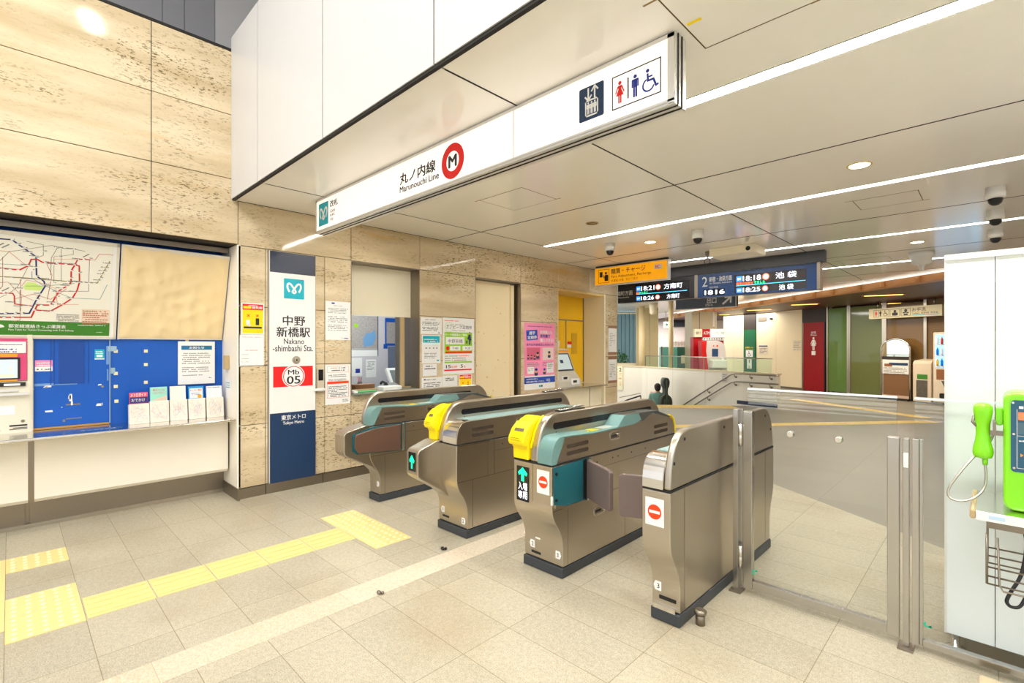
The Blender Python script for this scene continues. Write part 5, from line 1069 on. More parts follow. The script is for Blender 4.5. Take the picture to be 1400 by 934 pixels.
t = thing('desk_phone', (-5.55, 3.28, .922), 'dark desk telephone at the window mullion on the counter slab', 'telephone')
link('phone_base', MB().prism([(-5.50, .923), (-5.34, .923), (-5.34, .94), (-5.50, .98)], 3.30, 3.46, Fr((0, 0, 0), (1, 0, 0), (0, 0, 1), (0, 1, 0))), GREYINK, t, bevel=.006); link('phone_receiver', MB().tube(smooth3([(-5.36, 3.27, .955), (-5.40, 3.27, .985), (-5.47, 3.27, .995), (-5.51, 3.27, .97)]), .016, 10), BLACK, t)
tag(link('card_box', MB().box(-5.48, -5.36, 2.84, 3.10, .9225, .985), CARD, bevel=.004), 'brown cardboard box on the counter slab of the staff window', 'box')
t = thing('tray', (-5.3, 3.2, .9225), 'white paper tray on the counter slab right of the brown box', 'tray'); link('tray_body', MB().box(-5.22, -5.08, 3.05, 3.30, .9225, .965), WHITE, t, bevel=.006); link('tray_paper', MB().box(-5.21, -5.09, 3.06, 3.29, .965, .968), PAPER, t)
tag(link('clipboard', MB().box(-5.16, -5.02, 2.70, 2.93, .9225, .934), mat('green_plastic', srgb(0, 160, 50), .4), bevel=.004), 'bright green clipboard lying on the counter slab of the staff window', 'clipboard')
tag(link('booklet', MB().box(-5.14, -5.03, 2.66, 2.699, .9225, .945), PAPER, bevel=.002), 'small white booklet lying left of the green clipboard', 'booklet')
t = thing('pen_cup', (-5.62, 2.98, .922), 'small cup of red and dark pens behind the brown box', 'cup'); link('cup', MB().lathe([(.028, 0), (.03, .08)], (-5.58, 3.02, .9225), 14), GREYINK, t)
for dx, m in ((-.01, RED), (.01, INK), (0, RED)): link('pen', MB().tube([(-5.58+dx, 3.02, .93), (-5.58+dx*2.4, 3.02+dx, 1.06)], .004, 6), m, t)

# ================================================================ FARE ADJUSTMENT NICHE
t = thing('niche_ledge', (-5.3, 6.9, .735), 'steel ledge and cream front under the yellow niche', 'counter')
link('ledge', MB().box(-5.52, -4.98, 6.25, 7.56, .735, .757), STEEL_P, t, bevel=.006); 
link('front_panel', MB().box(-5.2, -5.12, 6.25, 7.19, .1, .735), CREAM, t); link('front_panel', MB().box(-5.2, -5.12, 7.21, 7.56, .1, .735), CREAM, t); link('joint_strip', MB().box(-5.19, -5.13, 7.19, 7.21, .1, .735), DARK, t)
t = thing('fare_adjustment_machine', (-5.35, 6.6, .757), 'pale grey fare adjustment machine with tilted screen in the yellow niche', 'ticket machine')
mg = mat('machine_pale_grey', srgb(205, 200, 184), .4)
PF = Fr((0, 0, 0), (1, 0, 0), (0, 0, 1), (0, 1, 0))
link('machine_body', MB().prism([(-5.52, .758), (-5.05, .758), (-5.05, .86), (-5.14, .96), (-5.18, 1.0), (-5.32, 1.33), (-5.34, 1.40), (-5.52, 1.40)], 6.26, 6.86, PF), mg, t, bevel=.012)
f = Fr((-5.177, 0, 1.005), (0, 1, 0), (-.14, 0, .325))
s_ = link('screen_surround', MB().box(6.30, 6.82, .02, .34, 0, .006, f), BLACK, t); link('screen_image', MB().box(6.33, 6.79, .045, .32, .006, .008, f), SCRN, s_); link('screen_emblem', MB().rbox(6.52, 6.60, .16, .22, .008, .009, f, .01), NAVY, s_)
link('yellow_strip', MB().box(6.28, 6.84, .36, .395, .0, .006, f), ORANGE, t)
link('coin_panel', MB().rbox(6.34, 6.52, .88, .95, 0, .02, FX(-5.08), .01).rbox(6.56, 6.78, .80, .90, 0, .03, FX(-5.06), .01), WHITE, t); link('coin_slot', MB().box(6.38, 6.48, .895, .935, .02, .022, FX(-5.08)).box(6.60, 6.7, .83, .87, .03, .032, FX(-5.06)), BLACK, t)
link('header_card', MB().box(6.30, 6.82, 1.42, 1.54, 0, .004, FX(-5.50)), PAPER, t); link('header_emblem', MB().disc(6.5, 1.48, .035, .004, .006, FX(-5.50), 16), YEL, t); link('header_emblem', MB().box(6.62, 6.76, 1.44, 1.52, .004, .006, FX(-5.50)), CYAN, t)
t, f = paper('sticker', 'small red and white sticker on the yellow wall of the niche', 'sticker', 7.08, 7.20, 1.42, 1.53, -5.53); link('red_band', MB().box(7.08, 7.20, 1.475, 1.53, 0, .0006, f), RED, t)

# ================================================================ HANGING SIGNS
def man(mb, u, v, h, fr, n0, n1, w=False):
    mb.disc(u, v+h*.91, h*.085, n0, n1, fr, 16)
    if not w:
        mb.rbox(u-h*.17, u+h*.17, v+h*.72, v+h*.80, n0, n1, fr, h*.04); mb.box(u-h*.105, u+h*.105, v+h*.44, v+h*.74, n0, n1+1e-5, fr)
        for sgn in (-1, 1): mb.rbox(u+sgn*h*.145-h*.03, u+sgn*h*.145+h*.03, v+h*.44, v+h*.78, n0, n1+2e-5, fr, h*.028); mb.rbox(u+sgn*h*.055-h*.045, u+sgn*h*.055+h*.045, v, v+h*.48, n0, n1+3e-5, fr, h*.03)
    else:
        mb.prism([(u-h*.09, v+h*.80), (u+h*.09, v+h*.80), (u+h*.08, v+h*.62), (u+h*.20, v+h*.34), (u-h*.20, v+h*.34), (u-h*.08, v+h*.62)], n0, n1, fr)
        for sgn in (-1, 1): mb.rib([(u+sgn*h*.09, v+h*.77), (u+sgn*h*.22, v+h*.46)], h*.06, n0, n1+1e-5, fr); mb.box(u+sgn*h*.05-h*.035, u+sgn*h*.05+h*.035, v, v+h*.36, n0, n1+2e-5, fr)
    return mb
def wheelchair(mb, u, v, h, fr, n0, n1):
    mb.disc(u-h*.10, v+h*.92, h*.08, n0, n1, fr, 14); mb.rib([(u-h*.10, v+h*.80), (u-h*.08, v+h*.48), (u+h*.18, v+h*.48), (u+h*.30, v+h*.16), (u+h*.42, v+h*.20)], h*.09, n0, n1, fr); mb.rib([(u-h*.08, v+h*.64), (u+h*.14, v+h*.64)], h*.07, n0, n1+1e-5, fr)
    return mb.ring(u-h*.06, v+h*.30, h*.23, h*.30, n0, n1+2e-5, fr, 24, 1.9, 6.0)
t = thing('station_sign', (-2.75, 2.05, 2.8), 'long white ceiling sign above the gates with line name and red M ring', 'sign')
SX0, SX1 = -4.516, -.982
link('sign_case', MB().box(SX0, SX1, 2.004, 2.112, 2.486, 2.797), ALU, t, bevel=.003)
mb = MB().box(SX1, SX1+.004, 2.03, 2.036, 2.487, 2.797).box(SX1, SX1+.004, 2.065, 2.073, 2.487, 2.797).box(SX0, SX1, 2.03, 2.036, 2.482, 2.487).box(SX0, SX1, 2.065, 2.073, 2.482, 2.487)
link('case_groove', mb, DARK, t)
fc = link('sign_face', MB().box(SX0+.02, SX1-.03, 2.0, 2.004, 2.505, 2.775), SIGNW, t)
f = FY(2.0)
def c7(u, v): return on_y(400+u*.4, v*.4, 2.0)
xs_ = c7(755, 400)[0]
link('face_seam', MB().box(xs_-.002, xs_+.002, 2.505, 2.775, 0, .0006, f), GREYINK, fc)
link('face_rim', MB().box(SX0, SX1, 2.497, 2.507, 0, .003, f).box(SX0, SX1, 2.773, 2.790, 0, .003, f).box(SX0, SX0+.02, 2.497, 2.79, 0, .003, f).box(SX1-.03, SX1, 2.49, 2.79, 0, .003, f), ALU, t)
lx0 = c7(90, 700)[0]; lx1 = c7(122, 700)[0]
e = link('emblem_square', MB().rbox(lx0, lx1, 2.54, 2.745, 0, .0008, f, .006), CYAN, fc); link('emblem_ribbon', emblem(MB(), (lx0+lx1)/2, 2.645, .115, f, .0008, .0012), PAPER, e)
tx = c7(128, 700)[0]; tx1 = c7(155, 700)[0]
link('gate_text', MB().text('改札', tx, tx1, 2.675, 2.735, f, 0, .0008, bold=.03).text('Gate', tx, tx+.10, 2.628, 2.658, f, 0, .0008, bold=.01).text('检票口', tx, tx+.10, 2.592, 2.616, f, 0, .0008, bold=.01).text('개찰', tx, tx+.065, 2.553, 2.58, f, 0, .0008, bold=.01), INK, fc)
a = c7(367, 632); b_ = c7(488, 545)
link('line_name', MB().text('丸ノ内線', a[0], c7(488, 590)[0], on_y(547, 253.5, 2.0)[1], on_y(594, 217.5, 2.0)[1], f, 0, .0008, bold=.03), INK, fc)
link('line_name', MB().text('Marunouchi Line', a[0], c7(500, 600)[0], on_y(547, 265, 2.0)[1]+.004, on_y(547, 256, 2.0)[1], f, 0, .0008, bold=.025), INK, fc)
mc_ = c7(547, 550); zt = c7(547, 490)[1]; zb = c7(547, 611)[1]; R_ = (zt-zb)/2
link('red_ring', MB().ring(mc_[0], (zt+zb)/2, R_*.56, R_, 0, .0008, f, 48), RED, fc); link('ring_letter', MB().text('M', mc_[0]-R_*.34, mc_[0]+R_*.34, (zt+zb)/2-R_*.33, (zt+zb)/2+R_*.33, f, 0, .0008, bold=.045), INK, fc)
ex0, ex1 = c7(980, 350)[0], c7(1064, 350)[0]; z1 = on_y(808, 117, 2.0)[1]; z0 = on_y(808, 163, 2.0)[1]
q = link('lift_square', MB().rbox(ex0, ex1, z0, z1, 0, .0008, f, .008), NAVY, fc); w_ = ex1-ex0; h_ = z1-z0
mb = MB(); u0, u1, v0, v1 = ex0+w_*.25, ex1-w_*.22, z0+h_*.10, z0+h_*.60
mb.box(u0, u1, v0, v0+.008, .0008, .0012, f).box(u0, u1, v1-.008, v1, .0008, .0012, f).box(u0, u0+.007, v0, v1, .0008, .0012, f).box(u1-.007, u1, v0, v1, .0008, .0012, f)
for k in range(3): man(mb, u0+(u1-u0)*(.25+.25*k), v0+.012, (v1-v0)*.72, f, .0008, .0012)
for sgn, cx in ((1, .64), (-1, .38)): cxx = ex0+w_*cx; cv = z0+h_*.77; mb.rib([(cxx, cv-.03), (cxx, cv+.03)], .009, .0008, .0012, f); mb.rib([(cxx-.02, cv+sgn*.008), (cxx, cv+sgn*.032), (cxx+.02, cv+sgn*.008)], .008, .0008, .0013, f)
link('lift_symbol', mb, PAPER, q)
rx0, rx1 = c7(1092, 300)[0], c7(1260, 260)[0]; z0 = on_y(870, 139, 2.0)[1]; z1 = on_y(870, 92, 2.0)[1]
mb = MB()
for a, b, c, d in ((rx0, rx1, z0, z0+.005), (rx0, rx1, z1-.005, z1), (rx0, rx0+.005, z0, z1), (rx1-.005, rx1, z0, z1)): mb.box(a, b, c, d, 0, .0008, f)
xm = rx0+(rx1-rx0)*.33; mb.box(xm, xm+.007, z0+.03, z1-.03, 0, .0008, f)
link('toilet_frame', mb, INK, fc); hh = (z1-z0)*.66; vv = z0+(z1-z0)*.15
link('woman_symbol', man(MB(), rx0+(rx1-rx0)*.17, vv, hh, f, 0, .0008, True), RED, fc); link('man_symbol', man(MB(), rx0+(rx1-rx0)*.49, vv, hh, f, 0, .0008), NAVYINK, fc); link('wheelchair_symbol', wheelchair(MB(), rx0+(rx1-rx0)*.78, vv, hh, f, 0, .0008), NAVYINK, fc)
link('ceiling_mount', MB().box(SX1-.2, SX1-.05, 2.02, 2.09, 2.797, 2.80), DARK, t)
# fare adjustment sign
FYY = 7.0
def c8(u, v, y): return on_y(780+u*.25714, 320+v*.25714, y)
x0, zt = c8(131, 188, FYY); x1 = c8(512, 140, FYY)[0]; zb = c8(131, 274, FYY)[1]; x2 = x1+.05
t = thing('fare_sign', ((x0+x1)/2, FYY, 2.8), 'orange hanging sign reading Fare Adjustment, Recharge', 'sign')
link('sign_case', MB().box(x0-.01, x1+.02, FYY+.003, FYY+.09, zb-.02, zt+.015), ALU, t, bevel=.004)
fc = link('sign_face', MB().box(x0, x1, FYY, FYY+.003, zb, zt), SIGNY, t); f = FY(FYY); w_ = x1-x0; h_ = zt-zb
def F(a): return x0+w_*a
def Z(b): return zb+h_*b
mb = MB().text('精算・チャージ', F(.245), F(.725), Z(.56), Z(.90), f, 0, .001, bold=.02).text('Fare Adjustment, Recharge', F(.245), F(.80), Z(.30), Z(.50), f, 0, .001, bold=.01).text('补票机 充值   정산기 충전', F(.245), F(.62), Z(.10), Z(.25), f, 0, .001)
link('lettering', mb, INK, fc)
mb = MB(); u0, u1, v0, v1 = F(.05), F(.215), Z(.10), Z(.92)
for a, b, c, d in ((u0, u1, v0, v0+.007), (u0, u1, v1-.007, v1), (u0, u0+.007, v0, v1), (u1-.007, u1, v0, v1)): mb.box(a, b, c, d, 0, .001, f)
mb.rbox(F(.07), F(.115), Z(.45), Z(.78), 0, .001, f, .006).disc(F(.165), Z(.68), .022, 0, .001, f, 14).rbox(F(.145), F(.20), Z(.2), Z(.58), 0, .001, f, .015).rib([(F(.13), Z(.58)), (F(.135), Z(.42)), (F(.16), Z(.40))], .014, 0, .0012, f)
link('pictogram', mb, INK, fc)
ic = link('ic_mark', MB().rbox(F(.84), F(.94), Z(.56), Z(.84), 0, .001, f, .01), PAPER, fc); link('ic_letters', MB().text('IC', F(.86), F(.92), Z(.62), Z(.78), f, .001, .0016, bold=.03), RED, ic)
link('ceiling_mount', MB().box(x0, x1, FYY+.02, FYY+.07, zt+.015, 2.80), DARK, t)
# departure board
BY = 8.0
def u8(u, y=BY): return c8(u, 250, y)[0]
bx0 = -5.05; bx1 = u8(660); bx2 = u8(677); bx3 = u8(1310); bx4 = u8(1328); bz0 = 2.245; bz1 = 2.62
t = thing('departure_board', (-3.4, BY, 2.8), 'wide navy hanging departure board showing train times', 'departure board')
NB = mat('board_navy', srgb(22, 52, 96), .35)
link('board_case', MB().box(bx0, bx1, BY, BY+.14, bz0, bz1), mat('board_black', (.012, .012, .016), .3), t, bevel=.004); link('board_case', MB().box(bx2, bx3, BY, BY+.14, bz0, bz1), NB, t, bevel=.004)
link('end_cap', MB().box(bx3, bx4, BY-.01, BY+.15, bz0-.005, bz1+.01), STEEL_D, t, bevel=.004); link('end_cap', MB().box(bx1, bx2, BY-.01, BY+.15, bz0-.005, bz1+.01), STEEL_D, t)
link('ceiling_mount', MB().box(bx0, bx4+.05, BY+.01, BY+.13, bz1+.01, 2.80), BLACK, t)
f = FY(BY-.001)
def row(par, ux, zz, tm, dest, dx0, dx1, sc=1.0, tw=.27):
    h = .085*sc
    l = link('service_tag', MB().rbox(ux, ux+.085, zz-.005, zz+h, 0, .001, f, .01), SCRB, par); link('service_text', MB().text('各停', ux+.015, ux+.07, zz+.02*sc, zz+.06*sc, f, .001, .0015, bold=.02), SCRW, l)
    link('time_text', MB().text(tm, ux+.10, ux+.10+tw, zz, zz+h*.92, f, 0, .001, bold=.015), SCRW, par)
    cx = ux+.10+tw+.07; link('line_ring', MB().disc(cx, zz+h*.48, h*.58, 0, .001, f, 24), SCRR, par); r_ = link('ring_face', MB().disc(cx, zz+h*.48, h*.42, .001, .0015, f, 24), SCRW, par); link('ring_code', MB().text('Mb', cx-.018*sc, cx+.018*sc, zz+h*.52, zz+h*.74, f, .0015, .002).text('06' if tw > .2 else '07', cx-.02*sc, cx+.02*sc, zz+h*.24, zz+h*.46, f, .0015, .002), INK, r_)
    link('destination_text', MB().text(dest, dx0, dx1, zz-.005, zz+h*1.02, f, 0, .001, bold=.01), SCRW, par)
dl = link('display_screen', MB().box(u8(345), u8(632), bz0+.02, bz1-.06, 0, .0005, f), SCRK, t)
row(dl, u8(350), 2.445, '18:21', '方南町', u8(497), u8(595), 1.0, .26); row(dl, u8(350), 2.275, '18:26', '方南町', u8(512), u8(580), .85, .25)
link('led_bar', MB().box(u8(350), u8(620), 2.382, 2.392, .0005, .001, f), SCRC, dl); link('led_message', MB().box(u8(350), u8(363), 2.385, 2.425, .001, .0015, f), SCRR, dl); link('led_message', MB().text('まもなく', u8(366), u8(410), 2.395, 2.43, f, .0005, .001, bold=.03), SCRG, dl)
link('direction_text', MB().text('方南町方面', u8(258)-.12, u8(330), 2.385, 2.47, f, 0, .001, bold=.02).text('for Honancho', u8(262)-.12, u8(312), 2.335, 2.37, f, 0, .001), mat('board_grey_text', srgb(200, 196, 186), .5), t)
GT = mat('board_grey_text', srgb(200, 196, 186), .5)
link('platform_number', MB().text('2', u8(700), u8(728), 2.42, 2.58, f, 0, .001), GT, t)
link('direction_text', MB().text('新宿・池袋方面', u8(738), u8(858), 2.49, 2.57, f, 0, .001, bold=.02).text('for Shinjuku, Ikebukuro', u8(740), u8(858), 2.445, 2.478, f, 0, .001, bold=.01).text('現在時刻', u8(738), u8(785), 2.385, 2.415, f, 0, .001), GT, t)
ck = link('clock_window', MB().box(u8(706), u8(822), 2.27, 2.37, 0, .0008, f), SCRK, t); link('clock_digits', MB().text('18', u8(714), u8(756), 2.285, 2.355, f, .0008, .0014, bold=.03).text('16', u8(772), u8(818), 2.285, 2.355, f, .0008, .0014, bold=.03), SCRW, ck)
dr = link('display_screen', MB().box(u8(872), u8(1255), bz0+.03, bz1-.06, 0, .0005, f), mat('display_glass_brown', (.035, .03, .03), .2), t)
row(dr, u8(882), 2.455, '18:18', '池 袋', u8(1090), u8(1202), 1.0, .26); row(dr, u8(882), 2.283, '18:25', '池 袋', u8(1108), u8(1185), .85, .25)
link('led_bar', MB().box(u8(880), u8(1250), 2.385, 2.394, .0005, .001, f), SCRC, dr)
link('led_message', MB().text('電車は前駅を', u8(882), u8(972), 2.398, 2.44, f, .0005, .001, bold=.03), SCRR, dr); link('led_message', MB().text('でました', u8(975), u8(1035), 2.398, 2.44, f, .0005, .001, bold=.03), SCRG, dr)
# smaller sign behind the board
EY = 9.6
x0 = on_y(924, 410, EY)[0]; x1, z0 = on_y(1007, 418.5, EY); z1 = on_y(1007, 404, EY)[1]
t = thing('exit_sign', ((x0+x1)/2, EY, z0), 'dark grey exit sign with a slanting arrow, half hidden behind the departure board', 'sign')
link('sign_case', MB().box(x0, x1, EY, EY+.08, z0, z1+.25), mat('sign_slate', srgb(84, 96, 112), .4), t); link('sign_edge', MB().box(x1-.02, x1, EY-.005, EY+.085, z0, z1+.25).box(x0, x1, EY-.005, EY+.085, z0-.012, z0), ALU, t)
f = FY(EY-.001); link('arrow', MB().rib([(x1-.26, z0+.05), (x1-.12, z0+.17)], .035, 0, .001, f).rib([(x1-.22, z0+.18), (x1-.10, z0+.19), (x1-.11, z0+.07)], .03, 0, .0012, f), PAPER, t); link('lettering', MB().text('出口', x1-.56, x1-.38, z0+.08, z0+.19, f, 0, .001, bold=.02).text('25m', x1-.6, x1-.45, z0+.03, z0+.07, f, 0, .001), PAPER, t)

# ================================================================ CEILING FITTINGS
def ceil_cam(x, y, label, s=1.0):
    t = thing('dome_camera', (x, y, 2.8), label, 'security camera', 'dome cameras under the ceiling')
    link('camera_base', MB().lathe([(.062*s, 0), (.060*s, -.04*s), (.064*s, -.042*s), (.064*s, -.085*s), (.05*s, -.095*s)], (x, y, 2.8), 24), WHITE, t)
    link('camera_dome', MB().lathe([(.048*s, -.09*s), (.047*s, -.11*s), (.038*s, -.132*s), (.02*s, -.147*s), (.002, -.15*s)], (x, y, 2.8), 20), BLACK, t)
for (u, v), lab in (((1361, 262), 'dome camera at the right, nearest of the three in a line above the booth'), ((1361, 293), 'dome camera in the middle of the three in a line above the booth'), ((1361, 320), 'dome camera farthest of the three in a line above the booth'),
                    ((954, 321), 'dome camera over the departure board, left of the projector-like box'), ((834, 339), 'dome camera above the orange sign, nearest the wall')):
    x, y = on_z(u, v-6, 2.8); ceil_cam(x, y, lab, 1.05)
x, y = on_z(967, 344, 2.8)
t = thing('hanging_hook', (x, y, 2.8), 'small wire ring fitting hanging from the ceiling before the departure board', 'hook'); link('stem', MB().lathe([(.03, 0), (.028, -.05), (.012, -.06), (.01, -.1)], (x, y, 2.8), 14), STEEL_D, t)
link('wire_ring', MB().tube([(x+.04*math.cos(a*PI/8), y, 2.66+.05*math.sin(a*PI/8)) for a in range(16)], .004, 8, closed=True), BLACK, t)
x, y = on_z(1260, 345, 2.8); tag(link('smoke_detector', MB().lathe([(.15, 0), (.14, -.08), (.12, -.10), (.115, -.17), (.05, -.18), (.03, -.22), (.028, -.26)], (x, y, 2.8), 24), WHITE), 'large white cylindrical sensor under the ceiling near the timber edge', 'sensor')
x, y = on_z(892, 400, 2.8); tag(link('drum_camera', MB().lathe([(.13, 0), (.125, -.12), (.11, -.14), (.11, -.3), (.06, -.36)], (at_d(893, 430, 15.5).x, at_d(893, 430, 15.5).y, 2.8), 20), mat('pale_beige', srgb(226, 214, 184), .4)), 'pale beige drum camera hanging by the round column at the far left', 'security camera')
t = thing('projector_box', (-2.5, 7.15, 2.8), 'cream rectangular box fixed under the ceiling beside the third led line', 'box')
p = [on_z(*q, 2.8) for q in ((998, 345), (1034, 334), (1040, 343), (1000, 356))]
link('box_body', MB().box(-2.85, -2.25, 6.85, 7.30, 2.69, 2.80), CREAM, t, bevel=.01); link('lens_cover', MB().disc(-2.33, 2.74, .03, 0, .006, FY(6.85), 16), DARK, t)
for (x, y), lab in (((-.724, 4.474), 'round recessed downlight near the middle, between the first and second led lines'), ((-3.205, 5.85), 'round recessed downlight left of the dome cameras, over the departure board'), ((-.716, 8.29), 'round recessed downlight at the right, beyond the third led line')):
    t = thing('downlight', (x, y, 2.8), lab, 'ceiling light', 'round recessed downlights')
    link('trim_ring', MB().ring(x, y, .066, .082, -.004, 0, Fr((0, 0, 2.8), (1, 0, 0), (0, 1, 0), (0, 0, 1)), 32), mat('brass_ring', srgb(222, 190, 120), .3), t); link('lamp_glass', MB().disc(x, y, .066, -.003, -.001, Fr((0, 0, 2.8), (1, 0, 0), (0, 1, 0), (0, 0, 1)), 28), DOWN, t)
DFc = Fr((0, 0, 2.8), (1, 0, 0), (0, 1, 0), (0, 0, 1))
t = thing('air_vent', (-3.17, 4.5, 2.8), 'small round brown ceiling vent above the second gate', 'vent'); link('vent_disc', MB().disc(-3.17, 4.5, .068, -.008, 0, DFc, 24), mat('vent_brown', srgb(170, 140, 90), .5), t); link('vent_ring', MB().ring(-3.17, 4.5, .045, .05, -.011, -.008, DFc, 24), DARK, t)
def hatch(x0, x1, y0, y1, label, heavy=False):
    t = thing('ceiling_hatch', ((x0+x1)/2, (y0+y1)/2, 2.8), label, 'hatch', 'access hatches in the ceiling')
    e = .006 if heavy else .004
    link('hatch_joint', MB().box(x0, x1, y0, y0+e, -.0015, 0, DFc).box(x0, x1, y1-e, y1, -.0015, 0, DFc).box(x0, x0+e, y0, y1, -.0015, 0, DFc).box(x1-e, x1, y0, y1, -.0015, 0, DFc), mat('hatch_grime', srgb(98, 76, 44), .7), t)
    link('hatch_panel', MB().box(x0+e, x1-e, y0+e, y1-e, -.001, 0, DFc), CEIL, t)
    link('grime_streak', MB().box(x0-.06, x0+.02, y0-.006, y0+.002, -.0018, 0, DFc).box(x1-.03, x1+.05, y1-.004, y1+.003, -.0018, 0, DFc), mat('grime_tan', srgb(150, 120, 80), .7), t)
hatch(-3.43, -2.89, 3.07, 3.54, 'square ceiling hatch above the second gate, left of the white sign'); hatch(-.95, -.47, 5.53, 5.95, 'rectangular ceiling hatch under the second led line on the right', True); hatch(-.945, -.49, 1.78, 2.23, 'ceiling hatch with a yellow tag at the right end of the white sign', True); hatch(-1.78, -1.14, 9.25, 9.77, 'far ceiling hatch before the timber ceiling')
x, y = on_z(949, 29, 2.8); tag(link('yellow_tag', MB().box(x-.03, x+.03, y-.008, y+.008, -.003, -.0012, DFc), YEL), 'tiny yellow tag stuck on the ceiling hatch at the end of the white sign', 'tag')
# twin spot in the high hall (seen reflected in the polished stone)
t = thing('hall_downlight', (-.5, .86, 6.3), 'round twin spotlight in the high hall ceiling, reflected in the polished stone', 'ceiling light')
DH = Fr((0, 0, 6.3), (1, 0, 0), (0, 1, 0), (0, 0, 1)); link('trim_ring', MB().disc(-.5, .86, .3, -.01, 0, DH, 32), WHITE, t)
for k in (-.12, .12): link('lamp', MB().disc(-.5+k, .86+k*.3, .11, -.02, -.01, DH, 20), emi('spot_glow', (1, .97, .9), 55), t)

# ================================================================ TACTILE TILES
def tile_mesh(kind):
    mb = MB(); F0 = Fr((0, 0, 0), (1, 0, 0), (0, 1, 0), (0, 0, 1)); mb.box(-.1475, .1475, -.149, .149, 0, .003)
    bp = MB()
    if kind == 'dot':
        for i in range(5):
            for j in range(5): bp.lathe([(.0135, 0), (.0085, .005)], (-.116+.058*i, -.116+.058*j, .003), 10, smooth=False)
    else:
        for i in range(4): x = -.108+.072*i; bp.rbox(x-.013, x+.013, -.138, .138, .003, .008, F0, .012, 4)
    return mb, bp
protos = {}
def tile(x, y, kind, label, group, rot=0.0):
    if kind not in protos:
        mb, bp = tile_mesh(kind); o = link('tactile_tile', mb, TACT); b = link('raised_dots' if kind == 'dot' else 'raised_bars', bp, TACT_W if kind == 'dot' else TACT, o); protos[kind] = (o, b); r = o
    else:
        o, b = protos[kind]; r = o.copy(); COL.objects.link(r); c = b.copy(); COL.objects.link(c); c.parent = r
    r.location = (x, y, 0.0); r.rotation_euler = (0, 0, rot); tag(r, label, 'tactile tile', group); return r
ordn = ['first', 'second', 'third', 'fourth', 'fifth', 'sixth']
for i in range(5): tile(-3.56, .439+.3055*i, 'bar', 'yellow ribbed floor tile, %s from the left in the strip toward the gates' % ordn[i], 'ribbed yellow guide strip')
for i in range(3): tile(-3.87+.296*i, 1.967, 'dot', 'yellow dotted floor tile in front of the first gate, %s from the wall' % ordn[i], 'dotted yellow tiles before the gates')
tile(-4.596, .133, 'dot', 'yellow dotted floor tile lying alone near the ticket counter', 'dotted yellow tiles at the left')
for i in range(2): tile(-3.84+.296*i, .133, 'dot', 'yellow dotted floor tile left of the ribbed strip, %s from the counter' % ordn[i], 'dotted yellow tiles at the left')
for i in range(4): tile(-4.596+.296*i*1.0, -.167, 'dot', 'yellow floor tile cut by the left picture edge, %s from the counter' % ordn[i], 'dotted yellow tiles at the left')
def far_strip(a, b, label, group, skip=0):
    a = V(*a, 0); b = V(*b, 0); d = b-a; n = int(d.length/.3); d.normalize(); ang = math.atan2(d.y, d.x)-PI/2
    for i in range(n):
        p = a+d*(.15+.3*i); o = tile(p.x, p.y, 'bar', label, group, ang)
far_strip((-6.55, 10.42), (-4.28, 12.36), 'yellow tactile tile in the far row of the strip at the top of the stairs', 'yellow strip at the stair top')
far_strip((-6.35, 10.19), (-4.08, 12.13), 'yellow tactile tile in the near row of the strip at the top of the stairs', 'yellow strip at the stair top')
far_strip((-4.45, 7.95), (-.75, 12.45), 'yellow tactile tile in the far strip crossing the dark floor behind the gates', 'yellow strip across the dark floor')
far_strip((-3.9, 14.95), (-.75, 12.75), 'yellow tactile tile in the farthest strip, leading to the toilets', 'yellow strip toward the toilets')

# ================================================================ BEYOND THE GATES
PAR = [(-3.62, 12.55), (-4.46, 12.75), (-5.66, 13.2), (-8.1, 14.25), (-9.3, 14.35), (-11.5, 14.0)]
def wall_poly(mb, pts, th, z0, z1):
    n = len(pts); A = []; B = []
    for i in range(n):
        a = Vector(pts[max(i-1, 0)]); b = Vector(pts[min(i+1, n-1)]); d = (b-a).normalized(); nn = Vector((d.y, -d.x)); c = Vector(pts[i]); A.append(c); B.append(c+nn*th)
    for i in range(n-1): mb.prism([tuple(A[i]), tuple(A[i+1]), tuple(B[i+1]), tuple(B[i])], z0, z1)
    return mb
PW = mat('parapet_white', srgb(244, 238, 220), .32)
struct('wall_parapet', wall_poly(MB(), PAR, .14, -2.4, .775), PW)
struct('trim_8', wall_poly(MB(), [(a+.01, b-.02) for a, b in PAR], .18, .775, .805), mat('coping_beige', srgb(226, 208, 168), .4))
struct('baseboard_parapet', wall_poly(MB(), [(a, b-.008) for a, b in [PAR[0], PAR[1], (-4.62, 12.81)]], .02, 0, .09), mat('navy_skirting', srgb(30, 44, 70), .4))
mb = MB()
for k in range(len(PAR)-1):
    a = V(*PAR[k], 0); b = V(*PAR[k+1], 0); L = (b-a).length; d = (b-a).normalized(); nrm = V(-d.y, d.x, 0)
    if nrm.y > 0: nrm = -nrm
    for i in range(1, int(L/1.2)+1):
        p = a+d*1.2*i
        if (p-a).length < L: mb.prism([((p-d*.003)+nrm*.002).to_2d()[:], ((p+d*.003)+nrm*.002).to_2d()[:], ((p+d*.003)-nrm*.01).to_2d()[:], ((p-d*.003)-nrm*.01).to_2d()[:]], -1.5, .775)
struct('trim_9', mb, mat('joint_grey', srgb(200, 190, 168), .6))
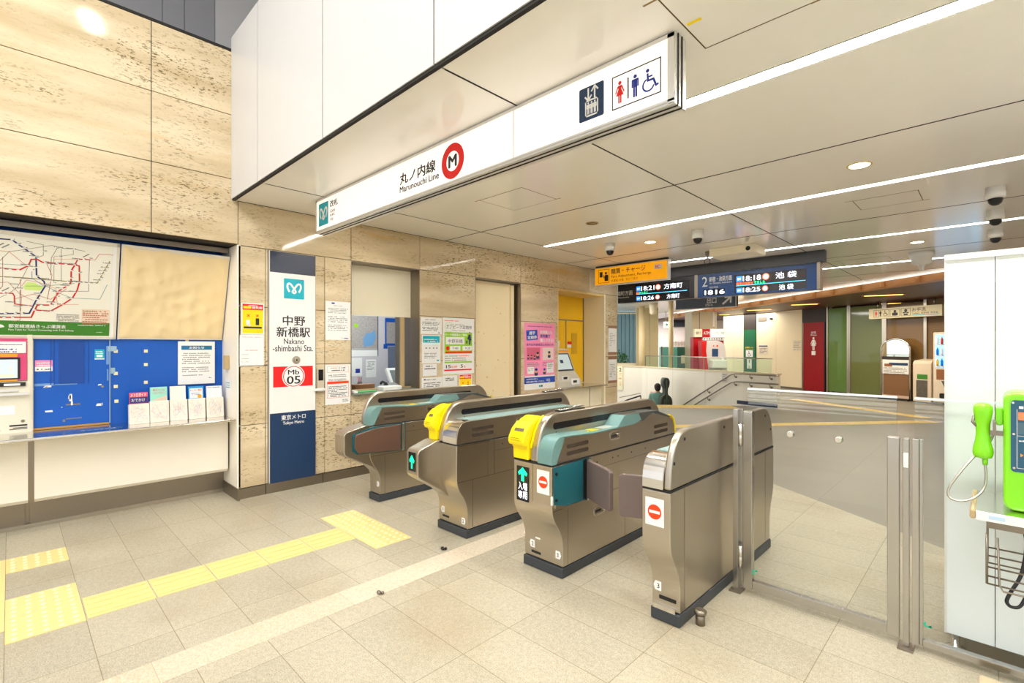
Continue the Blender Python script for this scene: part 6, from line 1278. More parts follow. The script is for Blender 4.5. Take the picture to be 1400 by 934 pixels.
# glass guard rail on the parapet
t = thing('glass_guard_rail', (-6, 13.4, .8), 'low greenish glass guard rail along the top of the white parapet', 'railing')
gp = [(-3.75, 12.64), (-4.46, 12.83), (-5.66, 13.28), (-8.0, 14.28)]
for (a, b), (c, d) in zip(gp, gp[1:]):
    A_ = V(a, b, 0); B_ = V(c, d, 0); dd = (B_-A_).normalized(); L = (B_-A_).length; n = max(1, round(L/1.1)); fr = Fr((a, b, .805), dd, (0, 0, 1))
    for i in range(n):
        link('glass_pane', MB().box(L*i/n+.015, L*(i+1)/n-.015, 0, .33, -.005, .005, fr), GLASS_G, t); link('rail_post', MB().box(L*(i+1)/n-.012, L*(i+1)/n+.004, 0, .33, -.012, .012, fr), STEEL_D, t)
link('top_rail', MB().tube([(a, b, 1.145) for a, b in gp], .012, 8), STEEL, t)
# stair handrails on the parapet face
t = thing('stair_handrail', (-4.4, 12.6, .5), 'double steel handrail bending down the stairs on the parapet face', 'handrail')
fn = V(-.36, -.93, 0)
def along(dist):                                   # point on the parapet face line, dist from its right end
    k = 0; d = dist
    while k < len(PAR)-2:
        L = (V(*PAR[k+1], 0)-V(*PAR[k], 0)).length
        if d <= L: break
        d -= L; k += 1
    a = V(*PAR[k], 0); b = V(*PAR[k+1], 0); return a+(b-a).normalized()*d+V(.0, -.075, 0)+V(-.02, -.02, 0)
for zt in (.76, .56):
    pts = [along(-.08)+V(0, 0, zt), along(.5)+V(0, 0, zt), along(1.0)+V(0, 0, zt), along(1.15)+V(0, 0, zt-.03)]
    for q in range(1, 11): pts.append(along(1.15+.34*q)+V(0, 0, zt-.03-.195*q))
    link('rail_tube', MB().tube(pts, .019, 10), STEEL_D, t)
    for q in (.12, .62, 1.05, 1.9, 3.2):
        p = along(q)+V(0, 0, zt if q < 1.1 else zt-.03-.195*(q-1.15)/.34); link('rail_bracket', MB().tube([p, p+V(0, 0, -.07), p+V(.02, .07, -.09)], .010, 8).disc(0, 0, .028, 0, .01, Fr(p+V(.02, .065, -.09), (1, 0, 0), (0, 0, 1)), 14), STEEL_D, t)
t = thing('stair_railing', (-7.0, 10.6, 0), 'black sloping railing on the near side of the stairs', 'railing')
a = at_d(876, 541, 14.4); b = at_d(847, 552, 14.4)
link('rail_tube', MB().tube([a, a*.4+b*.6+V(0, 0, .02), b], .022, 8), BLACK, t); link('rail_tube', MB().tube([a+V(0, 0, .07), b+V(0, 0, .18)], .010, 8), STEEL_D, t); link('rail_post', MB().tube([a, V(a.x, a.y, -1.5)], .02, 8), STEEL_D, t)
# signs on the parapet
def on_seg(k, dist, th=.003): a = V(*PAR[k], 0); b = V(*PAR[k+1], 0); d = (b-a).normalized(); return Fr(a+V(d.y, -d.x, 0)*(-th if V(d.y, -d.x, 0).y > 0 else th), -d, (0, 0, 1))
f = on_seg(1, 0, .004); p0 = onp(955.5, 530, f); p1 = onp(967, 520, f)
z0 = onp(955, 533, f)[1]; z1 = onp(955, 518, f)[1]; u0 = onp(947.5, 520, f)[0]; u1 = onp(955.5, 520, f)[0]
f = on_seg(2, 0, .004); u0 = onp(987, 520, f)[0]; u1 = onp(995.5, 520, f)[0]
f = on_seg(1, 0, .004); u0 = onp(987, 520, f)[0]; u1 = onp(995.5, 520, f)[0]; z0 = onp(990, 523, f)[1]; z1 = onp(990, 509.5, f)[1]
t = thing('wall_sign', f.p(u0, z0), 'small printed sign on the parapet beside the handrail', 'sign'); link('sign_plate', MB().box(u0, u1, z0, z1, 0, .002, f), mat('pale_sign', srgb(228, 222, 205), .5), t); link('sign_print', MB().dashes(u0+.02, u1-.02, z1-.02, 4, .05, f, .002, .004, seed=4, cell=.05), GREYINK, t)
f = on_seg(3, 0, .004); u0 = onp(845, 520, f)[0]-.15; u1 = onp(852, 520, f)[0]; z0 = onp(848, 533, f)[1]; z1 = onp(848, 501, f)[1]
t = thing('platform_sign', f.p(u0, z0), 'cream platform sign with a black 2 and red dots on the far parapet', 'sign'); link('sign_plate', MB().box(u0, u1, z0, z1, 0, .03, f), mat('cream_sign', srgb(242, 236, 200), .5), t)
link('platform_number', MB().text('2', u1-.14, u1-.05, z1-.17, z1-.05, f, .03, .032, bold=.02), INK, t); link('red_marks', MB().disc(u1-.13, z0+.38, .02, .03, .032, f).disc(u1-.07, z0+.38, .02, .03, .032, f), RED, t); link('sign_print', MB().dashes(u1-.13, u1-.05, z1-.2, 2, .05, f, .03, .032, seed=2).dashes(u1-.13, u1-.06, z0+.3, 3, .05, f, .03, .032, seed=3), ORANGE, t)
f = on_seg(2, 0, .004); u0 = onp(889, 520, f)[0]; u1 = onp(897, 520, f)[0]; z0 = onp(893, 548, f)[1]; z1 = onp(893, 535, f)[1]
t = thing('poster', f.p(u0, z0), 'pink and green poster on the parapet behind the person', 'poster'); link('sheet', MB().box(u0, u1, z0, z1, 0, .002, f), mat('pale_pink', srgb(250, 205, 195), .5), t); link('poster_print', MB().text('P5', u0+.03, u1-.03, z0+.05, z0+.13, f, .002, .003, bold=.02), GREEN, t); link('poster_band', MB().dashes(u0+.02, u1-.02, z1-.01, 1, .05, f, .002, .003, seed=2), RED, t)

# back wall (towards the toilets) and the things along it
BW = Fr((-5.466, 18.79, 0), (.898, -.44, 0), (0, 0, 1))
def bu(px): return onp(px, 480, BW)[0]
def bz(px, py_): return onp(px, py_, BW)[1]
WT = 2.66
BCR = mat('back_wall_cream', srgb(240, 226, 192), .35)
mb = MB(); cuts = [989, 1003, 1017]; 
for a, b in zip(cuts, cuts[1:]): mb.box(bu(a)+.004, bu(b)-.004, 0, WT, -.12, 0, BW)
for a, b in zip([1034, 1061, 1097], [1061, 1097]): mb.box(bu(a)+.004, bu(b)-.004, 0, WT, -.12, 0, BW)
struct('wall_back', mb, BCR); struct('wall_back_core', MB().box(bu(989)+.05, bu(1128)-.05, 0, WT, -.25, -.122, BW), BCR)
struct('baseboard_back', MB().box(bu(1035), bu(1097), 0, .07, .0, .012, BW), STEEL_D)
# green column panel
a, b = bu(1017.5), bu(1033.5)
t = thing('toilet_column', BW.p((a+b)/2, 0), 'green accessible toilet column sign with a dark top', 'sign')
link('column_panel', MB().box(a, b, 0, bz(1025, 451), -.12, .03, BW), mat('deep_green', srgb(0, 95, 52), .35), t); link('column_top', MB().box(a, b, bz(1025, 451), WT, -.12, .03, BW), mat('dark_brown_panel', srgb(52, 44, 38), .4), t)
f = Fr(BW.p(0, 0, .031), BW.u, BW.v); w_ = b-a
s_ = link('symbol_plate', MB().box(a+w_*.2, b-w_*.2, bz(1025, 488), bz(1025, 479), 0, .002, f), PAPER, t); link('wheelchair_symbol', wheelchair(MB(), (a+b)/2, bz(1025, 487.3), bz(1025, 480)-bz(1025, 487.3), f, .002, .004), INK, s_)
s_ = link('symbol_plate', MB().box(a+w_*.3, b-w_*.3, bz(1025, 504), bz(1025, 491), 0, .002, f), PAPER, t); link('person_symbol', man(MB(), (a+b)/2, bz(1025, 496.5), .13, f, .002, .004), INK, s_); link('person_symbol', wheelchair(MB(), (a+b)/2, bz(1025, 503.5), .12, f, .002, .004), INK, s_)
link('lettering', MB().text('多機能トイレ', a+w_*.15, b-w_*.15, bz(1025, 476), bz(1025, 474), f, 0, .002, bold=.02).text('Multipurpose', a+w_*.15, b-w_*.15, bz(1025, 478), bz(1025, 476.8), f, 0, .002), YEL, t)
# red column panel
a, b = bu(1099.5), bu(1127.5)
t = thing('toilet_column', BW.p((a+b)/2, 0), 'deep red women toilet column sign with a white figure', 'sign')
link('column_panel', MB().box(a, b, 0.02, bz(1113, 441), -.12, .03, BW), DRED, t); link('column_top', MB().box(a-.05, b+.05, bz(1113, 441), WT, -.12, .03, BW), mat('dark_brown_panel', srgb(52, 44, 38), .4), t)
link('steel_edge', MB().box(a-.06, a, 0, bz(1113, 441), -.12, .035, BW), STEEL_D, t); link('black_edge', MB().box(b, b+.04, 0, bz(1113, 441), -.12, .035, BW), BLACK, t)
hz = bz(1113, 461)-bz(1113, 479)
link('woman_symbol', man(MB(), (a+b)/2, bz(1113, 479), hz, f, 0, .002, True), PAPER, t); link('symbol_plate', MB().box((a+b)/2-.07, (a+b)/2+.07, bz(1113, 485.5), bz(1113, 480), 0, .002, f), PAPER, t)
link('lettering', MB().text('女性', (a+b)/2-.09, (a+b)/2+.09, bz(1113, 456.5), bz(1113, 453), f, 0, .002, bold=.02).text('Women', (a+b)/2-.11, (a+b)/2+.11, bz(1113, 459.3), bz(1113, 457), f, 0, .002, bold=.01), PAPER, t)
t = thing('framed_notice', BW.p(bu(1041), 1.1), 'small framed notice with navy heading on the cream back wall', 'notice')
link('sheet', MB().box(bu(1038), bu(1049.5), bz(1044, 483.5), bz(1044, 472.5), 0, .01, BW), mat('pale_sign', srgb(228, 222, 205), .5), t); link('heading_bar', MB().box(bu(1038), bu(1049.5), bz(1044, 474), bz(1044, 472.5), .01, .012, BW), NAVY, t); link('sheet_print', MB().dashes(bu(1039), bu(1049), bz(1044, 475), 4, .05, BW, .01, .013, seed=4, cell=.06), CARD, t)
t = thing('framed_notice', BW.p(bu(1091), 1.1), 'pale notice on the cream back wall beside the red column', 'notice'); link('sheet', MB().box(bu(1084), bu(1095.5), bz(1090, 480), bz(1090, 465), 0, .004, BW), mat('faint_sheet', srgb(232, 220, 190), .5), t); link('sheet_print', MB().dashes(bu(1085), bu(1095), bz(1090, 466), 5, .06, BW, .004, .006, seed=6), mat('pale_print', srgb(170, 160, 150), .6), t)
t = thing('wall_speaker', BW.p(bu(1042), 2.4), 'small dark grille high on the cream back wall', 'speaker'); link('grille', MB().box(bu(1037), bu(1048), bz(1042, 439.5), bz(1042, 433.5), 0, .03, BW), STEEL_D, t, bevel=.004)
t = thing('dome_camera', BW.p(bu(1055.5), 2.5), 'tiny dark camera high on the cream back wall, by the grille', 'security camera'); link('camera_body', MB().lathe([(.04, 0), (.04, .06), (.025, .1)], BW.p(bu(1055.5), bz(1055, 436), 0), 14, axis=tuple(BW.n)), BLACK, t)
# green glass screen wall
def gwall(px0, px1, label, m, name='glass_wall'):
    a, b = bu(px0), bu(px1); t = thing(name, BW.p((a+b)/2, 0), label, 'glass wall', 'tinted glass walls before the toilets')
    link('glass_pane', MB().box(a, b, .05, WT-.05, .0, .015, BW), m, t); link('frame_post', MB().box(b, b+.07, 0, WT, -.02, .04, BW), STEEL, t); link('frame_post', MB().box(a-.05, a, 0, WT, -.02, .04, BW), STEEL, t); return t
GG = mat('tinted_green_glass', srgb(96, 128, 62), .08, coat=.3); GG2 = mat('tinted_olive_glass', srgb(104, 112, 60), .08, coat=.3); GB = mat('tinted_brown_glass', srgb(128, 98, 58), .10, coat=.3)
gwall(1133, 1159, 'narrow green glass wall right of the red column', GG); gwall(1163.5, 1207, 'wide olive green glass wall left of the mirror', GG2)
gwall(1213, 1264, 'brown glass wall behind the mirror and the waste bin', GB)
struct('wall_back_right', MB().box(bu(1267), bu(1267)+4.5, 0, WT, -.2, 0, BW).box(bu(1130), bu(1267), 0, WT, -.3, -.25, BW), mat('back_brown', srgb(120, 92, 58), .5))
# toilet sign over the glass wall
SW = Fr(BW.p(0, 0, .5), BW.u, BW.v)
def su(px, py_): return onp(px, py_, SW)
a, z1 = su(1188, 423); b, zz = su(1288, 421); z0 = su(1188, 436.5)[1]
t = thing('toilet_sign', SW.p((a+b)/2, z0), 'long cream toilet sign with pictograms hanging before the glass walls', 'sign')
link('sign_case', MB().box(a, b, z0, z1, -.12, 0, SW), mat('lit_cream_sign', srgb(214, 204, 172), .5), t)
w_ = b-a; h_ = z1-z0; mb = MB(); f = SW
def frame_box(mb, u0, u1, v0, v1, e=.008):
    for q in ((u0, u1, v0, v0+e), (u0, u1, v1-e, v1), (u0, u0+e, v0, v1), (u1-e, u1, v0, v1)): mb.box(*q, 0, .002, f)
for u0, u1 in ((.075, .30), (.315, .455), (.47, .60)): frame_box(mb, a+w_*u0, a+w_*u1, z0+h_*.14, z1-h_*.14)
man(mb, a+w_*.175, z0+h_*.22, h_*.56, f, 0, .002); wheelchair(mb, a+w_*.25, z0+h_*.22, h_*.56, f, 0, .002); mb.box(a+w_*.142, a+w_*.147, z0+h_*.2, z0+h_*.8, 0, .002, f)
mb.disc(a+w_*.385, z0+h_*.64, h_*.12, 0, .002, f).rbox(a+w_*.345, a+w_*.425, z0+h_*.22, z0+h_*.52, 0, .002, f, .03); mb.disc(a+w_*.535, z0+h_*.66, h_*.13, 0, .002, f).rib([(a+w_*.495, z0+h_*.42), (a+w_*.535, z0+h_*.5), (a+w_*.575, z0+h_*.42)], .03, 0, .002, f).rbox(a+w_*.505, a+w_*.565, z0+h_*.2, z0+h_*.36, 0, .002, f, .02)
link('pictogram', mb, INK, t); link('woman_symbol', man(MB(), a+w_*.11, z0+h_*.22, h_*.56, f, 0, .002, True), RED, t)
link('lettering', MB().text('お手洗', a+w_*.62, a+w_*.80, z0+h_*.50, z0+h_*.86, f, 0, .002, bold=.01).text('Toilets  洗手间  화장실', a+w_*.62, a+w_*.95, z0+h_*.26, z0+h_*.42, f, 0, .002, bold=.01), INK, t)
link('blue_line', MB().box(a+w_*.62, a+w_*.97, z0+h_*.14, z0+h_*.20, 0, .002, f), CYAN, t); link('hanger', MB().tube([SW.p(a+.2, z1, -.06), SW.p(a+.2, WT, -.06)], .015, 8).tube([SW.p(b-.2, z1, -.06), SW.p(b-.2, WT, -.06)], .015, 8), STEEL, t)
# arched mirror
MW = Fr(BW.p(0, 0, .28), BW.u, BW.v)
a, _ = onp(1205, 500, MW); b, _ = onp(1244, 500, MW); zt = onp(1225, 463.5, MW)[1]; zs = zt-(b-a)*.38; c = (a+b)/2; r = (b-a)/2
t = thing('arched_mirror', MW.p(c, 0), 'tall arched standing mirror in a steel frame before the glass wall', 'mirror')
arch = [(b, zs)]+[(c+r*math.cos(math.radians(q)), zs+(zt-zs)*math.sin(math.radians(q))) for q in range(10, 171, 10)]+[(a, zs)]
path = [MW.p(a, .02)]+[MW.p(*q) for q in arch[::-1]]+[MW.p(b, .02)]
link('mirror_frame', MB().tube(path, .022, 8), STEEL_P, t)
zm = onp(1225, 487.5, MW)[1]; zn = onp(1225, 491.5, MW)[1]; zp = onp(1225, 511.5, MW)[1]
link('mirror_glass', MB().prism([(a+.02, zm), (b-.02, zm)]+[((x_-c)*.96+c, zs+(y_-zs)*.96) for x_, y_ in arch], -.01, .0, MW), mat('mirror_silver', (.9, .9, .9), .03, 1.0), t)
link('dark_bar', MB().box(a+.02, b-.02, zn, zm, -.02, .01, MW), mat('dark_brown_panel', srgb(52, 44, 38), .4), t)
nt_ = link('notice_panel', MB().box(a+.03, b-.03, zp, zn-.01, -.02, .0, MW), PAPER, t); link('notice_text', MB().box(a+.2, b-.05, zn-.16, zn-.09, 0, .003, MW), NAVY, nt_); link('notice_text', MB().dashes(a+.06, b-.06, zn-.2, 5, .04, MW, 0, .003, seed=7), GREYINK, nt_); link('notice_picture', MB().box(a+.08, a+.28, zn-.2, zn-.12, 0, .003, MW), CARD, nt_)
link('lower_panel', MB().box(a+.04, b-.04, .12, zp, -.04, -.02, MW), mat('bronze_panel', srgb(130, 92, 60), .3), t); link('base_foot', MB().box(a-.02, b+.02, 0, .05, -.15, .12, MW), DARK, t); link('base_panel', MB().box(a+.02, b-.02, .05, .12, -.05, .0, MW), mat('pinkish_base', srgb(220, 190, 170), .4), t)
# colourful things reflected from the kiosk opposite the mirror
# waste bin and vending machine
VW = Fr(BW.p(0, 0, .45), BW.u, BW.v)
a = onp(1248, 500, VW)[0]; b = onp(1273, 500, VW)[0]; zt = onp(1260, 497, VW)[1]
t = thing('waste_bin', VW.p((a+b)/2, 0), 'pale waste bin with a green label between the mirror and vending machine', 'waste bin')
link('bin_body', MB().box(a, b, .03, zt, -.40, 0, VW), mat('bin_beige', srgb(226, 208, 186), .4), t, bevel=.01); link('bin_top', MB().prism([(-.40, zt), (0, zt), (-.06, zt+.07), (-.40, zt+.11)], a, b, Fr(VW.o, VW.n, VW.v, VW.u)), mat('bin_beige', srgb(226, 208, 186), .4), t)
link('green_label', MB().box(a+.1, b-.08, onp(1260, 518.5, VW)[1], onp(1260, 512, VW)[1], 0, .003, VW), GREEN, t); link('dark_poster', MB().box(a+.08, b-.08, onp(1260, 543, VW)[1], onp(1260, 520, VW)[1], 0, .003, VW), mat('bin_poster', srgb(96, 88, 80), .6, noise=.4, nscale=12), t); link('bin_slot', MB().box(a+.18, b-.18, zt+.06, zt+.075, -.28, -.1, VW), DARK, t); link('bin_foot', MB().box(a+.02, b-.02, 0, .03, -.38, -.03, VW), DARK, t)
a = onp(1275.5, 500, VW)[0]; b = a+1.1; zt = onp(1276, 454.5, VW)[1]
t = thing('vending_machine', VW.p((a+b)/2, 0), 'drinks vending machine with a bright blue display, cut by the white booth', 'vending machine')
link('machine_body', MB().box(a, b, .05, zt, -.75, 0, VW), mat('vending_cream', srgb(232, 216, 196), .35), t, bevel=.02); link('machine_foot', MB().box(a+.03, b-.03, 0, .05, -.7, -.03, VW), DARK, t)
zw0 = onp(1279, 502, VW)[1]; zw1 = onp(1279, 458, VW)[1]; a2 = onp(1279, 480, VW)[0]
dw = link('display_window', MB().box(a2, b-.12, zw0, zw1, 0, .004, VW), VENDC, t)
dc = [srgb(255, 190, 30), srgb(20, 120, 220), srgb(240, 240, 250), srgb(220, 60, 40), srgb(30, 160, 80)]
for r_ in range(3):
    z_ = zw0+.04+(zw1-zw0)*r_/3
    link('shelf_strip', MB().box(a2, b-.12, z_-.03, z_, .004, .012, VW), PAPER, dw)
    for i in range(8):
        u_ = a2+.06+i*.095; link('drink_bottle', MB().lathe([(.026, 0), (.028, .02), (.028, .12), (.012, .155), (.012, .18)], VW.p(u_, z_, .03), 10), mat('drink_%d' % ((i+r_) % 5), dc[(i+r_) % 5], .4), dw)
link('side_poster', MB().box(a2+.02, a2+.35, onp(1279, 519, VW)[1], onp(1279, 505, VW)[1], 0, .003, VW), CARD, t); link('coin_box', MB().box(a2+.28, a2+.5, onp(1290, 533, VW)[1], onp(1290, 521, VW)[1], 0, .01, VW), BLACK, t)
link('delivery_flap', MB().rbox(a2+.1, b-.2, onp(1290, 545, VW)[1], onp(1290, 538, VW)[1], 0, .03, VW, .03), BLACK, t)

# pillar with cash machine, drawn up at about 17 m
def camfr(px, d): p = at_d(px, 474, d); return Fr((p.x, p.y, 0), (cs, sn, 0), (0, 0, 1))
def cu(px, d): return (px-CXm)*d/FPX
def cbox(mb, px0, px1, py0, py1, d, n0, n1, fr0=None):      # box given by picture columns/rows at distance d
    f = FD(d); return mb.box((px0-700)*d/FPX, (px1-700)*d/FPX, CAM_H-(py1-474)*d/FPX, CAM_H-(py0-474)*d/FPX, n0, n1, f)
def FD(d): p = V(-sn*d, cs*d, 0); return Fr(p, (cs, sn, 0), (0, 0, 1))
def zz(py_, d): return CAM_H-(py_-474)*d/FPX
def uu(px, d): return (px-700)*d/FPX
d = 17.2; f = FD(d)
struct('wall_pillar', MB().rbox(uu(946, d), uu(983, d), 0, 1, 0, 1, FD(d), .01) if False else MB().prism([(uu(946, d), 0), (uu(955.5, d), .0), (uu(977, d), 0), (uu(982, d), -.12), (uu(983, d), -.7), (uu(946, d), -.7)], 0, 2.66, Fr(f.o, f.u, f.n, (0, 0, 1))), mat('pillar_beige', srgb(206, 192, 156), .4))
pl = bpy.data.objects['wall_pillar']; pl['_w'] = [0, 0, 0]
link('pillar_joint', MB().box(uu(956, d), uu(956.5, d), 0, 2.66, 0, .004, f), DARK, pl); link('fire_strip', MB().box(uu(974.5, d), uu(976.5, d), zz(447, d), 2.66, 0, .03, f), WHITE, pl)
t = thing('cash_machine', FD(16.6).p(uu(978, 16.6), 0), 'red and white cash machine kiosk with a lit header sign against the pillar', 'cash machine')
d = 16.8; f = FD(d)
link('red_backing', MB().box(uu(948, d), uu(989.5, d), 0, zz(461, d), -.3, 0, f), REDP, t)
hd = link('lit_header', MB().box(uu(969, d), uu(990, d), zz(461, d), zz(450, d), -.1, .12, f), ATMW, t); link('header_text', MB().text('いつでも', uu(972, d), uu(980, d), zz(457.5, d), zz(453.5, d), f, .12, .124).text('ご利用', uu(982, d), uu(988, d), zz(457.5, d), zz(453.5, d), f, .12, .124), GREEN, hd)
rh = link('red_header', MB().box(uu(958.5, d), uu(969, d), zz(461, d), zz(450, d), -.1, .12, f), REDP, t); link('header_text', MB().text('ATM', uu(960, d), uu(968, d), zz(457.5, d), zz(453.5, d), f, .12, .124, bold=.02), PAPER, rh)
ch = link('cream_header', MB().box(uu(948, d), uu(958.5, d), zz(461, d), zz(450, d), -.1, .1, f), mat('cream_sign', srgb(242, 236, 200), .5), t); link('header_text', MB().text('銀行', uu(950, d), uu(957, d), zz(457.5, d), zz(453.5, d), f, .1, .104), INK, ch)
cs_ = link('card_strip', MB().box(uu(959.5, d), uu(989, d), zz(465.5, d), zz(461.5, d), 0, .1, f), PAPER, t)
for i, m in enumerate((NAVY, RED, INK, REDP, NAVY, INK, GREEN, INK)): u_ = uu(961+3.3*i, d); link('card_logo', MB().box(u_, u_+.04, zz(464.3, d), zz(462.7, d), .1, .103, f), m, cs_)
d = 16.3; f = FD(d)
body = samp([(uu(964.5, d), zz(469, d)), (uu(968, d), zz(466.5, d)), (uu(977, d), zz(465.8, d)), (uu(986, d), zz(467.5, d)), (uu(991, d), zz(474, d)), (uu(993, d), zz(490, d)), (uu(994.5, d), zz(506, d))], 4)
body += [(uu(995, d), 0), (uu(968, d), 0), (uu(967, d), zz(500, d)), (uu(965, d), zz(480, d))]
link('kiosk_body', MB().prism(body, -.35, .0, f), mat('kiosk_silver', srgb(214, 204, 198), .35), t, bevel=.02); link('side_cheek', MB().prism([(uu(958.5, d), zz(466, d)), (uu(966, d), zz(466, d)), (uu(965, d), zz(480, d)), (uu(968, d), zz(503, d)), (uu(968.5, d), 0), (uu(963, d), 0), (uu(959.5, d), zz(490, d))], -.3, .04, f), mat('cheek_red', srgb(205, 20, 20), .35), t, bevel=.02)
sc_ = link('kiosk_screen', MB().box(uu(973.5, d), uu(981.5, d), zz(487.5, d), zz(477, d), 0, .02, f), mat('screen_blue', srgb(50, 74, 110), .2), t); link('kiosk_keys', MB().prism([(uu(984, d), zz(488, d)), (uu(987, d), zz(488, d)), (uu(990, d), zz(496, d)), (uu(986, d), zz(495, d))], 0, .1, f), PAPER, t); link('kiosk_shelf', MB().box(uu(970, d), uu(990, d), zz(503, d), zz(492, d), 0, .25, f), WHITE, t, bevel=.02); link('kiosk_badges', MB().box(uu(975, d), uu(976.3, d), zz(474, d), zz(472, d), 0, .01, f).disc(uu(980.5, d), zz(473, d), .03, 0, .01, f, 12), ORED, t)
# round columns
for px, d, r_, z0, z1, lab in ((877.6, 16.6, .105, 0, 2.8, 'pale round column at the far left beside the window'), (917.3, 14.9, .072, .805, 2.8, 'slim beige round column rising from the white parapet')):
    p = at_d(px, 474, d); tag(link('column', MB().lathe([(r_, 0), (r_, z1-z0)], (p.x, p.y, z0), 24), mat('column_beige', srgb(224, 204, 158), .4)), lab, 'column')
# far left: window, panels
d = 17.6; f = FD(d)
wf2 = struct('window_2', MB().box(uu(869.5, d), uu(871.5, d), zz(500, d), zz(428.5, d), 0, .06, f).box(uu(835, d), uu(871.5, d), zz(429.5, d), zz(428, d), 0, .06, f).box(uu(835, d), uu(871.5, d), zz(500, d), zz(496.5, d), 0, .06, f), CREAM); wf2['_w'] = [0, 0, 0]
link('window_pane', MB().box(uu(835, d), uu(870, d), zz(497, d), zz(429, d), .02, .03, f), GLASS_T, wf2)
d2 = 19.0; f2 = FD(d2); BL = mat('outside_blue_sheet', srgb(150, 190, 212), .5); mb = MB()
for i in range(9): mb.box(uu(828+i*5.4, d2)+.01, uu(833.4+i*5.4, d2)-.01, -.08, 2.79, -.05, 0, f2)
tag(link('outdoor_fence', mb.box(uu(828, d2), uu(876, d2), -.08, 2.79, -.08, -.05, f2), BL), 'pale blue ribbed metal fence outside the far left window', 'fence')
area('daylight', tuple(FD(18.4).p(uu(852, 18.4), 3.1)), .8, 1.2, 60, (.85, .93, 1), (0, 0, YAW))
LF = mat('leaf_green', srgb(60, 116, 44), .6, noise=.3, nscale=9); rnd = random.Random(9); mb = MB(); d = 18.2; f = FD(d)
for i in range(900):
    u_ = rnd.uniform(uu(838, d), uu(870, d)); top = .95+.28*math.sin(u_*2.3)+(.25 if u_ < uu(858, d) else 0); v_ = rnd.uniform(.0, top); n_ = rnd.uniform(-.25, .25); c = f.p(u_, v_, n_); a_ = Vector((rnd.gauss(0, 1), rnd.gauss(0, 1), rnd.gauss(0, 1))).normalized(); b_ = a_.orthogonal().normalized(); q = rnd.uniform(.03, .06)
    mb.add([c-a_*q, c-b_*q*.45, c+a_*q, c+b_*q*.45], [(0, 1, 2, 3)])
t = thing('shrub', f.p(uu(855, d), 0), 'leafy green shrub outside the far left window', 'shrub'); link('foliage', mb, LF, t); link('stem', MB().tube([f.p(uu(852, d), -.1), f.p(uu(853, d), .7)], .02, 6).tube([f.p(uu(862, d), -.1), f.p(uu(861, d), .6)], .02, 6), CARD, t)
struct('floor_outside', MB().box(uu(820, 18), uu(885, 18), -.3, -.1, -2, 1.2, FD(18.0)), FLOOR_D)
d = 17.4; f = FD(d)
struct('wall_far_left', MB().box(uu(870.5, d), uu(887.8, d), 0, 2.8, -.1, 0, f).box(uu(888.2, d), uu(900, d), 0, 2.8, -.1, .0, f), mat('panel_tan', srgb(206, 190, 146), .4))
d = 23; f = FD(d)
struct('wall_far', MB().box(uu(880, d), uu(1030, d), 0, 3.0, -.1, 0, f), mat('far_white_wall', srgb(232, 222, 216), .4)); fw = bpy.data.objects['wall_far']; fw['_w'] = [0, 0, 0]
d = 22.9; f = FD(d)
link('navy_band', MB().box(uu(920, d), uu(946, d), zz(447, d), zz(438, d), 0, .05, f), mat('band_navy', srgb(42, 46, 62), .4), fw)
mb = MB()
for i in range(8): mb.box(uu(921+i*2, d), uu(921.4+i*2, d), zz(474, d), zz(466, d), 0, .04, f)
link('grid_rack', mb.box(uu(920, d), uu(938, d), zz(469, d), zz(468.4, d), 0, .04, f), STEEL, fw)
t = thing('poster', FD(22.8).p(uu(942, 22.8), 1), 'white and blue poster in a red frame left of the pillar', 'poster'); link('red_frame', MB().box(uu(938, d), uu(947, d), zz(476, d), zz(448, d), .0, .05, f), RED, t); link('poster_sheet', MB().box(uu(939, d), uu(947, d), zz(476, d), zz(452, d), .05, .06, f), PAPER, t); link('poster_print', MB().box(uu(943, d), uu(946, d), zz(463, d), zz(453.5, d), .06, .065, f), NAVY, t)
d = 18.2; f = FD(d)
t = thing('teal_kiosk', f.p(uu(924, d), 0), 'teal and mint counter kiosk behind the slim beige column', 'kiosk')
link('mint_side', MB().prism([(uu(908, d), -.35), (uu(926, d), 0), (uu(926, d), -.5), (uu(910, d), -.8)], 0, zz(474.5, d), Fr(f.o, f.u, f.n, (0, 0, 1))), mat('mint_panel', srgb(120, 205, 190), .4), t); link('teal_front', MB().box(uu(926, d), uu(940.5, d), 0, zz(474.5, d), -.5, 0, f), mat('teal_panel', srgb(56, 112, 100), .4), t); link('pale_window', MB().box(uu(931, d), uu(937, d), zz(497, d), zz(486, d), 0, .01, f), CREAM, t)
tag(link('barrier_pole', MB().lathe([(.03, 0), (.03, zz(474, d))], f.p(uu(904.8, d), 0), 12), STEEL_D), 'thin dark pole left of the teal kiosk', 'pole')
t = thing('emergency_exit_sign', f.p(uu(911, 17), 2.1), 'small lit white exit sign with a green arrow near the slim column', 'sign'); d = 17; f = FD(d)
link('sign_case', MB().box(uu(907.8, d), uu(914, d), zz(448, d), zz(440, d), -.08, 0, f), EXITW, t); fx = f; link('arrow', MB().rib([(uu(909, d), zz(444, d)), (uu(912.6, d), zz(444, d))], .03, 0, .004, f).rib([(uu(911, d), zz(442.3, d)), (uu(912.8, d), zz(444, d)), (uu(911, d), zz(445.7, d))], .03, 0, .005, f), mat('exit_green', srgb(0, 150, 60), .5), t); link('hanger', MB().tube([f.p(uu(911, d), zz(440, d), -.04), f.p(uu(911, d), 2.66, -.04)], .012, 6), STEEL, t)
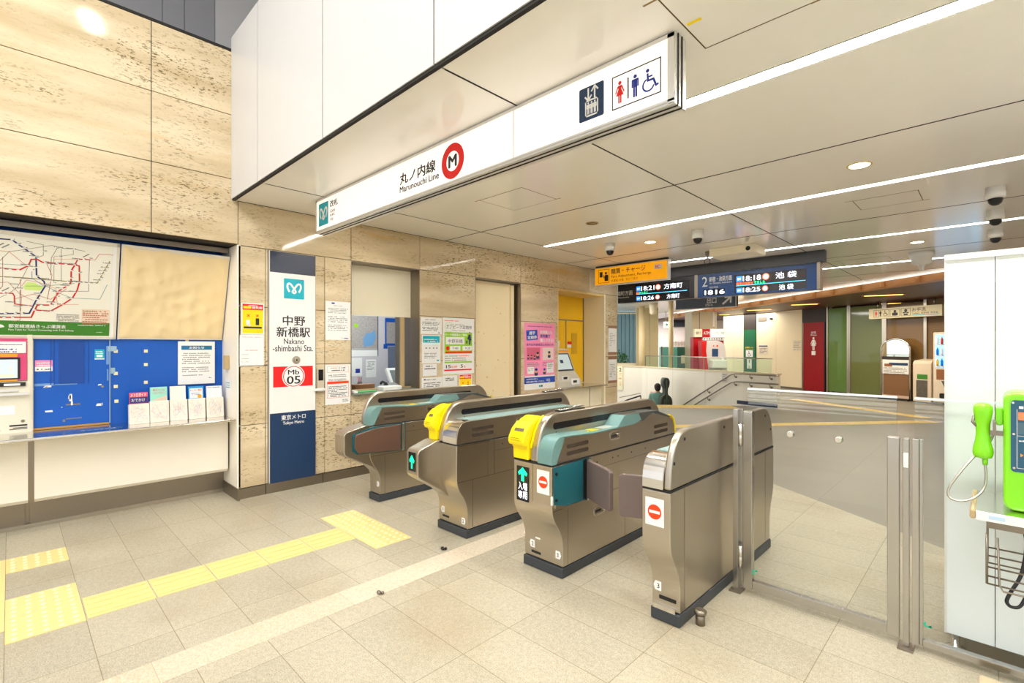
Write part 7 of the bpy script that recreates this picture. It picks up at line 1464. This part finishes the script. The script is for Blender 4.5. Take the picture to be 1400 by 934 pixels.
# outer shell of the far concourse
struct('wall_shell', MB().box(4.5, 4.6, 1.5, 26, 0, 3.2).box(-14, 4.6, 26, 26.1, 0, 3.2), mat('shell_cream', srgb(225, 212, 185), .5))
area('concourse_fill', (-2.6, 15.2, 2.62), 2.5, 1.2, 60, (1, .88, .68), (0, 0, -.5)); area('concourse_fill', (.2, 12.8, 2.62), 2.0, 1.0, 22, (1, .85, .6), (0, 0, -.5)); area('concourse_fill', tuple(FD(15.3).p(uu(978, 15.3), 2.62)), 1.5, .8, 26, (1, .95, .88), (0, 0, YAW)); area('concourse_fill', (-6.5, 19.5, 2.62), 2.5, 2.0, 90, (1, .93, .82), (0, 0, -.5)); area('concourse_fill', (-8.5, 13.0, 2.76), 2.0, 1.0, 45, (1, .94, .84)); area('kiosk_fill', tuple(FD(21).p(uu(925, 21), 2.6)), 2, 1.5, 80, (1, .95, .93), (0, 0, YAW))  # fill lamps without fixtures, added to brighten the far concourse and cash machine

# ================================================================ PEOPLE
def skin_mesh(name, V_, E_, R_, m, parent, sub=2):
    me = bpy.data.meshes.new(name); me.from_pydata(V_, E_, []); o = bpy.data.objects.new(name, me); COL.objects.link(o); o.parent = parent
    md = o.modifiers.new('skin', 'SKIN'); sv = me.skin_vertices[0].data
    for i, r in enumerate(R_): sv[i].radius = (r, r) if not isinstance(r, tuple) else r; sv[i].use_root = (i == 0)
    ss = o.modifiers.new('sub', 'SUBSURF'); ss.levels = sub; ss.render_levels = sub; md.use_smooth_shade = True
    me.materials.append(m); o['_w'] = list(parent['_w']); return o
def person(loc, rz, h, label, shirt, trousers, hair, stride=.0, coat=False):
    k = h/1.7; t = thing('person', loc, label, 'person'); t.rotation_euler = (0, 0, rz)
    P = {'pel': (0, 0, .95), 'sp': (0, .01, 1.15), 'ch': (0, .01, 1.33), 'nk': (0, .0, 1.46), 'hd0': (0, -.015, 1.52), 'hd1': (0, -.02, 1.60), 'hd2': (0, -.01, 1.65)}
    idx = {}; VV = []; EE = []; RR = []
    def av(n, p, r): idx[n] = len(VV); VV.append(tuple(c*k for c in p)); RR.append(tuple(x*k for x in r) if isinstance(r, tuple) else r*k)
    av('pel', P['pel'], (.15, .11)); av('sp', P['sp'], (.14, .10)); av('ch', P['ch'], (.16, .11)); av('nk', P['nk'], .055); av('hd0', P['hd0'], .062); av('hd1', P['hd1'], (.078, .092)); av('hd2', P['hd2'], (.062, .075))
    EE += [(0, 1), (1, 2), (2, 3), (3, 4), (4, 5), (5, 6)]
    for s_, n in ((-1, 'l'), (1, 'r')):
        st = stride*s_
        av('sh'+n, (.18*s_, .01, 1.38), .055); av('el'+n, (.23*s_, .04-.1*st, 1.12), .043); av('wr'+n, (.22*s_, -.06-.2*st, .90), .028); av('ha'+n, (.215*s_, -.08-.2*st, .83), (.022, .038))
        EE += [(idx['ch'], idx['sh'+n]), (idx['sh'+n], idx['el'+n]), (idx['el'+n], idx['wr'+n]), (idx['wr'+n], idx['ha'+n])]
        base = idx['ha'+n]
        for q in range(4): av('f%d' % q+n, (.215*s_+.0, -.105-.2*st+.018*q, .755+(.008 if q in (0, 3) else 0)), .0085); EE.append((base, idx['f%d' % q+n]))
        av('th'+n, (.20*s_, -.135-.2*st, .80), .0095); EE.append((base, idx['th'+n]))
        av('hp'+n, (.085*s_, 0, .90), .085); av('kn'+n, (.095*s_, -.03-.22*st, .50), .058); av('an'+n, (.10*s_, .03-.38*st, .09), .038); av('to'+n, (.11*s_, -.13-.38*st, .035), (.042, .03)); av('he'+n, (.10*s_, .06-.38*st, .04), .035)
        EE += [(0, idx['hp'+n]), (idx['hp'+n], idx['kn'+n]), (idx['kn'+n], idx['an'+n]), (idx['an'+n], idx['to'+n]), (idx['an'+n], idx['he'+n])]
    skin_mesh('body', VV, EE, RR, SKIN, t)
    g = lambda n: tuple(VV[idx[n]])
    def sub_skin(name, chain, rads, edges, m): return skin_mesh(name, [g(c) if isinstance(c, str) else tuple(x*k for x in c) for c in chain], edges, [tuple(x*k for x in r) if isinstance(r, tuple) else r*k for r in rads], m, t)
    sub_skin('shirt', ['ch', 'sp', 'pel', 'shl', 'ell', 'shr', 'elr', 'nk'], [(.185, .135), (.165, .125), (.17, .13), .072, .058, .072, .058, .066], [(0, 1), (1, 2), (0, 3), (3, 4), (0, 5), (5, 6), (0, 7)], shirt)
    sub_skin('trousers', ['pel', 'hpl', 'knl', 'anl', 'hpr', 'knr', 'anr'], [(.165, .125), .10, .075, .055, .10, .075, .055], [(0, 1), (1, 2), (2, 3), (0, 4), (4, 5), (5, 6)], trousers)
    for n in 'lr': sub_skin('shoe', ['he'+n, 'to'+n], [.045, (.05, .036)], [(0, 1)], BLACK)
    if coat: sub_skin('coat', ['ch', 'sp', 'pel', (0, 0, .70), (0, .01, .50)], [(.21, .16), (.20, .15), (.22, .17), (.25, .19), (.27, .20)], [(0, 1), (1, 2), (2, 3), (3, 4)], shirt)
    hm = MB(); hm.ball((0, .015*k, 1.625*k), .095*k, .108*k, .10*k, 18, 12); hm.ball((0, .05*k, 1.58*k), .085*k, .075*k, .09*k, 16, 10)
    hm.v = [v for v in hm.v]; o = bpy.data.meshes.new('hair'); o.from_pydata(hm.v, [], hm.f); o.polygons.foreach_set('use_smooth', [True]*len(hm.f)); o.materials.append(hair); ho = bpy.data.objects.new('hair', o); COL.objects.link(ho); ho.parent = t
    fm = MB()
    for s_ in (-1, 1): fm.ball((.033*s_*k, -.098*k, 1.60*k), .009*k, .006*k, .006*k, 8, 6)
    e_ = bpy.data.meshes.new('eyes'); e_.from_pydata(fm.v, [], fm.f); e_.materials.append(INK); eo = bpy.data.objects.new('eyes', e_); COL.objects.link(eo); eo.parent = t
    nm = MB().ball((0, -.112*k, 1.572*k), .012*k, .016*k, .022*k, 10, 8)
    for s_ in (-1, 1): nm.ball((.083*s_*k, -.01*k, 1.585*k), .012*k, .02*k, .03*k, 8, 6)
    n_ = bpy.data.meshes.new('nose_and_ears'); n_.from_pydata(nm.v, [], nm.f); n_.polygons.foreach_set('use_smooth', [True]*len(nm.f)); n_.materials.append(SKIN); no = bpy.data.objects.new('nose_and_ears', n_); COL.objects.link(no); no.parent = t
    mo = MB().ball((0, -.103*k, 1.54*k), .022*k, .006*k, .006*k, 8, 6); m_ = bpy.data.meshes.new('mouth'); m_.from_pydata(mo.v, [], mo.f); m_.materials.append(RED); mo_ = bpy.data.objects.new('mouth', m_); COL.objects.link(mo_); mo_.parent = t
    return t
pc = at_d(899, 474, 14.3); dist = (V(pc.x, pc.y, 0)-stairA).dot(V(-.656, .755, 0).normalized())
stp = None
for i in range(9):
    a = stairA+sdir*.3*i; b = stairB+sdir*.3*i; nrm = V(-(b-a).y, (b-a).x, 0).normalized(); nrm = nrm if nrm.dot(sdir) > 0 else -nrm
    if (V(pc.x, pc.y, 0)-a).dot(nrm) > 0: stp = i
pz = -.17*(stp+1); head_z = zz(525.0, 14.3)
hgt = min(1.8, max(1.45, head_z-pz))
heading = math.atan2(sdir.y, sdir.x)+PI/2
person((pc.x, pc.y, pz), heading-.5, hgt, 'person in a teal shirt carrying a dark cello case down the stairs', mat('teal_shirt', srgb(128, 178, 166), .7), mat('dark_trousers', srgb(40, 42, 50), .7), HAIR, .4)
cc = at_d(909.3, 474, 14.05); f = Fr((cc.x, cc.y, 0), (cs, sn, 0), (0, 0, 1)); dd = 14.05
def pz_(y): return zz(y, dd)
half = [(2.0, 516.6), (3.6, 517.5), (5.3, 520.5), (5.4, 524), (4.4, 528), (2.6, 531), (2.2, 536), (2.8, 539), (5.5, 541), (8.2, 544), (9.4, 549), (9.2, 555), (8.2, 561), (8.8, 568), (10.6, 577), (10.8, 585), (8.5, 592), (4, 595), (1, 595.5)]
sc = dd/FPX; pts = samp([(a*sc, pz_(b)) for a, b in half], 3); out = pts+[(-a, b) for a, b in pts[::-1]]
t = thing('cello_case', (cc.x, cc.y, pz_(595)), 'dark green cello case carried upright on the back of the person', 'instrument case')
mb = MB(); NL = 5; n = len(out); c0 = Vector((0, sum(b for a, b in out)/n))
for j in range(NL+1):
    q = j/NL; sh_ = math.sqrt(max(0, 1-(2*q-1)**2*.45)); mb.v += [f.p(a*sh_, b, (q-.5)*.30) for a, b in out]
for j in range(NL):
    for i in range(n): mb.f.append((j*n+i, j*n+(i+1) % n, (j+1)*n+(i+1) % n, (j+1)*n+i)); mb.sm.append(True)
mb.f.append(tuple(range(n-1, -1, -1))); mb.sm.append(False); mb.f.append(tuple(NL*n+i for i in range(n))); mb.sm.append(False)
CCM = mat('case_green', srgb(58, 70, 58), .45)
link('case_shell', mb, CCM, t)
for s_ in (-1, 0, 1): link('case_rib', MB().tube([f.p(s_*2.6*sc, pz_(545), .155), f.p(s_*3.0*sc, pz_(560), .16), f.p(s_*3.6*sc, pz_(590), .155)] if s_ else [f.p(0, pz_(519), .15), f.p(0, pz_(594), .155)], .012, 8), mat('case_edge', srgb(84, 96, 84), .4), t)
# pedestrian mostly hidden by the booth
q = at_d(1317, 474, 6.95)
person((q.x, q.y, 0), math.radians(-45.6), 1.62, 'person in a dark coat almost hidden behind the white booth', mat('dark_coat', srgb(30, 32, 36), .7), mat('brown_trousers', srgb(96, 88, 78), .7), HAIR, .5, True)
